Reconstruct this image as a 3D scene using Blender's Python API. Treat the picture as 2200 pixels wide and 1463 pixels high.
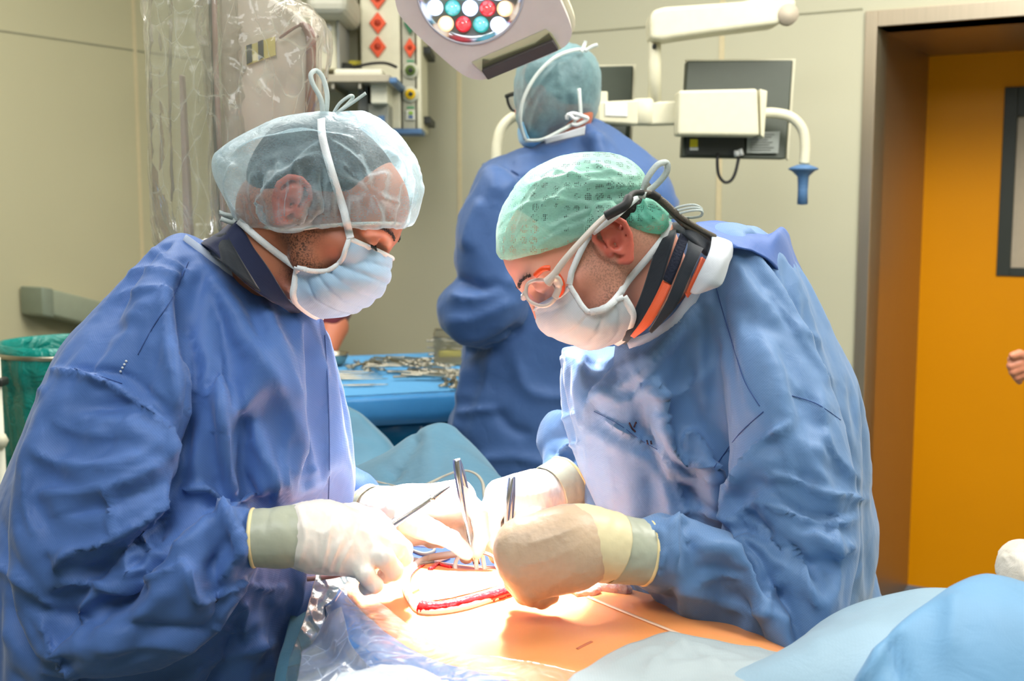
import bpy, bmesh, math, random
import numpy as np
from mathutils import Vector, Matrix, Euler

for o in list(bpy.data.objects):
    bpy.data.objects.remove(o, do_unlink=True)
SC = bpy.context.scene
COL = SC.collection
PI = math.pi

# ---------------------------------------------------------------- camera
FPX = 2500.0                     # focal length in pixels of the 2200 wide frame
PITCH = math.radians(6.6)
CAMZ = 1.49
cam_data = bpy.data.cameras.new('camera')
cam = bpy.data.objects.new('camera', cam_data)
COL.objects.link(cam)
SC.camera = cam
cam.location = (0, 0, CAMZ)
cam.rotation_euler = (PI/2 - PITCH, 0, 0)
cam_data.sensor_width = 36.0
cam_data.lens = 36.0*FPX/2200.0
cam_data.clip_start = 0.05
cam_data.dof.use_dof = True
cam_data.dof.focus_distance = 1.52
cam_data.dof.aperture_fstop = 6.3

# ---------------------------------------------------------------- view, world, lights
SC.view_settings.view_transform = 'Standard'
SC.view_settings.look = 'None'
SC.view_settings.exposure = 0.0
SC.view_settings.gamma = 1.0
SC.view_settings.use_curve_mapping = False
SC.render.film_transparent = False
try:
    SC.cycles.max_bounces = 7; SC.cycles.diffuse_bounces = 3; SC.cycles.glossy_bounces = 3; SC.cycles.transmission_bounces = 4; SC.cycles.transparent_max_bounces = 14
except AttributeError: pass
world = bpy.data.worlds.new('world'); SC.world = world
world.use_nodes = True
world.node_tree.nodes['Background'].inputs['Color'].default_value = (0.95, 0.97, 1.0, 1)
world.node_tree.nodes['Background'].inputs['Strength'].default_value = 0.15

def lamp(name, kind, loc, target, energy, color=(1,1,1), **kw):
    d = bpy.data.lights.new(name, kind); d.energy = energy; d.color = color
    for k, v in kw.items(): setattr(d, k, v)
    o = bpy.data.objects.new(name, d); COL.objects.link(o)
    o.location = loc
    o.rotation_euler = (Vector(target)-Vector(loc)).to_track_quat('-Z', 'Y').to_euler()
    return o
# ceiling luminaires of the theatre, then a front fill and an added door light
lamp('ceiling_and_fill_light', 'AREA', (-0.9, 2.6, 2.82), (-0.9, 2.6, 0), 44, (1.0, 0.97, 0.90), shape='RECTANGLE', size=1.2, size_y=1.6)
lamp('ceiling_and_fill_light', 'AREA', (0.9, 2.2, 2.82), (0.9, 2.2, 0), 44, (1.0, 0.97, 0.90), shape='RECTANGLE', size=1.2, size_y=1.6)
lamp('ceiling_and_fill_light', 'AREA', (-0.3, 0.2, 2.82), (0.0, 0.9, 0), 50, (0.95, 0.98, 1.0), shape='RECTANGLE', size=1.8, size_y=1.2)  # unseen front fill from above the camera side
lamp('ceiling_and_fill_light', 'AREA', (1.55, 1.7, 2.82), (1.7, 2.4, 0.9), 58, (1.0, 0.97, 0.90), shape='RECTANGLE', size=0.9, size_y=1.2)  # added to brighten the orange door
# unseen surgical lamp above the frame, split into narrow core and wide halo
LAMP_SPOT = (-0.13, 1.98, 2.18)
lamp('surgical_spot', 'SPOT', LAMP_SPOT, (-0.055, 1.435, 1.03), 1500, (1.0, 0.98, 0.96), spot_size=math.radians(15.0), spot_blend=0.75, shadow_soft_size=0.06)
lamp('surgical_spot_halo', 'SPOT', LAMP_SPOT, (-0.06, 1.47, 1.08), 170, (1.0, 0.97, 0.97), spot_size=math.radians(44), spot_blend=1.0, shadow_soft_size=0.10)

# ---------------------------------------------------------------- picture geometry
cp, sp = math.cos(PITCH), math.sin(PITCH)
def ray(px, py):
    u = (px-1100.0)/FPX; v = (731.5-py)/FPX
    return Vector((u, cp+v*sp, -sp+v*cp))
def at(px, py, Y):
    d = ray(px, py)
    return Vector((0, 0, CAMZ)) + d*(Y/d.y)
def project(P):
    x, y, z = P[:, 0], P[:, 1], P[:, 2]-CAMZ
    dep = y*cp - z*sp
    up = y*sp + z*cp
    return np.stack([1100+FPX*x/dep, 731.5-FPX*up/dep], 1), dep

# ---------------------------------------------------------------- object helpers
def lin(c):
    return tuple((x/255.0/12.92 if x/255.0 <= 0.04045 else ((x/255.0+0.055)/1.055)**2.4) for x in c)
def tag(o, label=None, cat=None, group=None, kind=None):
    if label: o['label'] = label
    if cat: o['category'] = cat
    if group: o['group'] = group
    if kind: o['kind'] = kind
    return o
def empty(name, loc=(0,0,0), label=None, cat=None, group=None):
    o = bpy.data.objects.new(name, None); COL.objects.link(o); o.location = loc
    o.empty_display_size = 0.05
    return tag(o, label, cat, group)
def parent_keep(o, par):
    if par is None: return
    o.parent = par
    pm = Matrix.Identity(4); q = par
    chain = []
    while q is not None:
        chain.append(q); q = q.parent
    for q in reversed(chain):
        pm = pm @ (q.matrix_parent_inverse @ q.matrix_basis)
    o.matrix_parent_inverse = pm.inverted()
def mesh_obj(name, verts, faces, m=None, parent=None, smooth=True, mats=None, fmat=None):
    me = bpy.data.meshes.new(name)
    me.from_pydata([tuple(map(float, v)) for v in verts] if not isinstance(verts, np.ndarray) else verts.tolist(), [],
                   faces if not isinstance(faces, np.ndarray) else faces.tolist())
    for q in (mats or ([m] if m else [])): me.materials.append(q)
    if fmat is not None: me.polygons.foreach_set('material_index', fmat)
    if smooth: me.polygons.foreach_set('use_smooth', [True]*len(me.polygons))
    me.update()
    o = bpy.data.objects.new(name, me); COL.objects.link(o)
    parent_keep(o, parent)
    return o
class MB:
    """collects shapes into ONE mesh"""
    def __init__(s): s.v = []; s.f = []
    def add(s, vs, fs):
        b = len(s.v); s.v += [tuple(v) for v in vs]; s.f += [tuple(i+b for i in f) for f in fs]
    def box(s, c, size, rot=None, bev=0.0):
        bm = bmesh.new(); bmesh.ops.create_cube(bm, size=1.0)
        for v in bm.verts: v.co = Vector((v.co.x*size[0], v.co.y*size[1], v.co.z*size[2]))
        if bev > 0: bmesh.ops.bevel(bm, geom=bm.edges[:], offset=bev, segments=3, affect='EDGES', profile=0.5)
        M = Matrix.Translation(Vector(c)) @ (rot.to_4x4() if rot is not None else Matrix.Identity(4))
        bm.verts.index_update()
        s.add([M @ v.co for v in bm.verts], [[v.index for v in f.verts] for f in bm.faces]); bm.free()
        return s
    def tube(s, pts, r, n=12, cap=True, flat=1.0):
        pts = [Vector(p) for p in pts]
        rs = r if isinstance(r, (list, tuple)) else [r]*len(pts)
        ring = []; up = None
        for i, p in enumerate(pts):
            t = (pts[min(i+1, len(pts)-1)]-pts[max(i-1, 0)]).normalized()
            if up is None:
                up = Vector((0,0,1)) if abs(t.z) < 0.9 else Vector((1,0,0))
            a = t.cross(up);
            if a.length < 1e-6: a = t.orthogonal()
            a.normalize(); b = a.cross(t).normalized(); up = b
            ring.append([p + (a*math.cos(2*PI*k/n) + b*math.sin(2*PI*k/n)*flat)*rs[i] for k in range(n)])
        vs = [v for q in ring for v in q]; fs = []
        for i in range(len(pts)-1):
            for k in range(n):
                fs.append((i*n+k, i*n+(k+1) % n, (i+1)*n+(k+1) % n, (i+1)*n+k))
        if cap:
            fs.append(tuple(reversed(range(n)))); fs.append(tuple((len(pts)-1)*n+k for k in range(n)))
        s.add(vs, fs); return s
    def lathe(s, prof, loc=(0,0,0), rot=None, n=32):
        """prof: (r, z) list about local z"""
        R = rot.to_4x4() if rot is not None else Matrix.Identity(4)
        M = Matrix.Translation(Vector(loc)) @ R
        vs = []; fs = []
        for r, z in prof:
            for k in range(n):
                a = 2*PI*k/n; vs.append(M @ Vector((max(r,1e-5)*math.cos(a), max(r,1e-5)*math.sin(a), z)))
        for i in range(len(prof)-1):
            for k in range(n): fs.append((i*n+k, i*n+(k+1) % n, (i+1)*n+(k+1) % n, (i+1)*n+k))
        s.add(vs, fs); return s
    def ribbon(s, pts, w, th=0.0008, side=None):
        """flat strap through pts; side = list of width directions or None"""
        pts = [Vector(p) for p in pts]; n = len(pts); vs = []; fs = []
        for i, p in enumerate(pts):
            t = (pts[min(i+1, n-1)]-pts[max(i-1, 0)]).normalized()
            d = Vector(side[i] if isinstance(side, list) else side) if side is not None else t.cross(Vector((0, 1, 0)))
            d = (d - t*d.dot(t)); d.normalize(); nn = t.cross(d).normalized()
            ww = w[i] if isinstance(w, (list, tuple)) else w
            for a, b in ((-1,-1), (1,-1), (1,1), (-1,1)): vs.append(p + d*a*ww/2 + nn*b*th/2)
        for i in range(n-1):
            for k in range(4): fs.append((i*4+k, i*4+(k+1) % 4, (i+1)*4+(k+1) % 4, (i+1)*4+k))
        fs.append((0,3,2,1)); fs.append(tuple((n-1)*4+k for k in range(4)))
        s.add(vs, fs); return s
    def build(s, name, m, parent=None, smooth=True):
        return mesh_obj(name, s.v, s.f, m, parent, smooth)
def sharpen(o, ang=40):
    """hard edges above an angle on a smooth-shaded mesh"""
    bm = bmesh.new(); bm.from_mesh(o.data)
    for e in bm.edges:
        if len(e.link_faces) == 2 and e.calc_face_angle(0) > math.radians(ang): e.smooth = False
    bm.to_mesh(o.data); bm.free(); return o
def spline(pts, n=8, closed=False):
    """catmull-rom through points (any dimension), n samples per span"""
    P = np.array([list(p) for p in pts], float); m = len(P); out = []
    rng = m if closed else m-1
    for i in range(rng):
        if closed: p0, p1, p2, p3 = P[(i-1) % m], P[i], P[(i+1) % m], P[(i+2) % m]
        else: p0, p1, p2, p3 = P[max(i-1,0)], P[i], P[i+1], P[min(i+2,m-1)]
        for k in range(n):
            t = k/n
            out.append(0.5*((2*p1)+(-p0+p2)*t+(2*p0-5*p1+4*p2-p3)*t*t+(-p0+3*p1-3*p2+p3)*t**3))
    if not closed: out.append(P[-1])
    return np.array(out)
def path3(pp, n=8):
    """(px,py,Y) control points -> smooth list of 3-D points"""
    return [Vector(q) for q in spline([at(*p) for p in pp], n)]

# ---------------------------------------------------------------- noise
def _hash(ix, iy, iz, seed):
    h = (ix.astype(np.int64)*374761393 + iy.astype(np.int64)*668265263 + iz.astype(np.int64)*2147483647 + seed*1274126177) & 0xffffffff
    h = ((h ^ (h >> 13))*1274126177) & 0xffffffff
    h = (h ^ (h >> 16)) & 0xffff
    return h/32767.5-1.0
def vnoise(P, scale, seed=0):
    Q = P*scale; I = np.floor(Q).astype(np.int64); F = Q-I; F = F*F*F*(F*(F*6-15)+10)
    r = 0
    for dx in (0, 1):
        wx = F[:, 0] if dx else 1-F[:, 0]
        for dy in (0, 1):
            wy = F[:, 1] if dy else 1-F[:, 1]
            for dz in (0, 1):
                wz = F[:, 2] if dz else 1-F[:, 2]
                r = r + wx*wy*wz*_hash(I[:, 0]+dx, I[:, 1]+dy, I[:, 2]+dz, seed)
    return r
def crease(P, scale, seed=0):
    """ridged noise: sharp crests, broad hollows (creased non-woven cloth)"""
    W = P + 0.35/scale*np.stack([vnoise(P, scale*0.8, seed+11), vnoise(P, scale*0.8, seed+12), vnoise(P, scale*0.8, seed+13)], 1)
    return 0.5-np.abs(vnoise(W, scale, seed))

# ---------------------------------------------------------------- implicit surfaces
def v3(*a): return np.array(a, float)
def smin(a, b, k):
    if k <= 0: return np.minimum(a, b)
    h = np.maximum(k-np.abs(a-b), 0)/k
    return np.minimum(a, b)-h*h*k*0.25
def smax(a, b, k): return -smin(-a, -b, k)
def S_cap(P, a, b, ra, rb):
    a = np.asarray(a, float); b = np.asarray(b, float); ba = b-a
    t = np.clip(((P-a)@ba)/max(ba@ba, 1e-12), 0, 1)
    return np.linalg.norm(P-a-t[:, None]*ba, axis=1)-(ra+(rb-ra)*t)
def S_ell(P, c, r, R=None):
    Q = P-np.asarray(c, float)
    if R is not None: Q = Q@np.asarray(R)
    r = np.asarray(r, float)
    k0 = np.linalg.norm(Q/r, axis=1); k1 = np.linalg.norm(Q/(r*r), axis=1)+1e-9
    return k0*(k0-1)/k1
def S_chain(P, pts, rs, k=0.0):
    d = None
    for i in range(len(pts)-1):
        e = S_cap(P, pts[i], pts[i+1], rs[i], rs[i+1])
        d = e if d is None else smin(d, e, k)
    return d
def poly_sd(X, poly):
    """signed distance (negative inside) of 2-D points to a closed polygon"""
    n = len(poly); d = np.full(len(X), 1e9); ins = np.zeros(len(X), bool)
    for i in range(n):
        a = poly[i]; b = poly[(i+1) % n]; e = b-a; w = X-a
        t = np.clip((w@e)/max(e@e, 1e-12), 0, 1)
        d = np.minimum(d, np.linalg.norm(w-t[:, None]*e, axis=1))
        c = ((a[1] > X[:, 1]) != (b[1] > X[:, 1]))
        if abs(e[1]) > 1e-12:
            xi = a[0]+(X[:, 1]-a[1])*e[0]/e[1]
            ins ^= c & (X[:, 0] < xi)
    return np.where(ins, -d, d)
def puff(poly_px, Yc, T, R, n=4, ysh=None):
    """solid whose outline is the traced polygon in the plane y=Yc, rounded to half depth T over rim width R.
    ysh(x,z): how far the middle plane bends from Yc"""
    pw = []
    for x, y in poly_px:
        q = at(x, y, Yc)
        if ysh is not None:
            for _ in range(4): q = at(x, y, Yc+float(ysh(q.x, q.z)))
        pw.append([q.x, q.z])
    pw = np.array(pw)
    pw = spline(pw, n, closed=True) if n > 1 else pw
    def f(P):
        d = poly_sd(P[:, [0, 2]], pw)
        y = P[:, 1]-Yc
        if ysh is not None: y = y-ysh(P[:, 0], P[:, 2])
        s = np.clip(-d/R, 0, 1)
        h = T*np.sqrt(np.clip(1-(1-s)**2, 0, 1))
        inside = (np.abs(y)-h)*np.minimum(1.0, 0.45+0.55*s)
        out = np.sqrt(np.maximum(d, 0)**2+y**2)
        return np.where(d > 0, np.maximum(out, d), inside)
    return f
def surface_nets(f, lo, hi, h, safe=1.6):
    lo = np.array(lo, float); hi = np.array(hi, float); B = 8
    nb = np.ceil((hi-lo)/(h*B)).astype(int)+1
    bi = np.stack(np.meshgrid(*[np.arange(k) for k in nb], indexing='ij'), -1).reshape(-1, 3)
    cen = lo+(bi+0.5)*B*h
    fc = f(cen)
    act = np.abs(fc) < B*h*0.87*safe
    N = nb*B+1
    G = np.empty(tuple(N), np.float32)
    blk = fc.reshape(tuple(nb)).astype(np.float32)
    big = np.repeat(np.repeat(np.repeat(np.sign(blk), B, 0), B, 1), B, 2)
    G[:] = 1.0; G[:-1, :-1, :-1] = big
    off = np.stack(np.meshgrid(*[np.arange(B+1)]*3, indexing='ij'), -1).reshape(-1, 3)
    ab = bi[act]
    for s in range(0, len(ab), 400):
        idx = (ab[s:s+400, None, :]*B+off[None]).reshape(-1, 3)
        G[idx[:, 0], idx[:, 1], idx[:, 2]] = f(lo+idx*h)
    # cells with mixed signs
    neg = G < 0
    cnt = np.zeros(tuple(N-1), np.uint8)
    C = [(i, j, k) for i in (0, 1) for j in (0, 1) for k in (0, 1)]
    for i, j, k in C:
        cnt += neg[i:N[0]-1+i, j:N[1]-1+j, k:N[2]-1+k]
    cells = np.argwhere((cnt > 0) & (cnt < 8))
    vid = np.full(tuple(N-1), -1, np.int32)
    vid[cells[:, 0], cells[:, 1], cells[:, 2]] = np.arange(len(cells))
    acc = np.zeros((len(cells), 3)); num = np.zeros(len(cells))
    for a in range(8):
        for b in range(a+1, 8):
            ca, cb = np.array(C[a]), np.array(C[b])
            if np.abs(ca-cb).sum() != 1: continue
            ga = G[tuple((cells+ca).T)]; gb = G[tuple((cells+cb).T)]
            m = (ga < 0) != (gb < 0)
            t = np.zeros(len(cells)); t[m] = ga[m]/(ga[m]-gb[m])
            acc[m] += (ca+t[m, None]*(cb-ca)); num[m] += 1
    V = lo+(cells+acc/num[:, None])*h
    quads = []
    for ax in range(3):
        sl0 = [slice(1, -1)]*3; sl1 = [slice(1, -1)]*3
        sl0[ax] = slice(0, -1); sl1[ax] = slice(1, None)
        n0 = neg[tuple(sl0)]; n1 = neg[tuple(sl1)]
        e = np.argwhere(n0 != n1)
        if not len(e): continue
        base = e.copy()
        for q in range(3):
            if q != ax: base[:, q] += 1
        flip = n1[tuple(e.T)]
        u, w = [(1, 2), (2, 0), (0, 1)][ax]
        def cell(du, dw):
            c = base.copy(); c[:, u] -= du; c[:, w] -= dw
            return vid[c[:, 0], c[:, 1], c[:, 2]]
        q = np.stack([cell(1, 1), cell(0, 1), cell(0, 0), cell(1, 0)], 1)
        q[flip] = q[flip][:, ::-1]
        quads.append(q)
    F = np.concatenate(quads)
    F = F[(F >= 0).all(1)]
    return V, F
def normals(V, F):
    a, b, c, d = V[F[:, 0]], V[F[:, 1]], V[F[:, 2]], V[F[:, 3]]
    n = np.cross(c-a, d-b); N = np.zeros_like(V)
    for k in range(4): 
        for j in range(3): N[:, j] += np.bincount(F[:, k], n[:, j], len(V))
    return N/(np.linalg.norm(N, axis=1)[:, None]+1e-12)
def laplace(V, F, it=1, lam=0.5):
    for _ in range(it):
        S = np.zeros_like(V); c = np.zeros(len(V))
        for k in range(4):
            a = F[:, k]; b = F[:, (k+1) % 4]
            for j in range(3):
                S[:, j] += np.bincount(a, V[b, j], len(V))+np.bincount(b, V[a, j], len(V))
            c += np.bincount(a, minlength=len(V))+np.bincount(b, minlength=len(V))
        V = V+lam*(S/c[:, None]-V)
    return V
def folds_disp(V, N, folds, face=True):
    """hand-laid folds: (polyline, height in m, half width in px, far-side width factor)"""
    X, dep = project(V)
    disp = np.zeros(len(V))
    view = np.stack([V[:, 0], V[:, 1], V[:, 2]-CAMZ], 1); view /= np.linalg.norm(view, axis=1)[:, None]
    front = np.clip(-(view*N).sum(1)*2.5, 0, 1) if face else 1.0
    for fo in folds:
        pl, amp, w = fo[0], fo[1], fo[2]; asym = fo[3] if len(fo) > 3 else 1.0
        pl = spline(pl, 5)
        best = np.full(len(X), 1e9); sgn = np.ones(len(X)); tt = np.zeros(len(X))
        m = ((X[:, 0] > pl[:, 0].min()-4*w) & (X[:, 0] < pl[:, 0].max()+4*w) & (X[:, 1] > pl[:, 1].min()-4*w) & (X[:, 1] < pl[:, 1].max()+4*w))
        if not m.any(): continue
        Xm = X[m]; bm_ = best[m]; sm = sgn[m]; tm = tt[m]; n = len(pl)-1
        for i in range(n):
            a, b = pl[i], pl[i+1]; e = b-a; q = Xm-a
            t = np.clip((q@e)/max(e@e, 1e-9), 0, 1)
            d = np.linalg.norm(q-t[:, None]*e, axis=1)
            u = d < bm_
            bm_ = np.where(u, d, bm_); cr = e[0]*q[:, 1]-e[1]*q[:, 0]
            sm = np.where(u, np.sign(cr), sm); tm = np.where(u, (i+t)/n, tm)
        ww = np.where(sm > 0, w, w*asym)
        taper = np.clip(np.minimum(tm, 1-tm)*5+0.15, 0, 1)
        x = bm_/ww
        prof = np.exp(-x)*(1+x*0.6)*np.exp(-0.12*x*x)   # peaked crest, soft skirt
        disp[m] += amp*prof*taper
    return disp*front
def hull_box(pts, pad):
    pts = np.array(pts); return pts.min(0)-pad, pts.max(0)+pad

# ---------------------------------------------------------------- lofted sheets
def patch(rows, nu=6, nv=6, closed_u=False):
    """rows of (px,py,Y) or 3-D points; catmull-rom both ways -> verts, quads, shape"""
    R = [[at(*p) for p in r] for r in rows]
    A = np.array([spline([list(p) for p in r], nu, closed_u) for r in R])
    B = np.stack([spline(A[:, j], nv) for j in range(A.shape[1])], 1)
    n, m = B.shape[:2]; V = B.reshape(-1, 3); F = []
    for i in range(n-1):
        for j in range(m-1 if not closed_u else m):
            F.append((i*m+j, i*m+(j+1) % m, (i+1)*m+(j+1) % m, (i+1)*m+j))
    return V, np.array(F), (n, m)
def facing(V, F):
    """orient quads towards the camera on average"""
    N = normals(V, F); c = V-np.array([0, 0, CAMZ])
    return F if (N*c).sum() < 0 else F[:, ::-1].copy()
def solid(o, t, off=-1):
    m = o.modifiers.new('thickness', 'SOLIDIFY'); m.thickness = t; m.offset = off; return o
def subd(o, l=1):
    m = o.modifiers.new('smooth', 'SUBSURF'); m.levels = l; m.render_levels = l; return o

# ---------------------------------------------------------------- materials
class NT:
    def __init__(s, name):
        s.m = bpy.data.materials.new(name); s.m.use_nodes = True
        s.t = s.m.node_tree; s.t.nodes.clear(); s.out = s.n('ShaderNodeOutputMaterial')
    def n(s, typ, **kw):
        q = s.t.nodes.new(typ)
        for k, v in kw.items():
            if k.startswith('_'): setattr(q, k[1:], v)
            else: s.set(q, k, v)
        return q
    def set(s, q, k, v):
        i = q.inputs[int(k[1:])] if (k[0] == 'i' and k[1:].isdigit()) else q.inputs[k.replace('__', ' ')]
        if hasattr(v, 'is_output') or isinstance(v, bpy.types.NodeSocket): s.t.links.new(v, i)
        else: i.default_value = v
    def coord(s, scale=1.0, kind='Object', rot=(0,0,0)):
        tc = s.n('ShaderNodeTexCoord'); mp = s.n('ShaderNodeMapping')
        s.t.links.new(tc.outputs[kind], mp.inputs['Vector'])
        mp.inputs['Scale'].default_value = (scale,)*3 if isinstance(scale, (int, float)) else scale
        mp.inputs['Rotation'].default_value = rot
        return mp.outputs[0]
    def noise(s, vec, scale, detail=3, rough=0.5, dist=0.0):
        return s.n('ShaderNodeTexNoise', Vector=vec, Scale=scale, Detail=detail, Roughness=rough, Distortion=dist).outputs['Fac']
    def ramp(s, fac, stops):
        r = s.n('ShaderNodeValToRGB', Fac=fac); e = r.color_ramp.elements
        while len(e) > 1: e.remove(e[-1])
        e[0].position = stops[0][0]; e[0].color = tuple(stops[0][1])+(1,)*(4-len(stops[0][1]))
        for p, c in stops[1:]:
            q = e.new(p); q.color = tuple(c)+(1,)*(4-len(c))
        return r.outputs[0]
    def math(s, op, a, b=0.0, clamp=False):
        q = s.n('ShaderNodeMath', _operation=op, _use_clamp=clamp, i0=a, i1=b); return q.outputs[0]
    def mix(s, fac, a, b):
        q = s.n('ShaderNodeMix', _data_type='RGBA'); s.set(q, 'i0', fac)
        s.set(q, 'i6', a if not isinstance(a, tuple) else a+(1,)*(4-len(a))); s.set(q, 'i7', b if not isinstance(b, tuple) else b+(1,)*(4-len(b)))
        return q.outputs[2]
    def bump(s, h, strength, dist=0.001, normal=None):
        q = s.n('ShaderNodeBump', Height=h, Strength=strength, Distance=dist)
        if normal is not None: s.set(q, 'Normal', normal)
        return q.outputs[0]
    def bsdf(s, color, rough=0.5, metal=0.0, spec=0.5, normal=None, **kw):
        q = s.n('ShaderNodeBsdfPrincipled')
        s.set(q, 'Base Color', color if not isinstance(color, tuple) else color+(1,)*(4-len(color)))
        s.set(q, 'Roughness', rough); s.set(q, 'Metallic', metal); s.set(q, 'Specular IOR Level', spec)
        if normal is not None: s.set(q, 'Normal', normal)
        for k, v in kw.items(): s.set(q, k.replace('__', ' '), v)
        return q.outputs[0]
    def done(s, sh): s.t.links.new(sh, s.out.inputs[0]); return s.m
def plain(name, rgb, rough=0.5, metal=0.0, spec=0.5, grain=0.0, gscale=40, **kw):
    t = NT(name); nrm = None; c = lin(rgb)
    v = t.coord()
    nz = t.noise(v, gscale, 3)
    col = t.mix(nz, tuple(x*0.93 for x in c), tuple(min(1, x*1.07) for x in c))
    if grain: nrm = t.bump(nz, grain, 0.002)
    return t.done(t.bsdf(col, rough, metal, spec, nrm, **kw))
def cloth_mat(name, rgb, weave=1.0, transl=0.12, rough=0.55, crinkle=0.25, spec=0.35):
    """non-woven surgical cloth: fine embossed diagonal weave, crinkle bump, a little light through it"""
    t = NT(name); c = lin(rgb)
    v = t.coord()
    nz = t.noise(v, 9, 4, 0.55, 0.3)
    nf = t.noise(v, 320, 2)
    col = t.mix(nz, tuple(x*0.9 for x in c), tuple(min(1, x*1.1) for x in c))
    w1 = t.n('ShaderNodeTexWave', Vector=t.coord(rot=(0.3, 0.75, 0.2)), Scale=150.0, Distortion=0.6, Detail=1.0)
    w2 = t.n('ShaderNodeTexWave', Vector=t.coord(rot=(-0.3, -0.75, 0.2)), Scale=150.0, Distortion=0.6, Detail=1.0)
    wv = t.math('MULTIPLY', w1.outputs['Fac'], w2.outputs['Fac'])
    col = t.mix(t.math('MULTIPLY', wv, 0.22*weave), col, tuple(min(1, x*1.6+0.03) for x in c))
    cr = t.math('ABSOLUTE', t.math('SUBTRACT', t.noise(v, 7, 2, 0.4, 0.4), 0.5))
    nrm = t.bump(cr, crinkle, 0.03)
    cr2 = t.math('ABSOLUTE', t.math('SUBTRACT', t.noise(t.coord((1, 1, .6)), 19, 2, 0.4, 0.6), 0.5))
    nrm = t.bump(cr2, crinkle*.8, 0.012, nrm)
    nrm = t.bump(t.noise(v, 28, 3, 0.6, 0.8), 0.10, 0.01, nrm)
    nrm = t.bump(wv, 0.16*weave, 0.0006, nrm)
    nrm = t.bump(nf, 0.08, 0.0005, nrm)
    b = t.bsdf(col, rough, 0, spec, nrm, **{'Sheen Weight': 0.25, 'Sheen Roughness': 0.4})
    if transl > 0:
        tr = t.n('ShaderNodeBsdfTranslucent', Color=col, Normal=nrm).outputs[0]
        b = t.n('ShaderNodeMixShader', i0=transl, i1=b, i2=tr).outputs[0]
    return t.done(b)
def veil_mat(name, rgb, density=0.5, edge=0.35, rough=0.35, holes=0.0, bumps=0.3, spec=0.5, fiber=300.0):
    """thin see-through non-woven: partly transparent, denser where seen edge-on and where it is gathered"""
    t = NT(name); c = lin(rgb); v = t.coord()
    nz = t.noise(v, 16, 4, 0.6, 0.5)
    fib = t.noise(t.coord((1, 1, 2.2)), fiber, 3, 0.7)
    nrm = t.bump(t.noise(v, 45, 4, 0.6, 1.2), bumps, 0.004)
    nrm = t.bump(fib, 0.15, 0.0006, nrm)
    b = t.bsdf(c, rough, 0, spec, nrm, **{'Sheen Weight': 0.3})
    tr = t.n('ShaderNodeBsdfTranslucent', Color=c+(1,), Normal=nrm).outputs[0]
    b = t.n('ShaderNodeMixShader', i0=0.35, i1=b, i2=tr).outputs[0]
    lw = t.n('ShaderNodeLayerWeight', Blend=0.35).outputs['Facing']
    a = t.math('ADD', density, t.math('MULTIPLY', lw, edge))
    a = t.math('ADD', a, t.math('MULTIPLY', t.math('SUBTRACT', nz, 0.5), 0.9))
    a = t.math('ADD', a, t.math('MULTIPLY', t.math('SUBTRACT', fib, 0.5), 0.35), True)
    if holes > 0:
        # rows of small perforated hexagon patches
        hv = t.coord(78.0)
        cell = t.n('ShaderNodeTexVoronoi', Vector=hv, Scale=1.0, Randomness=0.15).outputs['Distance']
        spot = t.math('LESS_THAN', cell, 0.42)
        h2 = t.n('ShaderNodeTexVoronoi', Vector=t.coord(480.0), Scale=1.0, Randomness=0.1).outputs['Distance']
        dot = t.math('LESS_THAN', h2, 0.40)
        a = t.math('MULTIPLY', a, t.math('SUBTRACT', 1.0, t.math('MULTIPLY', t.math('MULTIPLY', spot, dot), holes)))
    tp = t.n('ShaderNodeBsdfTransparent').outputs[0]
    return t.done(t.n('ShaderNodeMixShader', i0=a, i1=tp, i2=b).outputs[0])
def film_mat(name, rgb=(235, 240, 240), haze=0.12, rough=0.12, wrinkle=0.6, scale=14.0, dist=0.012, gloss=0.7, white=0.22):
    """clear crackling plastic film: soft hazy body, bright creases, gloss on the folds"""
    t = NT(name); v = t.coord((1, 1, 0.45))
    w = t.n('ShaderNodeTexNoise', Vector=v, Scale=scale*0.5, Detail=2.0).outputs['Color']
    vo = t.n('ShaderNodeTexVoronoi', Vector=t.n('ShaderNodeVectorMath', _operation='ADD', i0=v, i1=w).outputs[0], Scale=scale, _feature='DISTANCE_TO_EDGE').outputs['Distance']
    n2 = t.noise(v, scale*2.0, 3, 0.55, 1.2)
    nrm = t.bump(t.math('MINIMUM', vo, 0.25), wrinkle*.6, dist)
    nrm = t.bump(n2, wrinkle*0.3, dist*0.5, nrm)
    gl = t.n('ShaderNodeBsdfGlossy', Color=(1, 1, 1, 1), Roughness=rough, Normal=nrm).outputs[0]
    df = t.n('ShaderNodeBsdfDiffuse', Color=lin(rgb)+(1,), Normal=nrm).outputs[0]
    tl = t.n('ShaderNodeBsdfTranslucent', Color=lin(rgb)+(1,), Normal=nrm).outputs[0]
    hz = t.n('ShaderNodeMixShader', i0=0.4, i1=df, i2=tl).outputs[0]
    tp = t.n('ShaderNodeBsdfTransparent').outputs[0]
    crs = t.math('MULTIPLY', t.math('SUBTRACT', 1.0, t.math('MULTIPLY', vo, 26.0), True), white)     # whitened crease lines
    a = t.math('ADD', t.math('ADD', haze, crs), t.math('MULTIPLY', t.math('SUBTRACT', n2, 0.5), haze*1.2), True)
    body = t.n('ShaderNodeMixShader', i0=a, i1=tp, i2=hz).outputs[0]
    fr = t.n('ShaderNodeFresnel', IOR=1.45, Normal=nrm).outputs[0]
    return t.done(t.n('ShaderNodeMixShader', i0=t.math('MULTIPLY', fr, gloss, True), i1=body, i2=gl).outputs[0])
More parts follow.
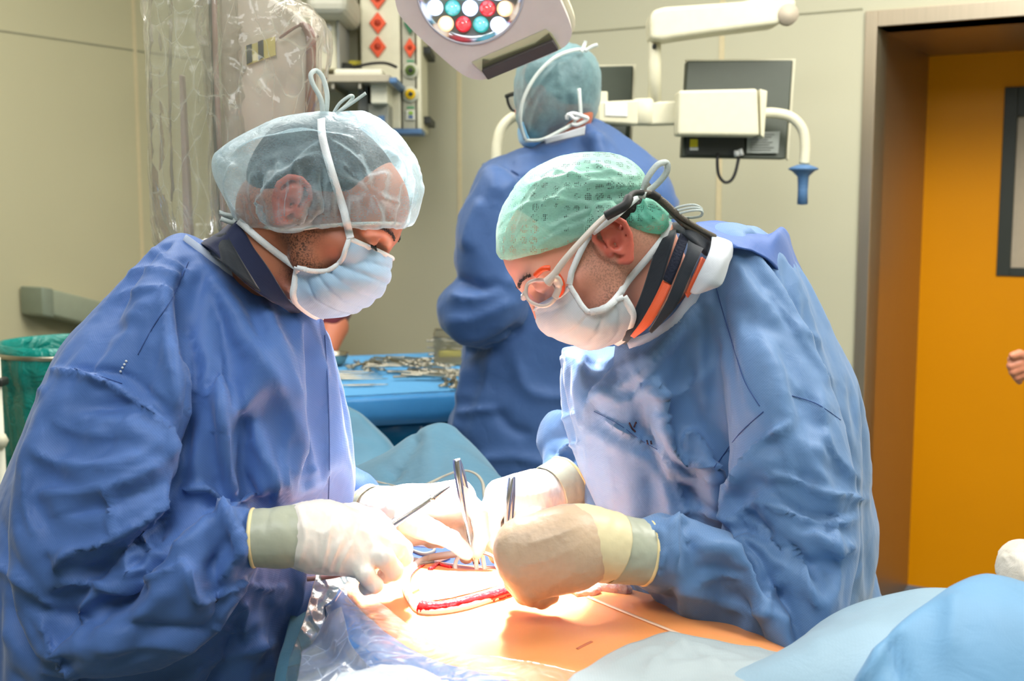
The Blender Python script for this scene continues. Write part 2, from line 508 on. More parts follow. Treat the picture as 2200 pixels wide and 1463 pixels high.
def skin_mat(name, rgb, red=(190, 70, 50), stub=None):
    t = NT(name); v = t.coord(); c = lin(rgb); r = lin(red)
    n1 = t.noise(v, 22, 4, 0.6); n2 = t.noise(v, 600, 2)
    col = t.mix(t.math('MULTIPLY', t.math('SUBTRACT', n1, 0.35), 0.9, True), c, tuple(a*0.6+b*0.4 for a, b in zip(c, r)))
    nrm = t.bump(n2, 0.25, 0.0006)
    return t, col, nrm
M = {}
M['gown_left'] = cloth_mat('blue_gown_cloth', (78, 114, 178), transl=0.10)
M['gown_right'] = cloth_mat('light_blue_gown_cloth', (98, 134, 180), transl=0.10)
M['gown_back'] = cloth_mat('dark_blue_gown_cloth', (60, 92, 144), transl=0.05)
M['binding'] = cloth_mat('white_binding_cloth', (200, 212, 232), weave=0.6, transl=0.2, crinkle=0.1)
M['velcro'] = cloth_mat('white_tab_cloth', (196, 202, 210), weave=0.4, transl=0.1, crinkle=0.1)
M['drape'] = cloth_mat('turquoise_drape_cloth', (80, 126, 150), weave=0.3, transl=0.08, crinkle=0.15)
M['drape_light'] = cloth_mat('pale_blue_drape_cloth', (164, 176, 180), weave=0.3, transl=0.1, crinkle=0.1)
M['drape_blue'] = cloth_mat('blue_drape_cloth', (66, 118, 180), weave=0.3, transl=0.1, crinkle=0.15)
M['drape_deep'] = cloth_mat('deep_blue_drape_cloth', (75, 110, 190), weave=0.6, transl=0.05, crinkle=0.1)
M['mask_blue'] = cloth_mat('pale_blue_mask_cloth', (178, 210, 238), weave=0.9, transl=0.25, crinkle=0.35)
M['mask_white'] = cloth_mat('white_mask_cloth', (214, 222, 228), weave=0.9, transl=0.25, crinkle=0.2)
M['strap'] = plain('white_strap_cloth', (228, 232, 234), 0.7, grain=0.3, gscale=700)
M['strap_dull'] = plain('pale_strap_cloth', (205, 215, 212), 0.7, grain=0.3, gscale=700)
M['cap_left'] = veil_mat('bouffant_cap_veil', (186, 214, 224), 0.27, 0.7, 0.3, bumps=0.7)
M['cap_right'] = veil_mat('green_cap_veil', (168, 228, 208), 0.74, 0.3, 0.4, holes=0.9, bumps=0.35)
M['cap_tail'] = veil_mat('green_cap_tail_veil', (135, 230, 204), 0.9, 0.2, 0.4, holes=0.8, bumps=0.5)
M['cap_back'] = veil_mat('pale_green_cap_veil', (140, 182, 190), 0.62, 0.3, 0.4, bumps=0.5)
M['glove'] = plain('white_latex', (238, 230, 220), 0.38, spec=0.5, grain=0.35, gscale=60, **{'Subsurface Weight': 0.15, 'Subsurface Radius': (0.01, 0.006, 0.004), 'Subsurface Scale': 0.5})
M['glove_skin'] = plain('tight_latex', (205, 178, 150), 0.42, spec=0.45, grain=0.3, gscale=160, **{'Subsurface Weight': 0.12, 'Subsurface Radius': (0.012, 0.006, 0.004), 'Subsurface Scale': 0.5})
M['glove_cream'] = plain('cream_latex', (228, 214, 172), 0.4, spec=0.4, grain=0.35, gscale=60)
M['glove_cuff'] = plain('thin_latex_cuff', (176, 180, 160), 0.4, spec=0.5, grain=0.5, gscale=45)
M['glove_rim'] = plain('rolled_latex_rim', (232, 214, 160), 0.4, spec=0.5)
M['navy'] = cloth_mat('navy_scrub_cloth', (28, 36, 66), weave=0.4, transl=0.0, crinkle=0.05, rough=0.8)
M['black_cloth'] = cloth_mat('black_collar_cloth', (34, 40, 48), weave=0.3, transl=0.0, crinkle=0.05, rough=0.85)
M['orange_cloth'] = cloth_mat('orange_lead_cloth', (225, 92, 50), weave=0.6, transl=0.0, crinkle=0.05)
M['maroon'] = cloth_mat('maroon_scrub_cloth', (112, 48, 58), weave=0.2, transl=0.0, crinkle=0.05, rough=0.9)
M['steel'] = plain('polished_steel', (200, 200, 202), 0.22, 1.0, grain=0.05)
M['steel_dull'] = plain('satin_steel', (182, 176, 160), 0.32, 1.0, grain=0.05)
M['white_plastic'] = plain('cream_white_plastic', (222, 220, 200), 0.45)
M['lamp_shell'] = plain('grey_white_lamp_shell', (196, 186, 182), 0.45)
M['cream_paint'] = plain('cream_paint', (214, 210, 184), 0.5)
M['black_plastic'] = plain('black_plastic', (40, 44, 40), 0.5)
M['black_rubber'] = plain('black_rubber', (26, 26, 28), 0.6)
M['grey_plastic'] = plain('grey_plastic', (150, 152, 148), 0.5)
M['blue_plastic'] = plain('blue_plastic', (78, 116, 160), 0.5)
M['cable'] = plain('grey_cable', (165, 160, 145), 0.5)
M['white_tube'] = plain('white_silicone', (240, 236, 230), 0.3, **{'Subsurface Weight': 0.1, 'Subsurface Scale': 0.3})
M['hair'] = plain('black_hair', (18, 14, 13), 0.5, grain=0.8, gscale=260)
M['blood'] = plain('blood_red_tissue', (196, 22, 32), 0.2, spec=0.6, grain=0.5, gscale=160)
M['label_white'] = plain('white_label', (222, 224, 222), 0.6)
# ================================================================ THE ROOM
WC = Vector((-1.19, 5.08, 0))
d1 = Vector((math.cos(PI/6), -math.sin(PI/6), 0)); wn = Vector((-0.5, -math.cos(PI/6), 0)); d2 = wn.copy(); ln = d1.copy()
RW = Matrix((d1, -wn, Vector((0,0,1)))).transposed()
def W(s, off, z): return WC + d1*s + wn*off + Vector((0,0,z))
def hit(px, py, P0, n):
    d = ray(px, py); o = Vector((0,0,CAMZ)); n = Vector(n)
    return o + d*((Vector(P0)-o).dot(n)/d.dot(n))
def bw(px, py, off=0.0):
    p = hit(px, py, WC+wn*off, wn) - WC
    return p.dot(d1), p.z
def onz(px, py, z): return hit(px, py, (0,0,z), (0,0,1))
def wbox(mb, px0, py0, px1, py1, off0, off1, bev=0.0):
    s0, za = bw(px0, py0, off1); s1, zb = bw(px1, py1, off1); 
    s0b, zc = bw(px0, py1, off1); s1b, zd = bw(px1, py0, off1)
    z1 = (za+zd)/2; z0 = (zb+zc)/2
    mb.box(W((s0+s1)/2, (off0+off1)/2, (z0+z1)/2), (abs(s1-s0), abs(off1-off0), abs(z1-z0)), RW, bev); return mb
def prism(mb, pts, vec, bev=0.0, seg=3):
    bm = bmesh.new(); vs = [bm.verts.new(Vector(p)) for p in pts]; f = bm.faces.new(vs)
    r = bmesh.ops.extrude_face_region(bm, geom=[f]); nv = [g for g in r['geom'] if isinstance(g, bmesh.types.BMVert)]
    bmesh.ops.translate(bm, vec=Vector(vec), verts=nv)
    bmesh.ops.recalc_face_normals(bm, faces=bm.faces[:])
    if bev: bmesh.ops.bevel(bm, geom=bm.edges[:], offset=bev, segments=seg, affect='EDGES', profile=0.5, clamp_overlap=True)
    bm.verts.index_update()
    mb.add([v.co.copy() for v in bm.verts], [[v.index for v in q.verts] for q in bm.faces]); bm.free(); return mb
HR = 2.9; SB = 5.2; TB = 6.6; TH = 0.14
def wall_mat(name, rgb):
    t = NT(name); c = lin(rgb); v = t.coord()
    nz = t.noise(v, 1.4, 3); col = t.mix(nz, tuple(x*0.95 for x in c), tuple(x*1.04 for x in c))
    return t.done(t.bsdf(col, 0.42, 0, 0.35, t.bump(t.noise(v, 260, 2), 0.08, 0.001)))
M['wall'] = wall_mat('enamel_wall_panel', (196, 193, 168))
M['wall_left'] = wall_mat('enamel_side_wall_panel', (196, 190, 156))
M['seam'] = plain('beige_joint_seal', (214, 200, 162), 0.6)
M['seam_dark'] = plain('dark_joint_seal', (150, 148, 124), 0.6)  # darker line of the horizontal panel joint
M['floor'] = plain('grey_green_floor_vinyl', (120, 132, 126), 0.35, grain=0.1)
M['ceiling'] = plain('white_ceiling', (225, 225, 215), 0.7)
def brushed(name, rgb, rough=0.33):
    t = NT(name); c = lin(rgb); st = t.noise(t.coord((260, 260, 3)), 1.0, 3, 0.6)
    col = t.mix(st, tuple(x*0.86 for x in c), tuple(min(1, x*1.1) for x in c))
    return t.done(t.bsdf(col, rough, 0.85, 0.5, t.bump(st, 0.12, 0.001)))
M['brushed'] = brushed('brushed_steel', (186, 172, 150))
M['reveal'] = brushed('brushed_reveal_steel', (172, 152, 124), 0.4)  # reflection of the orange door put into the browner steel tint
def orange_mat():
    t = NT('orange_laminate'); c = lin((244, 160, 0)); v = t.coord()
    nz = t.noise(v, 2.0, 2); col = t.mix(nz, tuple(x*0.93 for x in c), tuple(min(1, x*1.05) for x in c))
    return t.done(t.bsdf(col, 0.38, 0, 0.25, t.bump(t.noise(v, 400, 2), 0.1, 0.0006)))
M['orange'] = orange_mat()

def struct(o): o['kind'] = 'structure'; return o
cen = WC + d1*(SB/2) + d2*(TB/2)
struct(MB().box((cen.x, cen.y, -0.05), (SB+2*TH, TB+2*TH, 0.1), RW).build('floor', M['floor'], smooth=False))
struct(MB().box((cen.x, cen.y, HR+0.05), (SB+2*TH, TB+2*TH, 0.1), RW).build('ceiling', M['ceiling'], smooth=False))
# door numbers
sO, _ = bw(1854, 246); sI, _ = bw(1880, 246)
def q_err(q):
    p = W(sI, -q, 1.5); X, _d = project(np.array([list(p)])); return X[0, 0]
q = 0.05
while q_err(q) < 1983 and q < 0.9: q += 0.002
QD = q
zO = bw(1866, 25)[1]; zI = bw(1890, 58)[1]
sR = sI + 1.15          # far jamb, outside the frame
mb = MB()
mb.box(W(sI/2-TH/2, -TH/2, HR/2), (sI+TH, TH, HR), RW)
mb.box(W((sR+SB)/2, -TH/2, HR/2), (SB-sR+TH, TH, HR), RW)
mb.box(W((sI+sR)/2, -TH/2, (zI+HR)/2), (sR-sI, TH, HR-zI), RW)
struct(mb.build('wall_back', M['wall'], smooth=False))
struct(MB().box(WC+d2*(TB/2)-d1*(TH/2)+Vector((0,0,HR/2)), (TH, TB, HR), RW).build('wall_left', M['wall_left'], smooth=False))
struct(MB().box(WC+d2*(TB/2)+d1*(SB+TH/2)+Vector((0,0,HR/2)), (TH, TB, HR), RW).build('wall_right', M['wall'], smooth=False))
struct(MB().box(WC+d2*(TB+TH/2)+d1*(SB/2)+Vector((0,0,HR/2)), (SB, TH, HR), RW).build('wall_front', M['wall'], smooth=False))
# joints between the wall panels
ti = 1
def trim(mb, m):
    global ti
    struct(mb.build('trim_%d' % ti, M[m], smooth=False)); ti += 1
for px in (988, 1545):
    s_, _ = bw(px, 400); trim(MB().box(W(s_, 0.001, HR/2), (0.018, 0.004, HR), RW), 'seam')
sH, zH = bw(1300, 65)
trim(MB().box(W((sI-0.05)/2, 0.001, zH), (sI-0.05, 0.003, 0.006), RW), 'seam_dark')
def lw(px, py): 
    p = hit(px, py, WC, ln)-WC; return p.dot(d2), p.z
tS, _ = lw(300, 400); tH, zL = lw(150, 88)
trim(MB().box(WC+d2*tS+ln*0.001+Vector((0,0,HR/2)), (0.004, 0.016, HR), RW), 'seam')
trim(MB().box(WC+d2*(TB/2)+ln*0.001+Vector((0,0,zL)), (0.003, TB-.02, 0.006), RW), 'seam_dark')
# steel door frame
fr = MB()
fw = sI-sO
fr.box(W((sO+sI)/2, 0.006, zO/2), (fw, 0.012, zO), RW, 0.002)
fr.box(W(sR+fw/2, 0.006, zO/2), (fw, 0.012, zO), RW, 0.002)
fr.box(W((sI+sR)/2, 0.006, (zO+zI)/2), (sR-sI, 0.012, zO-zI), RW, 0.002)
t1 = struct(fr.build('trim_%d' % ti, M['brushed'], smooth=False)); ti += 1
rv = MB()
rv.box(W(sI-0.004, -QD/2, zI/2), (0.008, QD, zI), RW); rv.box(W(sR+0.004, -QD/2, zI/2), (0.008, QD, zI), RW)
rv.box(W((sI+sR)/2, -QD/2, zI+0.004), (sR-sI, QD, 0.008), RW)
t2 = struct(rv.build('trim_%d' % ti, M['reveal'], smooth=False)); ti += 1
# door leaf with black framed window
dr = empty('door_1', W((sI+sR)/2, -QD-0.02, 0)); struct(dr)
def bd(px, py): return bw(px, py, -QD)
wl, wt = bd(2160, 188); _, wb = bd(2142, 592); gl_, gt = bd(2186, 250); _, gb = bd(2172, 575)
wr = wl+0.42; gr = wr-(gl_-wl)
lf = MB()
z0 = 0.005
for s0, s1, za, zb in ((sI, wl, z0, zI), (wr, sR, z0, zI), (wl, wr, z0, wb), (wl, wr, wt, zI)):
    lf.box(W((s0+s1)/2, -QD-0.02, (za+zb)/2), (s1-s0, 0.04, zb-za), RW)
lf.build('door_leaf', M['orange'], dr, smooth=False)
wf = MB(); bwid = gl_-wl
for s0, s1, za, zb in ((wl, gl_, wb, wt), (gr, wr, wb, wt), (gl_, gr, wb, gb), (gl_, gr, gt, wt)):
    wf.box(W((s0+s1)/2, -QD-0.016, (za+zb)/2), (s1-s0, 0.05, zb-za), RW, 0.002)
wf.build('window_frame', plain('dark_green_black_frame', (52, 58, 52), 0.45), dr, smooth=False)
MB().box(W((gl_+gr)/2, -QD-0.02, (gb+gt)/2), (gr-gl_, 0.006, gt-gb), RW).build('window_pane', plain('opaque_cream_pane', (205, 190, 165), 0.3), dr, smooth=False)  # opaque cream stands for the light corridor seen through the glass
hs, hz = (sI+sR)/2+0.42, 1.02
MB().tube([W(hs, -QD, hz), W(hs, -QD+0.05, hz), W(hs-0.12, -QD+0.05, hz)], 0.01).build('door_handle', M['steel_dull'], dr)

# ================================================================ gas column with sockets
YG = 4.32
def wbox(mb, px0, py0, px1, py1, off0, off1, bev=0.0):
    a = at(px0, py0, YG-off1); b_ = at(px1, py1, YG-off1)
    mb.box(((a.x+b_.x)/2, YG-(off0+off1)/2, (a.z+b_.z)/2), (abs(a.x-b_.x), abs(off1-off0), abs(a.z-b_.z)), None, bev); return mb
_bw, _W, _wn = bw, W, wn
def bw(px, py, off=0.0):
    p = at(px, py, YG-off); return p.x, p.z
def W(s, off, z): return Vector((s, YG-off, z))
wn = Vector((0, -1, 0)); RW_ = RW; RW = Matrix.Identity(3)
gc_label = 'cream wall-mounted gas supply column with orange diamonds and round outlets'
gcol = empty('gas_supply_column', W(bw(840, 280, 0.1)[0], 0.1, bw(840, 280, 0.1)[1]), gc_label, 'medical gas column')
b = MB(); wbox(b, 772, -60, 862, 278, -0.2, 0.16, 0.008); wbox(b, 893, -60, 906, 278, -0.16, 0.16, 0.004)
b.build('housing', M['cream_paint'], gcol, smooth=False)
b = MB(); wbox(b, 862, -60, 893, 278, 0.0, 0.158, 0.002); b.build('outlet_strip', plain('grey_strip_enamel', (172, 170, 150), 0.5), gcol, smooth=False)
b = MB(); wbox(b, 700, 276, 906, 287, 0.0, 0.165, 0.002); b.build('blue_rail', M['blue_plastic'], gcol, smooth=False)
b = MB(); wbox(b, 690, -60, 772, 276, 0.0, 0.08, 0.004); b.build('side_panel', plain('darker_cream_panel', (186, 184, 158), 0.5), gcol, smooth=False)  # cream darker than the housing paint
for py in (108, 258):
    b = MB(); wbox(b, 905, py-8, 925, py+7, -0.2, 0.06, 0.003); b.build('bracket', M['black_plastic'], gcol, smooth=False)
M['diamond_orange'] = plain('orange_diamond', (222, 78, 28), 0.5); M['diamond_green'] = plain('green_diamond', (10, 100, 62), 0.5)
def diamond(px, py, w, h, m, name='diamond_plate', off=0.16):
    s, z = bw(px, py, off); sx, _ = bw(px+w, py, off); _, zy = bw(px, py-h, off)
    b = MB(); prism(b, [W(s-(sx-s), off, z), W(s, off, z-(zy-z)), W(s+(sx-s), off, z), W(s, off, z+(zy-z))], wn*0.012, 0.002)
    o = b.build(name, M[m], gcol, smooth=False)
    b = MB(); r = (sx-s)*0.38
    R = Matrix.Identity(3); q = wn.to_track_quat('Z', 'Y').to_matrix()
    b.lathe([(0, 0.02), (r*0.5, 0.019), (r, 0.014), (r*1.1, 0.010)], W(s, off, z), q, 16)
    b.build('outlet_port', plain('dark_orange_port', (165, 50, 22), 0.5) if m == 'diamond_orange' else M['black_plastic'], o)  # port dish a darker orange than its plate
for py in (-2, 50, 101): diamond(812, py, 18, 24, 'diamond_orange')
diamond(881, 52, 13, 24, 'diamond_green'); diamond(881, 103, 13, 22, 'diamond_orange')
for py, mm, rgb in ((152, 'olive_outlet', (88, 110, 52)), (203, 'yellow_outlet', (232, 190, 20))):
    s, z = bw(882, py, 0.16); q = wn.to_track_quat('Z', 'Y').to_matrix()
    MB().lathe([(0, 0.012), (0.026, 0.012), (0.028, 0.0)], W(s, 0.16, z), q, 24).build('outlet_ring', plain('outlet_white', (205, 205, 185), 0.5), gcol)
    o = MB().lathe([(0, 0.022), (0.017, 0.021), (0.019, 0.012)], W(s, 0.16, z), q, 24).build('outlet_disc', plain(mm, rgb, 0.4), gcol)
    MB().lathe([(0, 0.025), (0.008, 0.0245), (0.009, 0.021)], W(s+0.002, 0.16, z), q, 16).build('outlet_port', M['black_plastic'], o)
for py in (131, 231):
    b = MB(); wbox(b, 874, py-2, 890, py+2, 0.158, 0.161); b.build('green_mark', plain('green_mark_paint', (70, 150, 105), 0.5), gcol, smooth=False)
b = MB(); wbox(b, 872, 236, 892, 258, 0.158, 0.168, 0.002); o = b.build('socket_plate', plain('socket_white', (214, 214, 200), 0.5), gcol, smooth=False)
b = MB(); wbox(b, 878, 239, 887, 246, 0.166, 0.172); b.build('green_button', plain('lime_button', (140, 180, 60), 0.5), o, smooth=False)
b = MB(); wbox(b, 878, 248, 887, 254, 0.166, 0.172); b.build('blue_button', plain('blue_button_face', (70, 100, 150), 0.5), o, smooth=False)
# shelf with things on it, boxes beneath
sh = empty('wall_shelf', W(bw(780, 170, 0.2)[0], 0.1, bw(780, 170, 0.2)[1]), 'grey metal shelf with blue end caps in front of the gas column', 'shelf')
b = MB(); wbox(b, 640, 160, 838, 176, 0.08, 0.42, 0.003); b.build('shelf_board', plain('grey_shelf_metal', (168, 160, 140), 0.4), sh, smooth=False)
b = MB(); wbox(b, 836, 166, 853, 178, 0.12, 0.44, 0.004); b.build('end_cap', M['blue_plastic'], sh, smooth=False)
b = MB(); wbox(b, 712, 176, 718, 190, 0.0, 0.4); wbox(b, 770, 176, 776, 190, 0.0, 0.4); b.build('shelf_bracket', M['steel_dull'], sh, smooth=False)
def shelf_top(px): return bw(px, 160, 0.42)[1]
def sitbox(name, px0, py0, px1, off0, off1, m, label, cat, bev=0.006):
    s0, z1 = bw(px0, py0, off1); s1, _ = bw(px1, py0, off1); z0 = ztop+0.001
    o = MB().box(W((s0+s1)/2, (off0+off1)/2, (z0+z1)/2), (s1-s0, abs(off1-off0), z1-z0), RW, bev).build(name, m, None, smooth=False)
    return tag(o, label, cat)
ztop = bw(780, 160, 0.42)[1]
# simple devices
dv = sitbox('monitoring_device', 716, 147, 822, 0.14, 0.36, M['white_plastic'], 'low white device lying on the grey shelf', 'medical device', 0.01)
zdev = max((dv.matrix_world @ Vector(c)).z for c in dv.bound_box)
s0, _ = bw(733, 140, 0.3)
o = MB().lathe([(0, 0.03), (0.03, 0.026), (0.045, 0.012), (0.048, 0)], W(s0, 0.26, zdev+0.001), None, 24).build('black_sensor', M['black_plastic'])
o.name = 'pulse_sensor'; tag(o, 'black rounded sensor lying on the white device on the shelf', 'sensor')
o = MB().tube(spline([W(s0+0.03, 0.3, zdev+0.007), W(s0+0.1, 0.32, zdev+0.02), W(s0+0.15, 0.3, zdev+0.024), W(s0+0.19, 0.34, zdev+0.007)], 8), 0.005).build('sensor_cord', M['black_rubber'])
tag(o, 'thin black cord looped over the white device on the shelf', 'cord')
b = MB(); wbox(b, 745, 130, 822, 139, 0.10, 0.13); 
o = b.build('yellow_tag', plain('yellow_plastic', (215, 200, 60), 0.5), smooth=False); tag(o, 'yellow strip label on the column side panel above the shelf', 'label')
hb = empty('wall_box_unit', W(bw(815, 250, 0.3)[0], 0.15, bw(815, 250, 0.3)[1]), 'stack of white and grey wall boxes fixed beneath the grey shelf', 'wall box')
b = MB(); wbox(b, 796, 178, 832, 222, 0.0, 0.36, 0.004); b.build('white_box', M['white_plastic'], hb, smooth=False)
b = MB(); wbox(b, 768, 178, 790, 240, 0.0, 0.3, 0.004); b.build('dark_socket', plain('slate_box', (110, 112, 108), 0.5), hb, smooth=False)
b = MB(); wbox(b, 790, 222, 835, 278, 0.0, 0.3, 0.004); b.build('grey_box', plain('mid_grey_box', (146, 148, 138), 0.5), hb, smooth=False)
b = MB(); wbox(b, 812, 248, 826, 262, 0.29, 0.31, 0.002); b.build('blue_switch', M['blue_plastic'], hb, smooth=False)
pd = empty('ceiling_pendant_unit', W(bw(705, 90, 0.3)[0], 0.2, bw(705, 120, 0.3)[1]), 'beige pendant unit with round sockets left of the gas column', 'pendant')
b = MB(); wbox(b, 684, 34, 728, 150, 0.1, 0.34, 0.008); b.build('housing', M['cream_paint'], pd, smooth=False)
b = MB(); wbox(b, 722, 34, 730, 150, 0.1, 0.35, 0.003); b.build('side_strip', M['grey_plastic'], pd, smooth=False)
for py in (60, 104):
    s, z = bw(703, py, 0.34); MB().lathe([(0, 0.012), (0.012, 0.012), (0.016, 0)], W(s, 0.34, z), wn.to_track_quat('Z', 'Y').to_matrix(), 20).build('socket', M['label_white'], pd)
b = MB(); wbox(b, 655, -40, 745, 28, 0.1, 0.5, 0.03); b.build('hood', plain('pale_hood', (190, 188, 172), 0.5), pd, smooth=False)

bw, W, wn, RW = _bw, _W, _wn, RW_
# ================================================================ monitor arm assembly
ma = empty('monitor_suspension_arm', at(1405, 230, 3.35), 'cream ceiling suspension arm with cross bar, box mount and two curved handles', 'monitor arm')
YM = 3.3
def slab(poly, Y, t, name, m, par, bev=0.006, ys=None):
    b = MB(); prism(b, [at(x, y, Y if ys is None else ys[i]) for i, (x, y) in enumerate(poly)], Vector((0, t, 0)), bev)
    return b.build(name, M[m] if isinstance(m, str) else m, par, smooth=False)
slab([(1396, 40), (1402, 22), (1425, 14), (1600, 2), (1655, -14), (1704, -14), (1713, 6), (1700, 34), (1672, 52), (1560, 66), (1470, 78), (1422, 86), (1398, 84)], 3.22, 0.11, 'upper_arm', 'cream_paint', ma, 0.02)
b = MB(); b.tube([at(1694, 30, 3.215), at(1690, 34, 3.24)], 0.028, 20); b.build('end_cover', plain('speckled_grey_cover', (176, 164, 146), 0.6), ma)
b = MB().tube([at(1407, 82, 3.29), at(1407, 125, 3.29), at(1407, 128, 3.29), at(1406, 222, 3.29)], [0.017, 0.017, 0.0185, 0.0185], 20); b.build('drop_tube', M['cream_paint'], ma)
b = MB().tube([at(1406, 98, 3.27), at(1406, 102, 3.262)], 0.006, 10); b.build('screw', M['black_plastic'], ma)
slab([(1286, 218), (1372, 214), (1372, 268), (1286, 262)], 3.27, 0.07, 'cross_bar', 'cream_paint', ma, 0.006)
MB().lathe([(0, 0.036), (0.03, 0.036), (0.036, 0.03), (0.036, -0.03), (0.03, -0.036), (0, -0.036)], at(1384, 241, 3.3), None, 24).build('pivot', M['cream_paint'], ma)
slab([(1392, 219), (1462, 216), (1462, 266), (1392, 268)], 3.27, 0.07, 'cross_bar', 'cream_paint', ma, 0.006)
slab([(1458, 194), (1628, 190), (1632, 292), (1456, 290)], 3.2, 0.09, 'box_mount', 'cream_paint', ma, 0.008)
slab([(1632, 191), (1649, 195), (1642, 297), (1634, 291)], 3.225, 0.06, 'box_side', 'cream_paint', ma, 0.003)
slab([(1300, 220), (1348, 222), (1348, 250), (1300, 248)], 3.266, 0.003, 'paper_label', 'label_white', ma, 0.0)
slab([(1284, 196), (1306, 196), (1306, 220), (1284, 220)], 3.31, 0.04, 'bar_bracket', 'cream_paint', ma, 0.004)
h = MB().tube(path3([(1634, 243, 3.24), (1665, 243, 3.24), (1700, 252, 3.24), (1724, 278, 3.24), (1730, 315, 3.24), (1728, 352, 3.24)], 6), 0.0145, 16); ho = h.build('handle_tube', M['cream_paint'], ma)
def grip(px, py, Y):
    p = at(px, py, Y)
    MB().lathe([(0.0, 0.012), (0.018, 0.010), (0.038, 0.002), (0.042, -0.002), (0.030, -0.008), (0.0155, -0.022), (0.0135, -0.06), (0.0145, -0.098), (0.0, -0.1)], p, None, 28).build('handle_grip', M['blue_plastic'], ma)
grip(1726, 362, 3.24)
MB().tube(path3([(1120, 246, 3.34), (1098, 254, 3.34), (1077, 276, 3.34), (1068, 310, 3.34), (1066, 345, 3.34)], 6), 0.0145, 16).build('handle_tube', M['cream_paint'], ma)
grip(1066, 353, 3.34)
slab([(1110, 225), (1290, 219), (1290, 262), (1110, 264)], 3.30, 0.07, 'cross_bar', 'cream_paint', ma, 0.006)
# monitors seen from behind
M['monitor_back'] = plain('dark_green_black_monitor_back', (58, 66, 54), 0.5, grain=0.2)
mo = empty('monitor', at(1580, 340, 3.34), 'larger black monitor seen from behind with yellow sticker and hanging cable', 'monitor')
slab([(1476, 131), (1704, 129), (1688, 342), (1465, 338)], 3.32, 0.05, 'monitor_casing', 'monitor_back', mo, 0.004, ys=[3.34, 3.34, 3.30, 3.30])
slab([(1472, 128), (1710, 126), (1694, 345), (1690, 340), (1703, 132), (1476, 133)], 3.36, 0.02, 'screen_bezel', 'cream_paint', mo, 0.001)
slab([(1478, 292), (1600, 292), (1600, 336), (1474, 334)], 3.29, 0.03, 'connector_box', 'black_plastic', mo, 0.004)
slab([(1483, 299), (1499, 299), (1499, 316), (1482, 316)], 3.286, 0.003, 'yellow_sticker', plain('yellow_sticker_paper', (215, 200, 20), 0.5), mo, 0)
slab([(1482, 317), (1500, 317), (1500, 323), (1482, 323)], 3.286, 0.003, 'white_sticker', 'label_white', mo, 0)
slab([(1606, 284), (1676, 282), (1672, 329), (1604, 329)], 3.29, 0.003, 'type_label', plain('grey_print_label', (150, 156, 150), 0.6), mo, 0)
b = MB()
for k in range(7):
    y = 288+k*5.6; prism(b, [at(1612, y, 3.288), at(1664-(k*7 % 17), y, 3.288), at(1664-(k*7 % 17), y+1.6, 3.288), at(1612, y+1.6, 3.288)], Vector((0, .001, 0)))
b.build('print_lines', plain('dark_print', (96, 100, 96), 0.6), mo, smooth=False)
cb = MB().tube(path3([(1543, 330, 3.28), (1541, 345, 3.27), (1544, 375, 3.27), (1556, 391, 3.27), (1570, 388, 3.27), (1580, 370, 3.27), (1588, 335, 3.28)], 8), 0.0045, 10).build('cable_loop', M['black_rubber'], mo)
MB().tube([at(1578, 330, 3.275), at(1588, 329, 3.27)], 0.009, 12).tube([at(1590, 320, 3.27), at(1594, 334, 3.27)], 0.006, 12).build('plug', M['label_white'], cb)
mo2 = empty('monitor', at(1320, 318, 3.4), 'black monitor half hidden behind the standing gowned person', 'monitor')
slab([(1268, 143), (1360, 141), (1352, 322), (1262, 320)], 3.4, 0.05, 'monitor_casing', 'monitor_back', mo2, 0.004)
slab([(1266, 140), (1367, 138), (1357, 326), (1353, 322), (1361, 143), (1268, 145)], 3.43, 0.02, 'screen_bezel', 'cream_paint', mo2, 0.001)
slab([(1304, 271), (1345, 271), (1341, 318), (1302, 318)], 3.39, 0.003, 'type_label', plain('grey_print_label_b', (150, 156, 150), 0.6), mo2, 0)

# ================================================================ surgical lamp
LC = at(1010, -22, 2.15); Ln = Vector((-0.02, -0.93, -0.36)).normalized()
def lp(px, py, off=0.0): return hit(px, py, LC+Ln*off, Ln)
sl = empty('surgical_lamp', LC, 'pale grey surgical lamp head with coloured round lenses and black grip bar', 'surgical lamp')
out = spline([(846, -70), (851, 12), (872, 50), (925, 102), (985, 154), (1022, 171), (1058, 166), (1130, 138), (1204, 106), (1225, 84), (1226, 55), (1198, -12), (1165, -90), (1010, -150), (890, -130)], 4, True)
lc2, lr = (1010, -22), 114
# housing plate with a round opening
def plate_ring(mb, outer, c, r, off0, off1):
    n = len(outer); vs = []; fs = []
    inn = []
    for x, y in outer:
        a = math.atan2(y-c[1], x-c[0]); inn.append((c[0]+r*math.cos(a), c[1]+r*math.sin(a)))
    for ring, off in ((outer, off0), (inn, off0), (inn, off1), (outer, off1)):
        vs += [lp(x, y) + Ln*off for x, y in ring]
    for q in range(4):
        for k in range(n): fs.append((q*n+k, q*n+(k+1) % n, ((q+1) % 4)*n+(k+1) % n, ((q+1) % 4)*n+k))
    mb.add(vs, fs)
b = MB(); plate_ring(b, out, lc2, lr, 0.0, -0.05)
hs = b.build('housing', M['lamp_shell'], sl); sharpen(hs, 35)
b = MB(); o2 = [(lc2[0]+(x-lc2[0])*1.02+5, lc2[1]+(y-lc2[1])*1.0-6) for x, y in out]
prism(b, [lp(x, y)-Ln*0.052 for x, y in o2], -Ln*0.04, 0.0)
bs = b.build('back_shell', M['cream_paint'], sl); sharpen(bs, 35)
MR = (lp(lc2[0]+lr, lc2[1])-LC).length
qL = Ln.to_track_quat('Z', 'Y').to_matrix()
t = NT('lamp_mirror'); M['mirror'] = t.done(t.bsdf((0.42, 0.44, 0.48), 0.25, 1.0, 0.5))
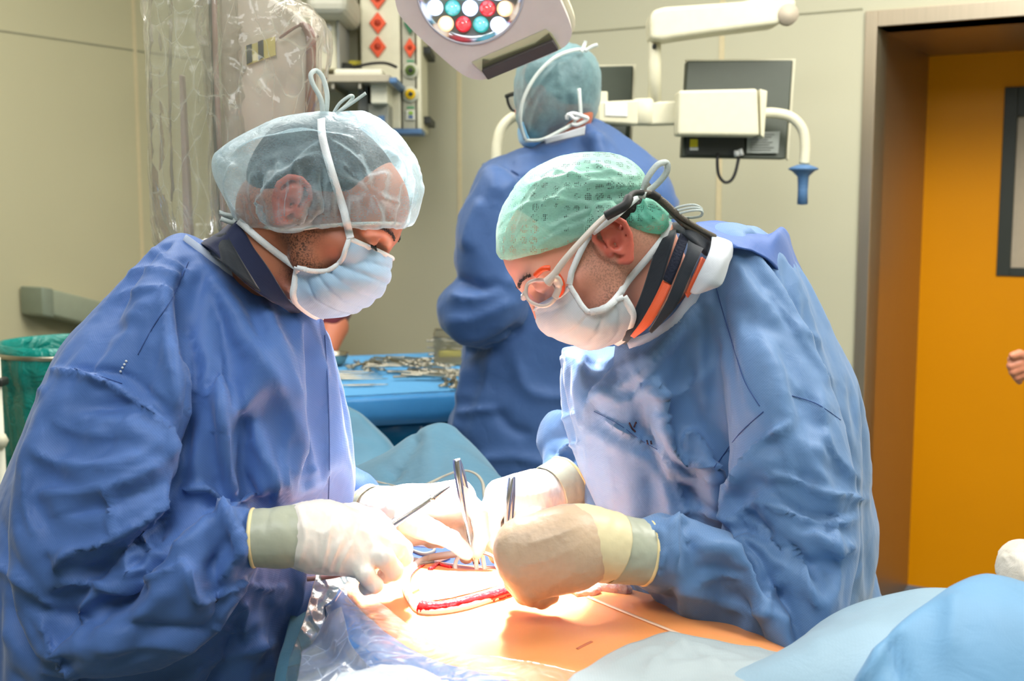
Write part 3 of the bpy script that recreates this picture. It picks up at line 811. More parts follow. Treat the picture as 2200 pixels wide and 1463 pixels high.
MB().lathe([(0, -0.017), (MR*0.9, -0.017), (MR*0.985, -0.010), (MR, 0.0)], LC, qL, 64).build('reflector', M['mirror'], sl)
MB().lathe([(MR*1.0, -0.006), (MR*1.0, 0.003), (MR*1.03, 0.003), (MR*1.035, -0.001)], LC, qL, 64).build('lens_rim', plain('rim_grey', (170, 170, 180), 0.3), sl)
def led_mat(name, rgb, core, strength):
    t = NT(name); v = t.coord(kind='Normal')
    lw_ = t.n('ShaderNodeLayerWeight', Blend=0.5).outputs['Facing']
    fac = t.math('MULTIPLY', t.math('POWER', t.math('SUBTRACT', 1.0, lw_), 1.5), t.math('ADD', 0.35, t.noise(t.coord(), 95, 2, .6)), True)
    em = t.n('ShaderNodeEmission', Color=t.mix(fac, lin(rgb), lin(core)), Strength=strength).outputs[0]
    gl = t.n('ShaderNodeBsdfGlossy', Roughness=0.08).outputs[0]
    return t.done(t.n('ShaderNodeMixShader', i0=0.12, i1=em, i2=gl).outputs[0])
LM = {'w': led_mat('white_led_lens', (175, 195, 235), (255, 255, 255), 3.5), 'r': led_mat('red_led_lens', (190, 15, 35), (255, 90, 95), 1.7),
      't': led_mat('teal_led_lens', (0, 150, 135), (140, 230, 255), 1.7), 'a': led_mat('amber_led_lens', (220, 165, 110), (255, 245, 225), 2.6)}
LN = {'w': 'white', 'r': 'red', 't': 'teal', 'a': 'amber'}
rows_ = [(55, 957, 'artw'), (20, 934, 'wtwra'), (-15, 919, 'aartww'[1:]), (-50, 934, 'twrtw'), (-85, 957, 'wrta')]
ang = math.radians(1.5)
for py, x0, cs in rows_:
    for k, c in enumerate(cs):
        x = x0+k*37.5; y = py+k*0.6
        p = lp(x, y)
        if (p-LC).length > MR*0.86: continue
        o = MB().lathe([(0, 0.004), (0.006, 0.0025), (0.011, -0.003), (0.0145, -0.010), (0.0142, -0.013)], p-Ln*0.004, qL, 24).build('led_lens', LM[c], sl)
        o['label'] = LN[c]+' lens'
# black grip bar in a pale recess
o = MB()
prism(o, [lp(1014, 133)+Ln*0.001, lp(1172, 62)+Ln*0.001, lp(1186, 72)+Ln*0.001, lp(1206, 104)+Ln*0.001, lp(1050, 166)+Ln*0.001], Ln*0.003, 0.0); o.build('grip_recess', plain('greenish_recess', (180, 178, 145), 0.5), sl, smooth=False)
o = MB(); prism(o, [lp(1037, 126, 0.004), lp(1053, 128, 0.004), lp(1085, 116, 0.004), lp(1150, 92, 0.004), lp(1180, 70, 0.004), lp(1190, 84, 0.004), lp(1036, 146, 0.004)], Ln*0.006, 0.001); o.build('grip_back', plain('olive_black_grip', (84, 82, 58), 0.5), sl, smooth=False)
o = MB(); prism(o, [lp(1035, 146, 0.006), lp(1187, 82, 0.006), lp(1200, 102, 0.006), lp(1049, 166, 0.006)], Ln*0.02, 0.002); o.build('grip_bar', plain('dark_grip', (42, 36, 36), 0.5), sl, smooth=False)
b = MB(); b.tube([LC-Ln*0.09, LC-Ln*0.09+Vector((0.1, 0.1, 0.25)), LC-Ln*0.09+Vector((0.1, 0.1, 0.9))], 0.025, 16); b.build('lamp_arm', M['cream_paint'], sl)

# ================================================================ left background
ws = empty('waste_bag_stand', at(140, 735, 2.75), 'teal plastic waste bag hung open on a round stand by the side wall', 'waste bag')
pc = at(150, 738, 2.75); nA = 96; vs = []; fs = []
rng = random.Random(3)
ph = [rng.uniform(0, 6.28) for _ in range(6)]
prof = [(0.125, -0.42, 1), (0.135, -0.30, .8), (0.147, -0.12, .5), (0.150, -0.01, .1), (0.152, 0.006, 0.0), (0.160, 0.007, 0.0), (0.164, -0.01, .15), (0.168, -0.04, .6), (0.163, -0.075, 1.0), (0.158, -0.085, 1), (0.160, -0.11, .5), (0.156, -0.22, .8), (0.148, -0.36, 1), (0.14, -0.6, 1), (0.10, -0.72, 1)]
for r, z, w in prof:
    for k in range(nA):
        a = 2*PI*k/nA
        rr = r + w*(0.006*math.sin(7*a+ph[0])+0.004*math.sin(17*a+ph[1]+z*9)+0.003*math.sin(31*a+ph[2]))
        zz = z + w*0.006*math.sin(5*a+ph[3])
        vs.append(pc+Vector((rr*math.cos(a), rr*math.sin(a), zz)))
for i in range(len(prof)-1):
    for k in range(nA): fs.append((i*nA+k, i*nA+(k+1) % nA, (i+1)*nA+(k+1) % nA, (i+1)*nA+k))
t = NT('teal_bag_plastic'); v = t.coord()
nrm = t.bump(t.noise(v, 14, 4, 0.6, 1.5), 0.6, 0.02)
M['teal'] = t.done(t.bsdf(lin((10, 128, 118)), 0.25, 0, 0.5, nrm))
o = mesh_obj('bag', vs, fs, M['teal'], ws); solid(o, 0.001)
MB().tube([pc+Vector((0.166*math.cos(a/24*2*PI), 0.166*math.sin(a/24*2*PI), -0.016)) for a in range(25)], 0.006, 8).build('ring', M['steel_dull'], ws)
legs = MB()
b = MB().tube([Vector((pc.x-0.19, pc.y-0.03, 0.02)), Vector((pc.x-0.19, pc.y-0.03, pc.z-0.02)), Vector((pc.x-0.16, pc.y-0.02, pc.z-0.012))], 0.011, 12); b.build('stand_pole', M['white_plastic'], ws)
b = MB().lathe([(0, 0), (0.2, 0.0), (0.2, 0.02), (0.02, 0.035)], (pc.x, pc.y, 0.0), None, 32); b.box((pc.x-0.12, pc.y-0.02, 0.015), (0.2, 0.04, 0.02)); b.build('stand_base', M['steel_dull'], ws)
p0 = at(-2, 800, 2.5)
iv = empty('equipment_trolley_post', (p0.x-0.01, p0.y, 0), 'white post with black clamp at the picture edge beside the teal bag', 'equipment stand')
MB().tube([Vector((p0.x-.006, p0.y, 0.0)), Vector((p0.x-.006, p0.y, at(0, 768, 2.5).z))], 0.010, 14).build('post', M['white_plastic'], iv)
MB().box((p0.x-.004, p0.y, at(0, 820, 2.5).z), (0.036, 0.036, 0.018), None, 0.005).build('clamp', M['black_plastic'], iv)
MB().lathe([(0, 0.017), (0.011, 0.014), (0.017, 0.0), (0.011, -0.014), (0, -0.017)], (p0.x, p0.y-0.01, at(0, 945, 2.5).z), None, 20).build('knob', M['cream_paint'], iv)
# plastic-wrapped bracket on the side wall
def lwp(px, py, off=0.0): return hit(px, py, WC+ln*off, ln)
br = empty('wall_bracket', lwp(140, 650, 0.05), 'grey-green plastic wrapped bracket on the side wall above the waste bag', 'bracket')
b = MB(); q = [lwp(100, 618, 0.12), lwp(104, 676, 0.12), lwp(250, 712, 0.12), lwp(250, 655, 0.12)]
prism(b, q, -ln*0.11, 0.01)
b.build('bracket_arm', plain('grey_green_plastic', (152, 160, 138), 0.3, grain=0.4, gscale=30), br)
b = MB(); q = [lwp(90, 616, 0.13), lwp(93, 678, 0.13), lwp(118, 684, 0.13), lwp(116, 620, 0.13)]
prism(b, q, -ln*0.12, 0.008); b.build('bracket_end', plain('grey_green_plastic_end', (132, 142, 124), 0.3, grain=0.4, gscale=30), br)
# ================================================================ PEOPLE: shared builders
class Frame:
    def __init__(s, o, fwd, up, sc=0.885):
        s.k = np.array([1.16*sc, sc, sc]); s.sc = sc
        s.o = np.array(o, float); f = Vector(fwd).normalized(); u = Vector(up); u = (u-f*u.dot(f)).normalized(); l = u.cross(f)
        s.R = np.array([list(f), list(l), list(u)]).T       # columns: forward, left, up
    def loc(s, P): return ((P-s.o)@s.R)/s.k
    def w(s, x, y, z): return s.o + s.R@(np.array([x, y, z], float)*s.k)
def ear_sd(Q, sg):
    def p(x, o, z): return (x-.011, sg*(0.0745+o), z-.018)
    hel = [p(.008, .002, .004), p(.009, .005, .020), p(.000, .009, .031), p(-.012, .012, .034), p(-.024, .014, .026), p(-.029, .014, .010), p(-.025, .012, -.008), p(-.016, .008, -.022), p(-.006, .004, -.031), p(.003, .001, -.026)]
    d = S_ell(Q, p(-.012, .0075, .004), (.0165, .0045, .029), Euler((0, math.radians(-8), math.radians(sg*14))).to_matrix())
    d = smin(d, S_chain(Q, hel, [.0035, .0036, .0038, .0040, .0042, .0042, .0040, .0042, .0058, .0045]), .002)
    d = smin(d, S_chain(Q, [p(-.004, .009, .022), p(-.016, .012, .015), p(-.019, .012, .002), p(-.013, .010, -.012), p(-.004, .008, -.015)], [.0025, .003, .0033, .0033, .003]), .0025)
    d = smin(d, S_ell(Q, p(-.006, .003, -.028), (.0085, .0048, .0105)), .003)
    d = smin(d, S_ell(Q, p(.006, .004, -.006), (.0045, .0055, .0065)), .003)
    d = smax(d, -S_ell(Q, p(-.006, .016, -.003), (.0075, .010, .0095)), .004)
    d = smin(d, S_ell(Q, p(.004, -.004, -.002), (.012, .008, .022)), .006)
    return d
def head_sd(Q, ears=(1, -1), lids=True):
    A = np.abs(Q[:, 1]); S = np.stack([Q[:, 0], A, Q[:, 2]], 1)
    d = S_ell(S, (-.012, 0, .033), (.091, .074, .078))
    d = smin(d, S_ell(S, (.042, 0, .035), (.050, .058, .055)), .03)
    d = smin(d, S_ell(S, (.040, 0, -.035), (.050, .054, .062)), .035)
    d = smin(d, S_cap(S, (-.004, .052, -.040), (.030, .048, -.072), .018, .016), .03)
    d = smin(d, S_cap(S, (.030, .046, -.074), (.066, .012, -.094), .015, .013), .02)
    d = smin(d, S_ell(S, (.072, 0, -.094), (.015, .018, .013)), .02)
    d = smin(d, S_cap(S, (.086, .010, .018), (.066, .052, .017), .009, .008), .014)
    d = smin(d, S_ell(S, (.052, .046, -.028), (.026, .020, .016)), .025)
    d = smin(d, S_cap(S, (.088, 0, .004), (.099, 0, -.032), .007, .0095), .014)
    d = smin(d, S_ell(S, (.088, .010, -.035), (.010, .008, .008)), .008)
    d = smin(d, S_ell(S, (.092, 0, -.066), (.012, .024, .011)), .014)
    d = smax(d, -S_ell(S, (.096, .034, .001), (.020, .019, .013)), .012)
    if lids:
        d = smin(d, S_ell(S, (.070, .033, .003), (.0155, .0155, .0145)), .003)
        d = smax(d, -S_cap(S, (.0875, .022, -.0025), (.084, .046, -.0015), .0012, .0012), .002)
    d = smin(d, S_cap(S, (-.035, 0, -.02), (-.045, 0, -.05), .050, .048), .03)
    for e in ears: d = smin(d, ear_sd(Q, e), .003)
    return d
def build_sd(name, f, lo, hi, h, m, parent, post=None, lap=0, flip=False):
    V, F = surface_nets(f, lo, hi, h)
    if lap: V = laplace(V, F, lap)
    if post is not None:
        V = post(V, F)
    return mesh_obj(name, V, F, m, parent), V, F
def set_mask(o, arr, name='tint'):
    a = o.data.color_attributes.new(name, 'FLOAT_COLOR', 'POINT')
    A = np.ones((len(o.data.vertices), 4), np.float32); A[:, :arr.shape[1]] = arr
    a.data.foreach_set('color', A.ravel())
def skin_material(name, rgb, red, stubble=(40, 30, 28)):
    t = NT(name); v = t.coord(); c = lin(rgb)
    at_ = t.n('ShaderNodeAttribute', _attribute_name='tint').outputs['Color']
    sepn = t.n('ShaderNodeSeparateColor', Color=at_)
    n1 = t.noise(v, 30, 4, 0.6); n2 = t.noise(v, 900, 2, 0.7); n3 = t.noise(v, 420, 3, 0.8)
    col = t.mix(t.math('MULTIPLY', n1, 0.18), c, lin(red))
    col = t.mix(t.math('MULTIPLY', sepn.outputs[0], 0.75), col, lin(red))
    st = t.math('MULTIPLY', sepn.outputs[1], t.math('ADD', 0.25, t.math('GREATER_THAN', n3, 0.52)), True)
    col = t.mix(t.math('MULTIPLY', st, 0.85), col, lin(stubble))
    nrm = t.bump(n2, 0.35, 0.0006)
    return t.done(t.bsdf(col, 0.42, 0, 0.45, nrm, **{'Subsurface Weight': 0.22, 'Subsurface Radius': (0.012, 0.005, 0.003), 'Subsurface Scale': 0.6}))
def sm(x, a, b):
    t = np.clip((x-a)/(b-a), 0, 1); return t*t*(3-2*t)
def make_body(parent, fr, m, neck_to, chest, h=0.0025, stub=1.0, earred=1.0):
    """head, neck and upper chest as one skin surface. neck_to: list of (point, radius) down the neck into the gown"""
    pts = [fr.w(-.042, 0, -.045)]+[np.array(p) for p, r in neck_to]; rs = [.047]+[r for p, r in neck_to]
    cen = np.array(chest[0]); cr = np.array(chest[1])
    def f(P):
        d = head_sd(fr.loc(P))*fr.sc
        d = smin(d, S_chain(P, pts, rs, .01), .02)
        return smin(d, S_ell(P, cen, cr), .03)
    lo, hi = hull_box([fr.w(x, y, z) for x in (-.13, .14) for y in (-.11, .11) for z in (-.14, .14)]+pts+[cen-cr, cen+cr], 0.02)
    o, V, F = build_sd('body', f, lo, hi, h, m, parent, lap=1)
    Q = fr.loc(V); A = np.abs(Q[:, 1])
    red = earred*sm(A, .074, .082)*sm(Q[:, 0], -.062, -.045)*(1-sm(Q[:, 0], -.005, .006)) + .35*sm(A, .03, .05)*np.exp(-((Q[:, 0]-.055)**2+(Q[:, 2]+.03)**2)/.0008)
    st = stub*(np.exp(-(np.maximum(0, np.abs(Q[:, 0]-.008)-.010)**2)/.00018)*sm(-Q[:, 2], -.03, .0)*(1-sm(-Q[:, 2], .075, .10))*sm(A, .045, .06)*(1-sm(A, .074, .079))
               + .9*sm(-Q[:, 2], .05, .075)*(1-sm(-Q[:, 2], .10, .13))*sm(Q[:, 0], .0, .03)
               + .55*sm(-Q[:, 0], .02, .05)*sm(-Q[:, 2], .0, .02)*(1-sm(-Q[:, 2], .05, .075)))
    set_mask(o, np.stack([np.clip(red, 0, 1), np.clip(st, 0, 1), np.zeros(len(V))], 1))
    return o
def cap_sd(fr, pf, poly_px, Yc, off=.007, k=.012):
    """cap cloth: the puffed outline joined with the skull it covers, cut along the outline"""
    pw = spline(np.array([[at(x, y, Yc).x, at(x, y, Yc).z] for x, y in poly_px]), 3, closed=True)
    def f(P):
        e = head_sd(fr.loc(P), lids=False)*fr.sc-off
        e = smax(e, poly_sd(P[:, [0, 2]], pw), .004)
        return smin(pf(P), e, k)
    return f
def make_hair(parent, fr, name='hair', drop=0.0):
    def f(P):
        Q = fr.loc(P)
        d = S_ell(Q, (-.013, 0, .036), (.094, .0775, .0785))
        # hairline: forehead to behind the ear
        n = np.array([.55, 0, -.83]); n /= np.linalg.norm(n)
        d = smax(d, (Q-np.array([.074, 0, .062]))@n, .01)
        b = S_ell(Q, (-.062, 0, -.005-drop), (.043, .062, .052))
        return smin(d, b, .02)*fr.sc
    lo, hi = hull_box([fr.w(x, y, z) for x in (-.14, .12) for y in (-.1, .1) for z in (-.09, .15)], 0.01)
    return build_sd(name, f, lo, hi, .004, M['hair'], parent)[0]
def make_brow(parent, fr, side, seed=1):
    rg = random.Random(seed); b = MB()
    for i in range(90):
        t = i/90.0
        y = side*(.014+.036*t); x = .0955-.6*(abs(y)-.01)**1.35*2.0; z = .0195+.006*math.sin(t*2.6)+rg.uniform(-.0019, .0019)
        # sit the hair on the brow surface
        p = np.array([x+.02, y, z])
        for _ in range(24):
            d = head_sd(p[None, :], ears=())[0]
            if d < 0.0002: break
            p = p-np.array([d*0.8, 0, 0])
        q = p+np.array([.0012, side*.0065, .0022+rg.uniform(-.0015, .0015)])
        b.tube([fr.w(*(p-np.array([.0004, 0, 0]))), fr.w(*((p+q)/2+np.array([.0006, 0, 0]))), fr.w(*(q-np.array([.0016, 0, 0])))], [.00032, .0003, .0001], 4)
    return b.build('eyebrow', M['hair'], parent)
def make_lashes(parent, fr, side, seed=2):
    rg = random.Random(seed); b = MB()
    for i in range(34):
        t = i/33.0; y = side*(.021+.027*t); x = .0865-.0045*(2*t-1)**2*1.0; z = -.0015
        p = np.array([x, y, z]); q = p+np.array([.0045, side*.0012*(t-.3), -.0035-.001*rg.random()])
        b.tube([fr.w(*p), fr.w(*((p+q)/2+np.array([0, 0, -.0006]))), fr.w(*q)], [.0004, .0003, .0001], 4)
    return b.build('eyelashes', M['hair'], parent)
def mask_patch(parent, name, m, rows, Yc, pleats, m2=None, on=None):
    """rows: near edge -> middle -> face contour points (px,py,Y); mirrored behind the contour plane"""
    full = []
    for r in rows:
        a = list(r); full.append(a+[(x, y, 2*Yc-Y+0.0) for x, y, Y in reversed(a[:-1])])
    V, F, (n, mm) = patch(full, 6, 7)
    F = facing(V, F)
    N = normals(V, F)
    iv = np.repeat(np.arange(n)/(n-1), mm); iu = np.tile(np.arange(mm)/(mm-1), n)
    edge = np.clip(np.minimum(iv, 1-iv)*8, 0, 1)
    d = np.zeros(len(V))
    for c, w, a in pleats:
        x = (iv-c-0.03*np.sin(iu*9+c*7))/w
        d += a*np.where(x > 0, np.exp(-x), np.exp(x*3.5))
    d += .0016*crease(V, 38, 5)+.0008*crease(V, 90, 7)
    V = V+N*(d*edge)[:, None]
    if on is not None: V = cover(V, on, .004, iu < .49)
    o = mesh_obj(name, V, F, m, parent); solid(o, .0009); subd(o, 1)
    return o, V.reshape(n, mm, 3)
def glove(parent, segs, k, m, box_pad=.02, h=.0022, wr=None, name='glove', seed=1, wamp=.0006):
    """segs: chains of (px,py,Y,r); all melt together by k (first chains: palm), fingers by a small radius"""
    palm = [[(np.array(at(*q[:3])), q[3]) for q in c] for c in segs['palm']]
    fing = [[(np.array(at(*q[:3])), q[3]) for q in c] for c in segs['fingers']]
    def f(P):
        d = None
        for c in palm:
            e = S_chain(P, [q[0] for q in c], [q[1] for q in c], .006)
            d = e if d is None else smin(d, e, k)
        for c in fing:
            e = S_chain(P, [q[0] for q in c], [q[1] for q in c], .003)
            d = smin(d, e, .0045)
        return d
    pts = [q[0] for c in palm+fing for q in c]
    lo, hi = hull_box(pts, .055)
    def post(V, F):
        N = normals(V, F)
        X, _d = project(V)
        dd = wamp*crease(V, 60, seed)+wamp*.8*crease(V*np.array([1.4, 1, .5]), 130, seed+3)
        if wr: dd = dd+folds_disp(V, N, wr)
        return V+N*dd[:, None]
    return build_sd(name, f, lo, hi, h, m, parent, post, lap=1)[0]
def cuff(parent, path, m, seed=1, rim=True, n=72, rim_m=None):
    """glove cuff: rings from the rolled rim to the wrist. path: (px,py,Y,r)"""
    C = [Vector(at(*q[:3])) for q in path]; rr = [q[3] for q in path]
    S = spline([list(c)+[r] for c, r in zip(C, rr)], 8); vs = []; fs = []; L = len(S)
    ax0 = (C[1]-C[0]).normalized(); up = Vector((0, 0, 1))
    rings = []
    for i in range(L):
        t = Vector(S[min(i+1, L-1)][:3])-Vector(S[max(i-1, 0)][:3]); t.normalize()
        a = t.cross(up).normalized(); b = t.cross(a).normalized(); ring = []
        for k in range(n):
            th = 2*PI*k/n; p = Vector(S[i][:3])+(a*math.cos(th)+b*math.sin(th))*S[i][3]; ring.append(p)
        rings.append(ring); vs += ring
    for i in range(L-1):
        for k in range(n): fs.append((i*n+k, i*n+(k+1) % n, (i+1)*n+(k+1) % n, (i+1)*n+k))
    V = np.array([list(v) for v in vs]); F = np.array(fs); F = facing(V, F) ; N = normals(V, F)
    V = V+N*(.0022*crease(V, 34, seed)+.0010*crease(V, 80, seed+4))[:, None]
    o = mesh_obj('glove_cuff', V, F, m, parent); solid(o, .0008)
    if rim:
        r0 = [Vector(V[k]) for k in range(n)]
        MB().tube(r0+[r0[0], r0[1]], .0024, 10, False).build('glove_rim', rim_m or M['glove_rim'], o)
    return o
def strap(parent, pts, w=.0075, name='mask_strap', m=None, n=8, side=None, lift=0.0):
    P = path3(pts, n)
    return MB().ribbon(P, w, .0009, side).build(name, m or M['strap'], parent)
def drop(VF, px, py, lift=0.0):
    """point where the sight line through a pixel meets a surface, lifted towards the viewer"""
    if VF[2] is None:
        from mathutils.bvhtree import BVHTree
        VF[2] = BVHTree.FromPolygons(VF[0].tolist(), VF[1].tolist())
    o = Vector((0, 0, CAMZ)); d = ray(px, py).normalized()
    h = VF[2].ray_cast(o, d)
    if h[0] is None: return None
    return h[0]-d*lift
def surf(V, F): return [V, F, None]
def obj_surf(o):
    me = o.data; V = np.empty(len(me.vertices)*3); me.vertices.foreach_get('co', V)
    return [V.reshape(-1, 3), [list(p.vertices) for p in me.polygons], None] if False else _osurf(me, V.reshape(-1, 3))
def _osurf(me, V):
    class L(list):
        def tolist(s): return list(s)
    return [V, L([tuple(p.vertices) for p in me.polygons]), None]
def along(VF, pp, n=8, lift=.001):
    """smooth path through pixels laid on the nearest of some surfaces"""
    out = []; L_ = VF if isinstance(VF[0], list) else [VF]
    for x, y in spline(pp, n):
        c = [q for q in (drop(s_, x, y, lift) for s_ in L_) if q is not None]
        if c: out.append(min(c, key=lambda q: q.y))
    for _ in range(2):
        out = [out[0]]+[(out[i-1]+out[i]*2+out[i+1])/4 for i in range(1, len(out)-1)]+[out[-1]]
    return out
def sim_cloth(o, V, core, lo, hi, pin, bend=10.0, shrink=-.12, goal=.01, frames=36, h=.012):
    """let the cloth settle on the body under it so that it buckles into real folds; the result is kept as plain mesh"""
    c = build_sd('body_under_gown', core, lo, hi, h, None, None, lap=2)[0]
    c.modifiers.new('c', 'COLLISION'); c.collision.thickness_outer = .004; c.collision.cloth_friction = 8
    w = np.maximum(pin, goal); vg = o.vertex_groups.new(name='pin')
    wi = np.round(w*100).astype(int)
    for i in np.unique(wi):
        if i > 0: vg.add(np.where(wi == i)[0].tolist(), i/100, 'REPLACE')
    m = o.modifiers.new('cloth', 'CLOTH'); s = m.settings
    s.quality = 6; s.mass = .12; s.tension_stiffness = 25; s.compression_stiffness = 25; s.shear_stiffness = 8; s.bending_stiffness = bend
    s.air_damping = 1; s.tension_damping = 5; s.compression_damping = 5; s.shear_damping = 5
    s.vertex_group_mass = 'pin'; s.pin_stiffness = 1.0; s.shrink_min = shrink
    m.collision_settings.distance_min = .004; m.collision_settings.use_self_collision = False; m.collision_settings.collision_quality = 2
    m.point_cache.frame_start = 1; m.point_cache.frame_end = frames+2
    for fr in range(1, frames+1): SC.frame_set(fr)
    ev = o.evaluated_get(bpy.context.evaluated_depsgraph_get())
    me = bpy.data.meshes.new_from_object(ev); o.modifiers.clear(); old = o.data; o.data = me
    bpy.data.meshes.remove(old); bpy.data.objects.remove(c, do_unlink=True)
    SC.frame_set(1)
    V2 = np.empty(len(me.vertices)*3); me.vertices.foreach_get('co', V2)
    return V2.reshape(-1, 3)
def refine(o, V, F, folds, amp=.5, noise=.0012, seed=3):
    """one round of quad subdivision, then the sharp hand-laid creases and small crinkles"""
    bm = bmesh.new(); bm.from_mesh(o.data)
    bm.free()
    me = o.data
    me.vertices.foreach_set('co', V.ravel()); me.update()
    tmp = o.modifiers.new('s', 'SUBSURF'); tmp.levels = 1; tmp.render_levels = 1
    ev = o.evaluated_get(bpy.context.evaluated_depsgraph_get()); me2 = bpy.data.meshes.new_from_object(ev); o.modifiers.clear()
    V2 = np.empty(len(me2.vertices)*3); me2.vertices.foreach_get('co', V2); V2 = V2.reshape(-1, 3)
    F2 = np.empty(len(me2.polygons)*4, np.int32); me2.polygons.foreach_get('vertices', F2); F2 = F2.reshape(-1, 4)
    N = normals(V2, F2)
    V2 = V2+N*(folds_disp(V2, N, [(f[0], f[1]*amp*(1 if f[1] > 0 else .35), max(3.5, f[2]*.55))+tuple(f[3:]) for f in folds])+noise*crease(V2, 26, seed)+noise*.6*crease(V2, 55, seed+2))[:, None]
    me2.vertices.foreach_set('co', V2.ravel()); me2.update(); old = o.data; o.data = me2; bpy.data.meshes.remove(old)
    me2.polygons.foreach_set('use_smooth', [True]*len(me2.polygons))
    return V2, F2
def cover(V, S, lift=.003, sel=None, most=.035):
    """bring the parts of a thin layer that sank into a surface back out on top of it"""
    X, _d = project(V); o = np.array([0, 0, CAMZ]); out = V.copy()
    for i in range(len(V)):
        if sel is not None and not sel[i]: continue
        p = drop(S, X[i, 0], X[i, 1], lift)
        if p is None: continue
        p = np.array(p); a = np.linalg.norm(p-o); b = np.linalg.norm(V[i]-o)
        if 0 < b-a < most: out[i] = p
    return out
def gown_mesh(name, parent, m, f, lo, hi, h, folds, noise=(.005, 8, .0025, 20), seed=1, squeeze=(1, 1, 1), post2=None):
    def post(V, F):
        N = normals(V, F); Vs = laplace(V, F, 2); 
        d = folds_disp(V, N, folds)
        c1 = crease(V*np.array(squeeze), noise[1], seed); c2 = crease(V*np.array(squeeze)[[2, 1, 0]], noise[3], seed+21)
        d = d+noise[0]*c1+noise[2]*c2
        V = Vs+N*d[:, None]
        V = laplace(V, F, 1, .35)
        return post2(V, F) if post2 else V
    o, V, F = build_sd(name, f, lo, hi, h, m, parent, post)
    return o, V, F
# ================================================================ LEFT SURGEON
L = empty('person', (-0.36, 1.5, 0), 'gowned person in pale bouffant cap and pale blue mask leaning over patient beside teal bag', 'person')
th = math.radians(37)
HL = Frame(at(699, 438, 1.475), (math.cos(th), -0.10, -math.sin(th)), (math.sin(th), 0.0, math.cos(th)))
M['skin_left'] = skin_material('tanned_skin', (176, 118, 90), (196, 92, 74))
nk = lambda x, y, Y: np.array(at(x, y, Y))
bL = make_body(L, HL, M['skin_left'], [(nk(585, 565, 1.49), .050), (nk(510, 670, 1.55), .050)], (nk(450, 830, 1.56), np.array([.11, .09, .09])), stub=.8)
BLS = obj_surf(bL)
make_hair(L, HL)
make_brow(L, HL, -1, 3); make_brow(L, HL, 1, 4)
make_lashes(L, HL, -1, 5); make_lashes(L, HL, 1, 6)
# bouffant cap
cpoly = [(462, 345), (482, 318), (530, 288), (600, 258), (660, 247), (720, 244), (765, 240), (805, 250), (850, 283), (885, 330), (905, 380), (904, 412), (892, 450), (872, 480), (800, 479), (745, 482), (690, 484), (655, 496), (600, 490), (535, 480), (512, 468), (488, 430), (468, 388)]
cf = cap_sd(HL, puff(cpoly, 1.49, .100, .105, 3), cpoly, 1.49)
cfolds = []
rg = random.Random(7)
for i in range(34):
    x = 545+i*10+rg.uniform(-3, 3); top = rg.uniform(50, 150)
    cx = 690+(x-690)*1.12+rg.uniform(-8, 8)
    cfolds.append(([(x, 486), (x+(cx-x)*.5+rg.uniform(-3, 3), 486-top*.5), (cx, 486-top)], rg.uniform(.003, .008), rg.uniform(4, 8), rg.uniform(.4, 1)))
for a in ([(620, 470), (625, 400), (640, 350), (700, 300)], [(700, 300), (760, 340), (800, 420), (812, 478)], [(770, 330), (800, 400), (850, 440)], [(560, 440), (600, 380), (690, 330)], [(840, 310), (870, 380), (868, 450)], [(735, 350), (770, 380), (830, 375)], [(690, 330), (720, 400), (715, 470)], [(600, 300), (680, 290), (760, 300)], [(500, 330), (580, 300), (680, 290)], [(520, 460), (490, 400), (500, 350)], [(560, 470), (540, 420), (545, 370)], [(820, 320), (850, 350), (858, 400)], [(655, 470), (672, 440), (668, 400)]):
    cfolds.append((a, .008, 7, .4))
def cap_post(V, F):
    N = normals(V, F)
    d = folds_disp(V, N, cfolds, False)+.003*crease(V, 14, 3)+.0012*crease(V, 45, 9)
    return laplace(V+N*d[:, None], F, 1, .3)
lo, hi = hull_box([at(x, y, 1.505) for x, y in cpoly]+[at(700, 400, 1.38), at(700, 400, 1.64)], .02)
capL = build_sd('bouffant_cap', cf, lo, hi, .0028, M['cap_left'], L, cap_post, lap=1)[0]
band = path3([(512, 470, 1.50), (560, 486, 1.44), (620, 494, 1.415), (690, 486, 1.408), (745, 482, 1.408), (800, 480, 1.415), (850, 480, 1.44), (874, 480, 1.50), (850, 482, 1.56), (700, 486, 1.60), (560, 484, 1.57), (512, 470, 1.50)], 10)
MB().tube(band, .0022, 8, False).build('cap_elastic', M['strap_dull'], capL)
# mask
rowsL = [
 [(752, 508, 1.428), (775, 518, 1.435), (812, 534, 1.448), (838, 547, 1.475), (844, 550, 1.50)],
 [(744, 532, 1.422), (772, 545, 1.428), (812, 563, 1.438), (837, 573, 1.468), (842, 575, 1.50)],
 [(733, 560, 1.418), (765, 578, 1.418), (805, 598, 1.430), (832, 602, 1.465), (838, 604, 1.50)],
 [(705, 580, 1.416), (735, 606, 1.414), (776, 628, 1.428), (812, 634, 1.465), (820, 636, 1.50)],
 [(672, 582, 1.418), (700, 622, 1.414), (738, 648, 1.430), (776, 660, 1.468), (784, 664, 1.50)],
 [(648, 577, 1.424), (668, 634, 1.420), (700, 660, 1.436), (738, 676, 1.470), (745, 679, 1.50)],
 [(639, 575, 1.428), (634, 606, 1.426), (632, 642, 1.430), (664, 672, 1.462), (690, 684, 1.50)]]
mkL, MV = mask_patch(L, 'face_mask', M['mask_blue'], rowsL, 1.50, [(.2, .03, .003), (.36, .03, .0035), (.52, .035, .0045), (.66, .03, .004), (.8, .03, .004)], on=BLS)
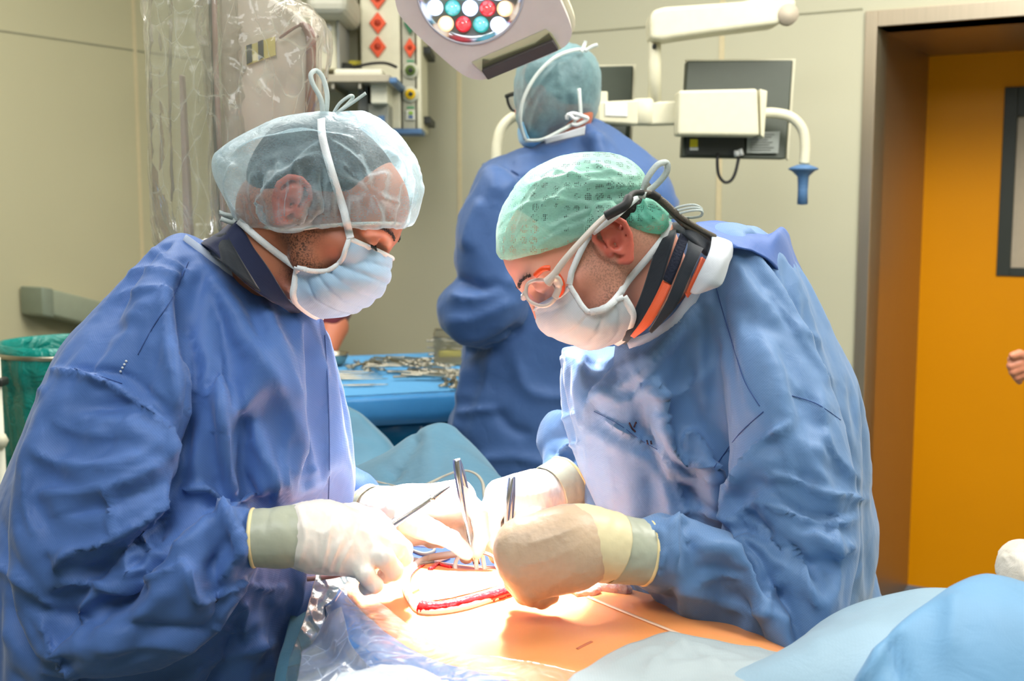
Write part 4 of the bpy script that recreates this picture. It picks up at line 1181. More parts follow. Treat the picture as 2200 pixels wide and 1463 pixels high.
# white bindings of the mask
def edge_strip(parent, pts, w, name, m, lift=.001):
    P = [Vector(p)+Vector((0, -lift, 0)) for p in pts]
    return MB().ribbon(P, w, .0012).build(name, m, parent)
edge_strip(mkL, MV[:, 0], .006, 'mask_binding', M['strap'], .0015)
edge_strip(mkL, MV[-1, :MV.shape[1]//2+1], .008, 'mask_binding', M['strap'], .0015)
edge_strip(mkL, MV[2, :MV.shape[1]//2+1], .007, 'mask_binding', M['strap'], .0015)
# straps
CLS = obj_surf(capL)
MB().ribbon(along([BLS, CLS, obj_surf(mkL)], [(753, 512), (748, 492), (738, 450), (722, 400), (704, 340), (692, 290), (690, 255)], 8, .003), .0095, .001).build('mask_strap', M['strap'], mkL)
MB().ribbon([at(640, 576, 1.422)]+along([BLS, CLS], [(622, 564), (590, 540), (555, 512), (528, 488), (512, 474)], 8, .003), .0085, .001).build('mask_strap', M['strap'], mkL)
b = MB(); b.ribbon(path3([(693, 252, 1.47), (690, 215, 1.465), (672, 180, 1.46), (668, 160, 1.46), (680, 152, 1.465), (694, 168, 1.468), (703, 205, 1.47), (700, 250, 1.475)], 8), .006)
b.ribbon(path3([(715, 246, 1.475), (730, 222, 1.47), (752, 206, 1.47), (758, 210, 1.475), (742, 228, 1.478), (722, 244, 1.48)], 8), .004)
b.ribbon(path3([(724, 242, 1.475), (755, 222, 1.47), (786, 200, 1.465)], 8), .004)
b.build('strap_bow', M['strap_dull'], mkL)
b = MB(); b.ribbon(path3([(512, 470, 1.47), (490, 466, 1.465), (473, 456, 1.46), (482, 460, 1.46), (512, 466, 1.465)], 8), .005)
b.ribbon(path3([(516, 478, 1.46), (498, 478, 1.455), (474, 470, 1.45)], 8), .006); b.tube([at(505, 472, 1.465), at(520, 480, 1.462)], .006, 10)
b.build('strap_bow', M['strap_dull'], mkL)
# navy scrub collar
def ribbon_ring(pts3, w_dir, width, th, name, m, par):
    n = len(pts3); vs = []; fs = []
    V = []
    for i, p in enumerate(pts3):
        V.append(p); V.append(p+w_dir[i]*width[i])
    for i in range(n-1): fs.append((2*i, 2*i+1, 2*i+3, 2*i+2))
    o = mesh_obj(name, V, fs, m, par); solid(o, th, 0); subd(o, 2); return o
rows = [[(500, 470, 1.56), (505, 474, 1.47), (515, 482, 1.452), (545, 530, 1.440), (580, 580, 1.436), (625, 650, 1.44), (650, 668, 1.47)],
        [(475, 495, 1.57), (478, 500, 1.455), (492, 520, 1.432), (520, 560, 1.420), (560, 606, 1.418), (605, 650, 1.428), (640, 672, 1.47)],
        [(430, 520, 1.58), (436, 524, 1.455), (460, 540, 1.422), (492, 574, 1.405), (536, 612, 1.402), (590, 650, 1.418), (632, 676, 1.47)]]
V, F, _ = patch(rows, 6, 6); F = facing(V, F); V = V+normals(V, F)*(.002*crease(V, 25, 2))[:, None]
o = mesh_obj('scrub_collar', V, F, M['navy'], L); solid(o, .003, -1)
rows = [[(452, 512, 1.56), (462, 505, 1.46), (485, 500, 1.44)], [(440, 525, 1.56), (470, 530, 1.425), (520, 560, 1.415)], [(428, 530, 1.57), (480, 565, 1.40), (560, 625, 1.405)]]
V, F, _ = patch(rows, 6, 6); F = facing(V, F)
o = mesh_obj('scrub_collar', V, F, M['black_cloth'], L); solid(o, .003, -1)
# gown
tpoly = [(386, 502), (330, 530), (290, 566), (262, 600), (215, 648), (160, 690), (118, 745), (98, 800), (70, 880), (40, 950), (10, 1010), (-40, 1120), (-90, 1300), (-120, 1500), (-120, 1700), (560, 1700), (585, 1520), (600, 1470), (632, 1390), (660, 1320), (680, 1245), (694, 1160), (706, 1085), (708, 1000), (703, 900), (695, 800), (692, 740), (684, 690), (650, 660), (600, 632), (540, 600), (480, 560), (430, 525)]
tor = puff(tpoly, 1.52, .20, .17, 3)
spoly = [(262, 640), (330, 690), (380, 790), (392, 900), (388, 960), (374, 1020), (400, 1052), (440, 1044), (480, 1066), (508, 1098), (535, 1102), (556, 1150), (548, 1208), (530, 1248), (470, 1290), (400, 1318), (300, 1322), (220, 1312), (140, 1284), (80, 1226), (42, 1130), (20, 1010), (38, 900), (70, 820), (106, 745), (160, 680)]
slv = puff(spoly, 1.33, .085, .085, 3, lambda x, z: np.clip((z-1.08), -.1, .4)*0.32)
wr_ = [np.array(at(*p)) for p in [(430, 1180, 1.31), (500, 1165, 1.31), (552, 1156, 1.305)]]
farw = [np.array(at(*p)) for p in [(540, 900, 1.62), (660, 1030, 1.68), (758, 1074, 1.650)]]
def gownL(P):
    d = smin(tor(P), slv(P), .025)
    d = smin(d, S_chain(P, wr_, [.045, .040, .030], .01), .015)
    d = smin(d, S_cap(P, at(470, 620, 1.53), at(600, 705, 1.51), .055, .050), .03)
    return smin(d, S_chain(P, farw, [.08, .050, .043], .01), .02)
FL = [
 ([(405, 560), (370, 640), (330, 700), (290, 770), (245, 830)], -.004, 5),
 ([(372, 620), (398, 700), (420, 790), (408, 880), (392, 980), (386, 1050)], -.028, 24, .6),
 ([(350, 600), (360, 700), (372, 800), (385, 880)], .010, 20),
 ([(430, 560), (520, 700), (600, 830), (650, 950), (672, 1060)], .010, 26),
 ([(560, 640), (610, 760), (650, 880)], .006, 16),
 ([(470, 760), (478, 880), (486, 990), (508, 1085)], .014, 18, .5),
 ([(430, 820), (452, 920), (470, 1010), (480, 1060)], -.018, 20),
 ([(510, 850), (528, 930), (522, 1010), (560, 1080)], -.016, 16, .5),
 ([(545, 880), (560, 960), (590, 1030), (600, 1090)], .010, 12),
 ([(600, 1000), (640, 1020), (680, 1010)], .004, 8), ([(620, 930), (610, 1000), (625, 1080)], .006, 10),
 ([(700, 760), (704, 900), (704, 1000), (702, 1088)], .003, 5),
 ([(300, 520), (360, 560), (420, 600)], .006, 10), ([(270, 590), (330, 580), (390, 600)], .007, 10), ([(250, 640), (320, 620), (380, 640)], .006, 10), ([(230, 655), (280, 660), (330, 670)], -.005, 8),
 # shoulder cap seam and sleeve overhang
 ([(102, 792), (150, 800), (210, 812), (262, 836), (310, 868), (352, 910), (380, 960), (388, 1010)], .016, 12, .35),
 ([(150, 790), (220, 795), (280, 810), (330, 850), (370, 890)], -.016, 12, .6),
 ([(60, 960), (150, 1000), (260, 1000), (350, 950)], .012, 26),
 ([(110, 900), (180, 930), (300, 935)], .006, 20),
 ([(70, 1060), (170, 1062), (280, 1030), (360, 985)], .012, 18),
 ([(120, 1108), (230, 1082), (320, 1048), (372, 1030)], -.022, 15, .7),
 ([(236, 1052), (240, 1100), (248, 1160)], .018, 8, .4),
 ([(248, 1158), (190, 1180), (140, 1192), (118, 1235)], .016, 10, .5),
 ([(148, 1180), (240, 1180), (320, 1140), (380, 1080)], -.022, 16, .6),
 ([(250, 1150), (310, 1118), (370, 1072)], .010, 10, .5),
 ([(376, 1062), (430, 1045), (476, 1082), (506, 1140), (522, 1190)], .017, 14, .5),
 ([(345, 1175), (352, 1130), (374, 1088)], -.014, 9), ([(360, 1180), (420, 1150), (450, 1100)], .006, 16),
 ([(100, 1270), (150, 1240), (250, 1262), (330, 1240), (400, 1205)], .013, 12, .5),
 ([(90, 1180), (112, 1230), (118, 1270)], -.010, 10),
 ([(130, 1215), (230, 1225), (320, 1200)], -.012, 14),
 ([(396, 1196), (412, 1250), (430, 1296)], .018, 9, .35),
 ([(430, 1296), (480, 1272), (530, 1248)], .014, 9, .5),
 ([(440, 1230), (480, 1180), (510, 1140)], -.014, 11), ([(470, 1250), (500, 1210), (522, 1175)], .010, 8),
 ([(528, 1110), (540, 1150), (536, 1200)], -.006, 5), ([(515, 1130), (526, 1165), (522, 1210)], .006, 5),
 ([(60, 1000), (56, 1080), (80, 1150)], .008, 14), ([(30, 900), (60, 860), (100, 830)], .008, 12),
 # lower gown
 ([(60, 1300), (180, 1325), (300, 1345), (420, 1350), (500, 1345)], -.020, 16, .7),
 ([(-20, 1200), (60, 1260), (120, 1300)], .010, 14), ([(0, 1100), (30, 1200), (90, 1290)], -.012, 14),
 ([(86, 1330), (110, 1390), (150, 1440), (190, 1480)], .012, 7, .5), ([(0, 1290), (60, 1340), (80, 1400)], -.012, 16),
 ([(200, 1400), (320, 1380), (440, 1400)], .008, 22), ([(380, 1480), (440, 1420), (520, 1400), (600, 1380)], .010, 18),
 ([(520, 1290), (528, 1330), (530, 1380)], .010, 12), ([(615, 1262), (570, 1266), (530, 1256)], .010, 7, .5),
 ([(560, 1290), (600, 1310), (615, 1270)], -.008, 12), ([(440, 1345), (500, 1350), (560, 1330)], .010, 9, .5),
 ([(640, 1120), (650, 1200), (640, 1300), (610, 1400)], .008, 14), ([(560, 1400), (520, 1463), (480, 1500)], -.010, 14)]
lo, hi = (-.86, 1.15, .68), (-.16, 1.84, 1.59)
def rest(V, F, FL, sq=(1, 1, .55), seed=5):
    N = normals(V, F); return V+N*(folds_disp(V, N, FL)+.004*crease(V*np.array(sq), 7, seed))[:, None]
gL, GV, GF = build_sd('surgical_gown', gownL, lo, hi, .0105, M['gown_left'], L, lambda V, F: rest(V, F, FL), lap=1)
def pins(V, cuffs, neck_poly, zlow):
    w = np.zeros(len(V)); w[V[:, 2] < zlow] = 1
    for q, r in cuffs: w[np.linalg.norm(V-q, axis=1) < r] = 1
    X, _ = project(V); w[poly_sd(X, np.array(neck_poly, float)) < 0] = 1
    return w
pw_ = pins(GV, [(wr_[2], .05), (farw[2], .055)], [(370, 480), (700, 640), (700, 720), (600, 660), (480, 600), (380, 540)], .75)
GV = sim_cloth(gL, GV, lambda P: gownL(P)+.035, lo, hi, pw_)
GV, GF = refine(gL, GV, GF, FL, 1.0)
GLS = surf(GV, GF)
# neckline binding: follows the gown neckline
P_ = along(GLS, [(394, 514), (430, 540), (480, 578), (530, 610), (580, 636), (632, 662)], 6, .003)
MB().ribbon(P_, .014, .002).build('neck_binding', M['binding'], gL)
# right glove (near hand)
C = dict
gl = glove(L, C(palm=[[(600, 1154, 1.302, .0325), (650, 1150, 1.31, .0345), (700, 1146, 1.32, .034)],
                     [(690, 1140, 1.325, .030), (795, 1140, 1.352, .0185)], [(690, 1150, 1.32, .030), (800, 1158, 1.335, .0185)],
                     [(690, 1160, 1.315, .030), (782, 1186, 1.318, .0175)], [(690, 1170, 1.31, .028), (764, 1210, 1.305, .016)]],
               fingers=[[(795, 1140, 1.352, .0145), (842, 1158, 1.368, .0120), (866, 1180, 1.375, .0110), (858, 1196, 1.38, .0098)],
                        [(800, 1158, 1.335, .0148), (850, 1176, 1.335, .0125), (866, 1200, 1.345, .0112), (844, 1212, 1.362, .0100)],
                        [(782, 1186, 1.318, .0140), (826, 1200, 1.305, .0120), (846, 1226, 1.310, .0108), (828, 1236, 1.328, .0098)],
                        [(764, 1210, 1.305, .0125), (786, 1236, 1.292, .0108), (804, 1256, 1.296, .0098), (786, 1262, 1.31, .0088)],
                        [(690, 1120, 1.345, .019), (760, 1105, 1.385, .0140), (806, 1116, 1.395, .0120), (832, 1136, 1.392, .0105)]]),
           .02, M['glove'], wr=[([(710, 1120), (700, 1180), (690, 1225)], .003, 4), ([(735, 1150), (715, 1200), (708, 1230)], .003, 4), ([(760, 1160), (735, 1205), (725, 1235)], .0025, 4), ([(640, 1085), (655, 1150), (640, 1215)], .003, 5), ([(625, 1090), (622, 1150), (620, 1210)], -.002, 4), ([(770, 1135), (790, 1150), (800, 1175)], .0015, 5)], wamp=.0011, seed=3)
cuff(gl, [(545, 1157, 1.30, .0325), (580, 1155, 1.301, .0338), (615, 1153, 1.304, .0352), (640, 1150, 1.308, .0356)], M['glove_cuff'], 3)
# left glove (far hand)
glf = glove(L, C(palm=[[(792, 1096, 1.62, .034), (830, 1102, 1.60, .036), (880, 1104, 1.58, .036)],
                      [(880, 1096, 1.575, .030), (985, 1062, 1.545, .020)], [(880, 1104, 1.58, .030), (992, 1080, 1.56, .019)],
                      [(880, 1112, 1.585, .030), (980, 1104, 1.58, .0185)], [(880, 1122, 1.59, .028), (955, 1130, 1.595, .0165)]],
                fingers=[[(988, 1064, 1.545, .0145), (1028, 1100, 1.535, .0120), (1036, 1150, 1.53, .0110), (1022, 1186, 1.53, .0098)],
                         [(992, 1080, 1.56, .0145), (1022, 1128, 1.555, .0122), (1018, 1172, 1.55, .0110), (1002, 1196, 1.545, .0098)],
                         [(980, 1104, 1.58, .0138), (990, 1146, 1.575, .0118), (962, 1160, 1.57, .0108), (935, 1150, 1.57, .0095)],
                         [(955, 1130, 1.595, .0125), (950, 1160, 1.595, .0105), (925, 1162, 1.59, .0098), (905, 1150, 1.59, .0086)],
                         [(880, 1120, 1.54, .020), (930, 1142, 1.51, .0145), (972, 1160, 1.505, .0120), (1002, 1188, 1.515, .0100)]]),
            .02, M['glove'], seed=8, wamp=.0009)
cuff(glf, [(786, 1092, 1.625, .034), (794, 1095, 1.62, .0355), (806, 1099, 1.61, .0370)], M['glove_cuff'], 9)

M['seam_thread'] = plain('navy_stitch_thread', (52, 80, 140), .8)
def seam(par, S, pp, w=.0009, name='gown_seam', m='seam_thread'):
    P = along(S, pp, 14, .0009)
    if len(P) > 3: MB().ribbon(P, w, .0008).build(name, M[m], par)
seam(gL, GLS, [(405, 562), (370, 640), (330, 700), (296, 762)]); seam(gL, GLS, [(160, 792), (215, 808), (262, 824)])
for x, y in ((259, 798), (263, 790), (267, 783), (271, 776)):
    p = drop(GLS, x, y, .0008)
    if p: MB().lathe([(0, .001), (.0012, .0006), (.0015, 0)], p, Vector((0, -1, 0)).to_track_quat('Z', 'Y').to_matrix(), 8).build('white_dot', M['strap'], gL)
seam(gL, GLS, [(698, 720), (706, 860), (708, 1000), (706, 1080)], .0007)
# ================================================================ RIGHT SURGEON
R_ = empty('person', (0.42, 1.55, 0), 'gowned person in green cap with safety glasses bending over the patient beside the orange door', 'person')
th = math.radians(42)
HR_ = Frame(at(1260, 526, 1.465), (-math.cos(th), -0.10, -math.sin(th)), (-math.sin(th), 0.02, math.cos(th)))
M['skin_right'] = skin_material('pink_skin', (226, 168, 144), (218, 92, 76))
rb = make_body(R_, HR_, M['skin_right'], [(nk(1392, 590, 1.48), .050), (nk(1470, 690, 1.55), .048)], (nk(1560, 890, 1.58), np.array([.10, .09, .09])), stub=.35, earred=1.3)
RBS = obj_surf(rb)
make_hair(R_, HR_)
make_brow(R_, HR_, 1, 13); make_brow(R_, HR_, -1, 14)
# green cap
gpoly = [(1079, 553), (1071, 505), (1076, 462), (1092, 425), (1122, 384), (1162, 354), (1215, 336), (1275, 331), (1330, 338), (1366, 358), (1382, 385), (1386, 412), (1360, 428), (1330, 450), (1300, 470), (1272, 490), (1225, 516), (1150, 540)]
gf = cap_sd(HR_, puff(gpoly, 1.47, .082, .085, 3), gpoly, 1.47)
rg = random.Random(17); gfold = []
for a in ([(1085, 545), (1170, 440), (1250, 400), (1370, 380)], [(1100, 540), (1200, 480), (1300, 440)], [(1140, 540), (1200, 500), (1280, 470)], [(1130, 400), (1220, 380), (1330, 370)], [(1090, 460), (1180, 430), (1290, 440), (1350, 425)], [(1190, 360), (1270, 390), (1370, 400)], [(1160, 500), (1200, 430), (1240, 350)], [(1110, 500), (1140, 430), (1190, 370)], [(1380, 400), (1330, 400), (1260, 430)], [(1380, 385), (1320, 375), (1270, 350)]):
    gfold.append((a, .0038, 6, .5))
def gpost(V, F):
    N = normals(V, F); d = folds_disp(V, N, gfold, False)+.0022*crease(V, 18, 31)+.001*crease(V, 50, 37)
    return laplace(V+N*d[:, None], F, 1, .3)
lo, hi = hull_box([at(x, y, 1.47) for x, y in gpoly]+[at(1250, 430, 1.37), at(1250, 430, 1.57)], .02)
capR = build_sd('surgical_cap', gf, lo, hi, .003, M['cap_right'], R_, gpost, lap=1)[0]
tpoly = [(1384, 412), (1412, 428), (1434, 442), (1442, 470), (1438, 492), (1420, 506), (1385, 506), (1340, 494), (1322, 480), (1318, 466), (1345, 442)]
tf = puff(tpoly, 1.45, .045, .03, 3)
tfo = [([(1385, 418), (1390, 450), (1432, 495)], .003, 4, .5), ([(1370, 430), (1380, 465), (1430, 500)], .003, 4, .5), ([(1350, 445), (1370, 475), (1420, 503)], .003, 4, .5), ([(1335, 460), (1360, 485), (1405, 504)], .0025, 4), ([(1400, 425), (1420, 460), (1436, 490)], .003, 4)]
def tpost(V, F):
    N = normals(V, F); return V+N*(folds_disp(V, N, tfo, False)+.0015*crease(V, 50, 41))[:, None]
lo, hi = hull_box([at(x, y, 1.45) for x, y in tpoly]+[at(1380, 460, 1.40), at(1380, 460, 1.50)], .015)
build_sd('cap_tail', tf, lo, hi, .0025, M['cap_tail'], capR, tpost, lap=1)
# mask
rowsR = [
 [(1223, 611, 1.385), (1200, 628, 1.392), (1172, 645, 1.412), (1154, 654, 1.44), (1150, 656, 1.465)],
 [(1235, 632, 1.380), (1208, 655, 1.386), (1176, 672, 1.408), (1154, 682, 1.44), (1150, 684, 1.465)],
 [(1252, 658, 1.376), (1222, 684, 1.382), (1188, 702, 1.405), (1164, 706, 1.44), (1160, 706, 1.465)],
 [(1268, 670, 1.374), (1246, 704, 1.380), (1212, 724, 1.404), (1186, 724, 1.44), (1180, 722, 1.465)],
 [(1296, 661, 1.374), (1286, 706, 1.378), (1256, 738, 1.402), (1228, 740, 1.44), (1220, 738, 1.465)],
 [(1320, 647, 1.376), (1324, 696, 1.382), (1305, 735, 1.404), (1276, 752, 1.44), (1268, 751, 1.465)],
 [(1339, 638, 1.380), (1358, 674, 1.388), (1350, 705, 1.402), (1339, 726, 1.44), (1320, 738, 1.465)]]
mkR, MVR = mask_patch(R_, 'face_mask', M['mask_white'], rowsR, 1.465, [(.15, .03, .0015), (.5, .06, .002), (.68, .02, .004), (.84, .02, .0035)], on=RBS)
edge_strip(mkR, MVR[:, 0], .006, 'mask_binding', M['strap'], .0015)
edge_strip(mkR, MVR[-1, :MVR.shape[1]//2+1], .010, 'mask_binding', M['strap'], .0015)
edge_strip(mkR, MVR[3, :MVR.shape[1]//2+1], .006, 'mask_binding', M['strap'], .0012)
CRS = obj_surf(capR)
MB().ribbon([at(1223, 611, 1.382)]+along([RBS, CRS], [(1228, 585), (1245, 545), (1264, 510), (1284, 492), (1320, 466), (1350, 440), (1376, 418)], 8, .004), .0075, .001).build('mask_strap', M['strap'], mkR)
MB().ribbon([at(1268, 671, 1.370), at(1300, 664, 1.370), at(1320, 646, 1.372)]+along([RBS], [(1334, 628), (1352, 600), (1395, 550), (1425, 512)], 8, .004)+[at(1438, 475, 1.42)], .0085, .001).build('mask_strap', M['strap'], mkR)
b = MB(); b.ribbon(path3([(1380, 416, 1.41), (1390, 385, 1.40), (1412, 355, 1.40), (1432, 350, 1.405), (1432, 370, 1.41), (1412, 395, 1.415), (1388, 414, 1.415)], 8), .0075)
b.tube([at(1374, 414, 1.405), at(1388, 420, 1.402)], .005, 10); b.build('strap_bow', M['strap_dull'], mkR)
b = MB()
for k in range(3): b.ribbon(path3([(1438, 462+k*3, 1.42), (1455, 446+k*7, 1.41), (1490, 440+k*6, 1.405), (1508, 450+k*2, 1.41), (1500, 466, 1.415), (1440, 468, 1.42)], 8), .003)
b.build('strap_bow', M['strap_dull'], mkR)
# glasses
gs = empty('safety_glasses', at(1165, 620, 1.39), 'silver and orange safety glasses worn below the green cap', 'glasses')
M['frame_silver'] = plain('silver_grey_frame', (205, 192, 182), 0.3, spec=0.6)
M['frame_orange'] = plain('orange_frame', (235, 80, 30), 0.35)
t = NT('clear_lens'); M['lens'] = t.done(t.n('ShaderNodeMixShader', i0=0.16, i1=t.n('ShaderNodeBsdfTransparent', Color=(0.86, 0.88, 0.98, 1)).outputs[0], i2=t.n('ShaderNodeBsdfGlossy', Color=(0.85, 0.88, 1, 1), Roughness=0.04).outputs[0]).outputs[0])
b = MB().tube(path3([(1304, 462, 1.368), (1280, 484, 1.364), (1245, 522, 1.362), (1212, 560, 1.362), (1190, 590, 1.364), (1180, 604, 1.366)], 8), [.0048]*1+[.0050]*39+[.0085], 14, flat=.6) if False else MB()
P_ = path3([(1304, 462, 1.368), (1280, 484, 1.364), (1245, 522, 1.362), (1212, 560, 1.362), (1190, 590, 1.364), (1176, 606, 1.368)], 8)
b.tube(P_, [.0042+.0018*(i/len(P_))+.005*max(0, i/len(P_)-.75)*2 for i in range(len(P_))], 16, flat=.75); tm = b.build('temple', M['frame_silver'], gs)
cabl = path3([(1302, 464, 1.366), (1325, 452, 1.362), (1344, 440, 1.362), (1352, 424, 1.37), (1362, 415, 1.385), (1380, 414, 1.40)], 8)
MB().tube(cabl, [.0058]*(len(cabl)*3//5)+[.0036]*(len(cabl)-len(cabl)*3//5), 14).build('rubber_ear_tip', M['black_rubber'], tm)
lens_o = [(1130, 628), (1134, 610), (1150, 602), (1172, 602), (1190, 612), (1196, 632), (1186, 650), (1168, 658), (1146, 652), (1134, 642)]
def lensY(x): return 1.372+(1200-x)*.0004
lo_ = [at(x, y, lensY(x)) for x, y in spline(lens_o, 6, True)]
MB().tube(lo_+[lo_[0], lo_[1]], .0023, 10, False).build('lens_rim', M['frame_silver'], gs)
c_ = sum(lo_, Vector())/len(lo_)
mesh_obj('lens', [c_-Vector((0, .004, 0))]+lo_, [(0, i+1, (i+1) % len(lo_)+1) for i in range(len(lo_))], M['lens'], gs)
MB().tube(path3([(1128, 630, 1.402), (1124, 640, 1.43), (1126, 640, 1.455), (1124, 635, 1.50)], 6), .0032, 10).build('nose_bridge', M['frame_silver'], gs)
b = MB().tube(path3([(1150, 592, 1.385), (1166, 578, 1.378), (1182, 576, 1.376)], 6), .0035, 10)
b.tube(path3([(1196, 590, 1.376), (1206, 606, 1.378), (1207, 622, 1.382), (1198, 634, 1.386)], 6), .0040, 10); b.build('orange_inlay', M['frame_orange'], gs)
b = MB().tube(path3([(1176, 606, 1.366), (1186, 596, 1.364), (1196, 600, 1.366), (1200, 618, 1.37), (1192, 640, 1.374)], 6), [.005]*8+[.0065]*9+[.0045]*8, 12, flat=.6); b.build('hinge', M['frame_silver'], gs)
gs2 = empty('headlight_cable', at(1450, 465, 1.42), 'pair of dark cables running from the glasses over the neck into the gown', 'cable')
MB().tube(path3([(1378, 414, 1.402), (1400, 416, 1.404), (1428, 434, 1.408), (1460, 464, 1.412), (1500, 490, 1.43), (1535, 508, 1.45)], 8), .0034, 10).build('cable', plain('dark_braided_cable', (92, 84, 74), 0.5, grain=.5, gscale=600), gs2)
MB().tube(path3([(1378, 418, 1.406), (1404, 424, 1.408), (1432, 446, 1.412), (1470, 484, 1.42), (1510, 505, 1.44), (1530, 520, 1.455)], 8), .0030, 10).build('cable', plain('dark_braided_cable_b', (80, 74, 66), 0.5, grain=.5, gscale=600), gs2)
MB().tube(path3([(1398, 415, 1.403), (1410, 422, 1.404), (1414, 425, 1.405)], 4), .0050, 10).build('cable_clip', M['black_rubber'], gs2)
# lead collar: black and orange layers round the neck
def sheet(name, m, par, rows, nu=6, nv=6, th_=.003, wob=.0015, sc=25, seed=2):
    V, F, sh_ = patch(rows, nu, nv); F = facing(V, F); V = V+normals(V, F)*(wob*crease(V, sc, seed))[:, None]
    o = mesh_obj(name, V, F, m, par); solid(o, th_, -1); return o
lc = mesh_obj('lead_collar', *(lambda a: (a[0], a[1]))(patch([[(1424, 508, 1.56), (1420, 500, 1.45), (1402, 560, 1.415), (1380, 630, 1.402), (1355, 690, 1.402), (1342, 722, 1.42), (1330, 738, 1.50)],
 [(1462, 490, 1.56), (1452, 500, 1.43), (1434, 560, 1.400), (1412, 630, 1.388), (1384, 690, 1.390), (1358, 722, 1.41), (1340, 742, 1.50)]], 6, 6)[:2]), M['black_cloth'], R_)
solid(lc, .004, 0); lc.name = 'lead_collar'
sheet('orange_panel', M['orange_cloth'], lc, [[(1424, 602, 1.388), (1402, 648, 1.382), (1378, 690, 1.385), (1354, 722, 1.40)], [(1442, 612, 1.380), (1422, 655, 1.375), (1395, 700, 1.380), (1362, 727, 1.398)]], 6, 3)
sheet('velcro_panel', plain('navy_hook_tape', (20, 26, 44), 0.95, grain=.9, gscale=300), lc, [[(1462, 500, 1.42), (1446, 540, 1.395), (1424, 600, 1.384)], [(1480, 510, 1.415), (1464, 556, 1.388), (1442, 611, 1.378)]], 6, 3)
sheet('black_flap', M['black_cloth'], lc, [[(1475, 500, 1.44), (1478, 530, 1.395), (1455, 590, 1.375), (1430, 650, 1.372), (1395, 712, 1.385)], [(1515, 530, 1.46), (1505, 545, 1.39), (1480, 600, 1.372), (1452, 660, 1.370), (1400, 716, 1.388)]], 6, 3)
sheet('orange_lining', M['orange_cloth'], lc, [[(1508, 552, 1.40), (1492, 590, 1.380), (1474, 630, 1.375)], [(1518, 560, 1.41), (1505, 598, 1.384), (1478, 640, 1.378)]], 6, 3)
sheet('black_flap', M['black_cloth'], lc, [[(1430, 480, 1.50), (1462, 478, 1.44), (1490, 490, 1.43), (1530, 520, 1.45)], [(1425, 500, 1.50), (1460, 500, 1.425), (1490, 520, 1.41), (1520, 550, 1.44)]], 6, 3)
sheet('orange_lining', M['orange_cloth'], lc, [[(1480, 484, 1.452), (1500, 494, 1.452), (1524, 512, 1.46)], [(1488, 492, 1.446), (1505, 505, 1.446), (1522, 522, 1.455)]], 6, 3)
# gown
tpR = [(1545, 500), (1600, 490), (1655, 500), (1700, 540), (1740, 610), (1775, 690), (1810, 735), (1846, 800), (1856, 900), (1858, 980), (1874, 1050), (1866, 1150), (1878, 1240), (1900, 1310), (1920, 1500), (1940, 1700), (1265, 1700), (1258, 1400), (1254, 1250), (1253, 1100), (1251, 1000), (1248, 920), (1236, 860), (1215, 800), (1205, 748), (1240, 745), (1290, 752), (1345, 738), (1400, 722), (1455, 676), (1500, 610), (1530, 550)]
torR = puff(tpR, 1.58, .20, .17, 3, lambda x, z: np.clip(1.34-z, 0, .36)*.36)
spR = [(1590, 690), (1680, 690), (1760, 740), (1822, 830), (1852, 930), (1874, 1050), (1862, 1150), (1850, 1230), (1822, 1300), (1775, 1352), (1720, 1356), (1620, 1332), (1500, 1296), (1420, 1262), (1372, 1248), (1385, 1185), (1398, 1122), (1440, 1102), (1480, 1094), (1530, 1112), (1562, 1122), (1568, 1060), (1600, 985), (1590, 900), (1560, 800)]
slR = puff(spR, 1.37, .085, .085, 3, lambda x, z: np.clip((z-1.11), -.1, .4)*0.34)
wrR = [np.array(at(*p)) for p in [(1540, 1200, 1.34), (1450, 1185, 1.325), (1372, 1184, 1.305)]]
farR = [np.array(at(*p)) for p in [(1400, 880, 1.76), (1232, 935, 1.77), (1218, 1018, 1.70)]]
def gownR(P):
    d = smin(torR(P), slR(P), .025)
    d = smin(d, S_chain(P, wrR, [.050, .046, .036], .01), .015)
    d = smin(d, S_cap(P, at(1410, 760, 1.50), at(1555, 600, 1.53), .055, .075), .03)
    d = smin(d, S_chain(P, farR, [.09, .052, .037], .01), .02)
    return smin(d, S_ell(P, at(1222, 915, 1.76), (.030, .05, .022)), .02)
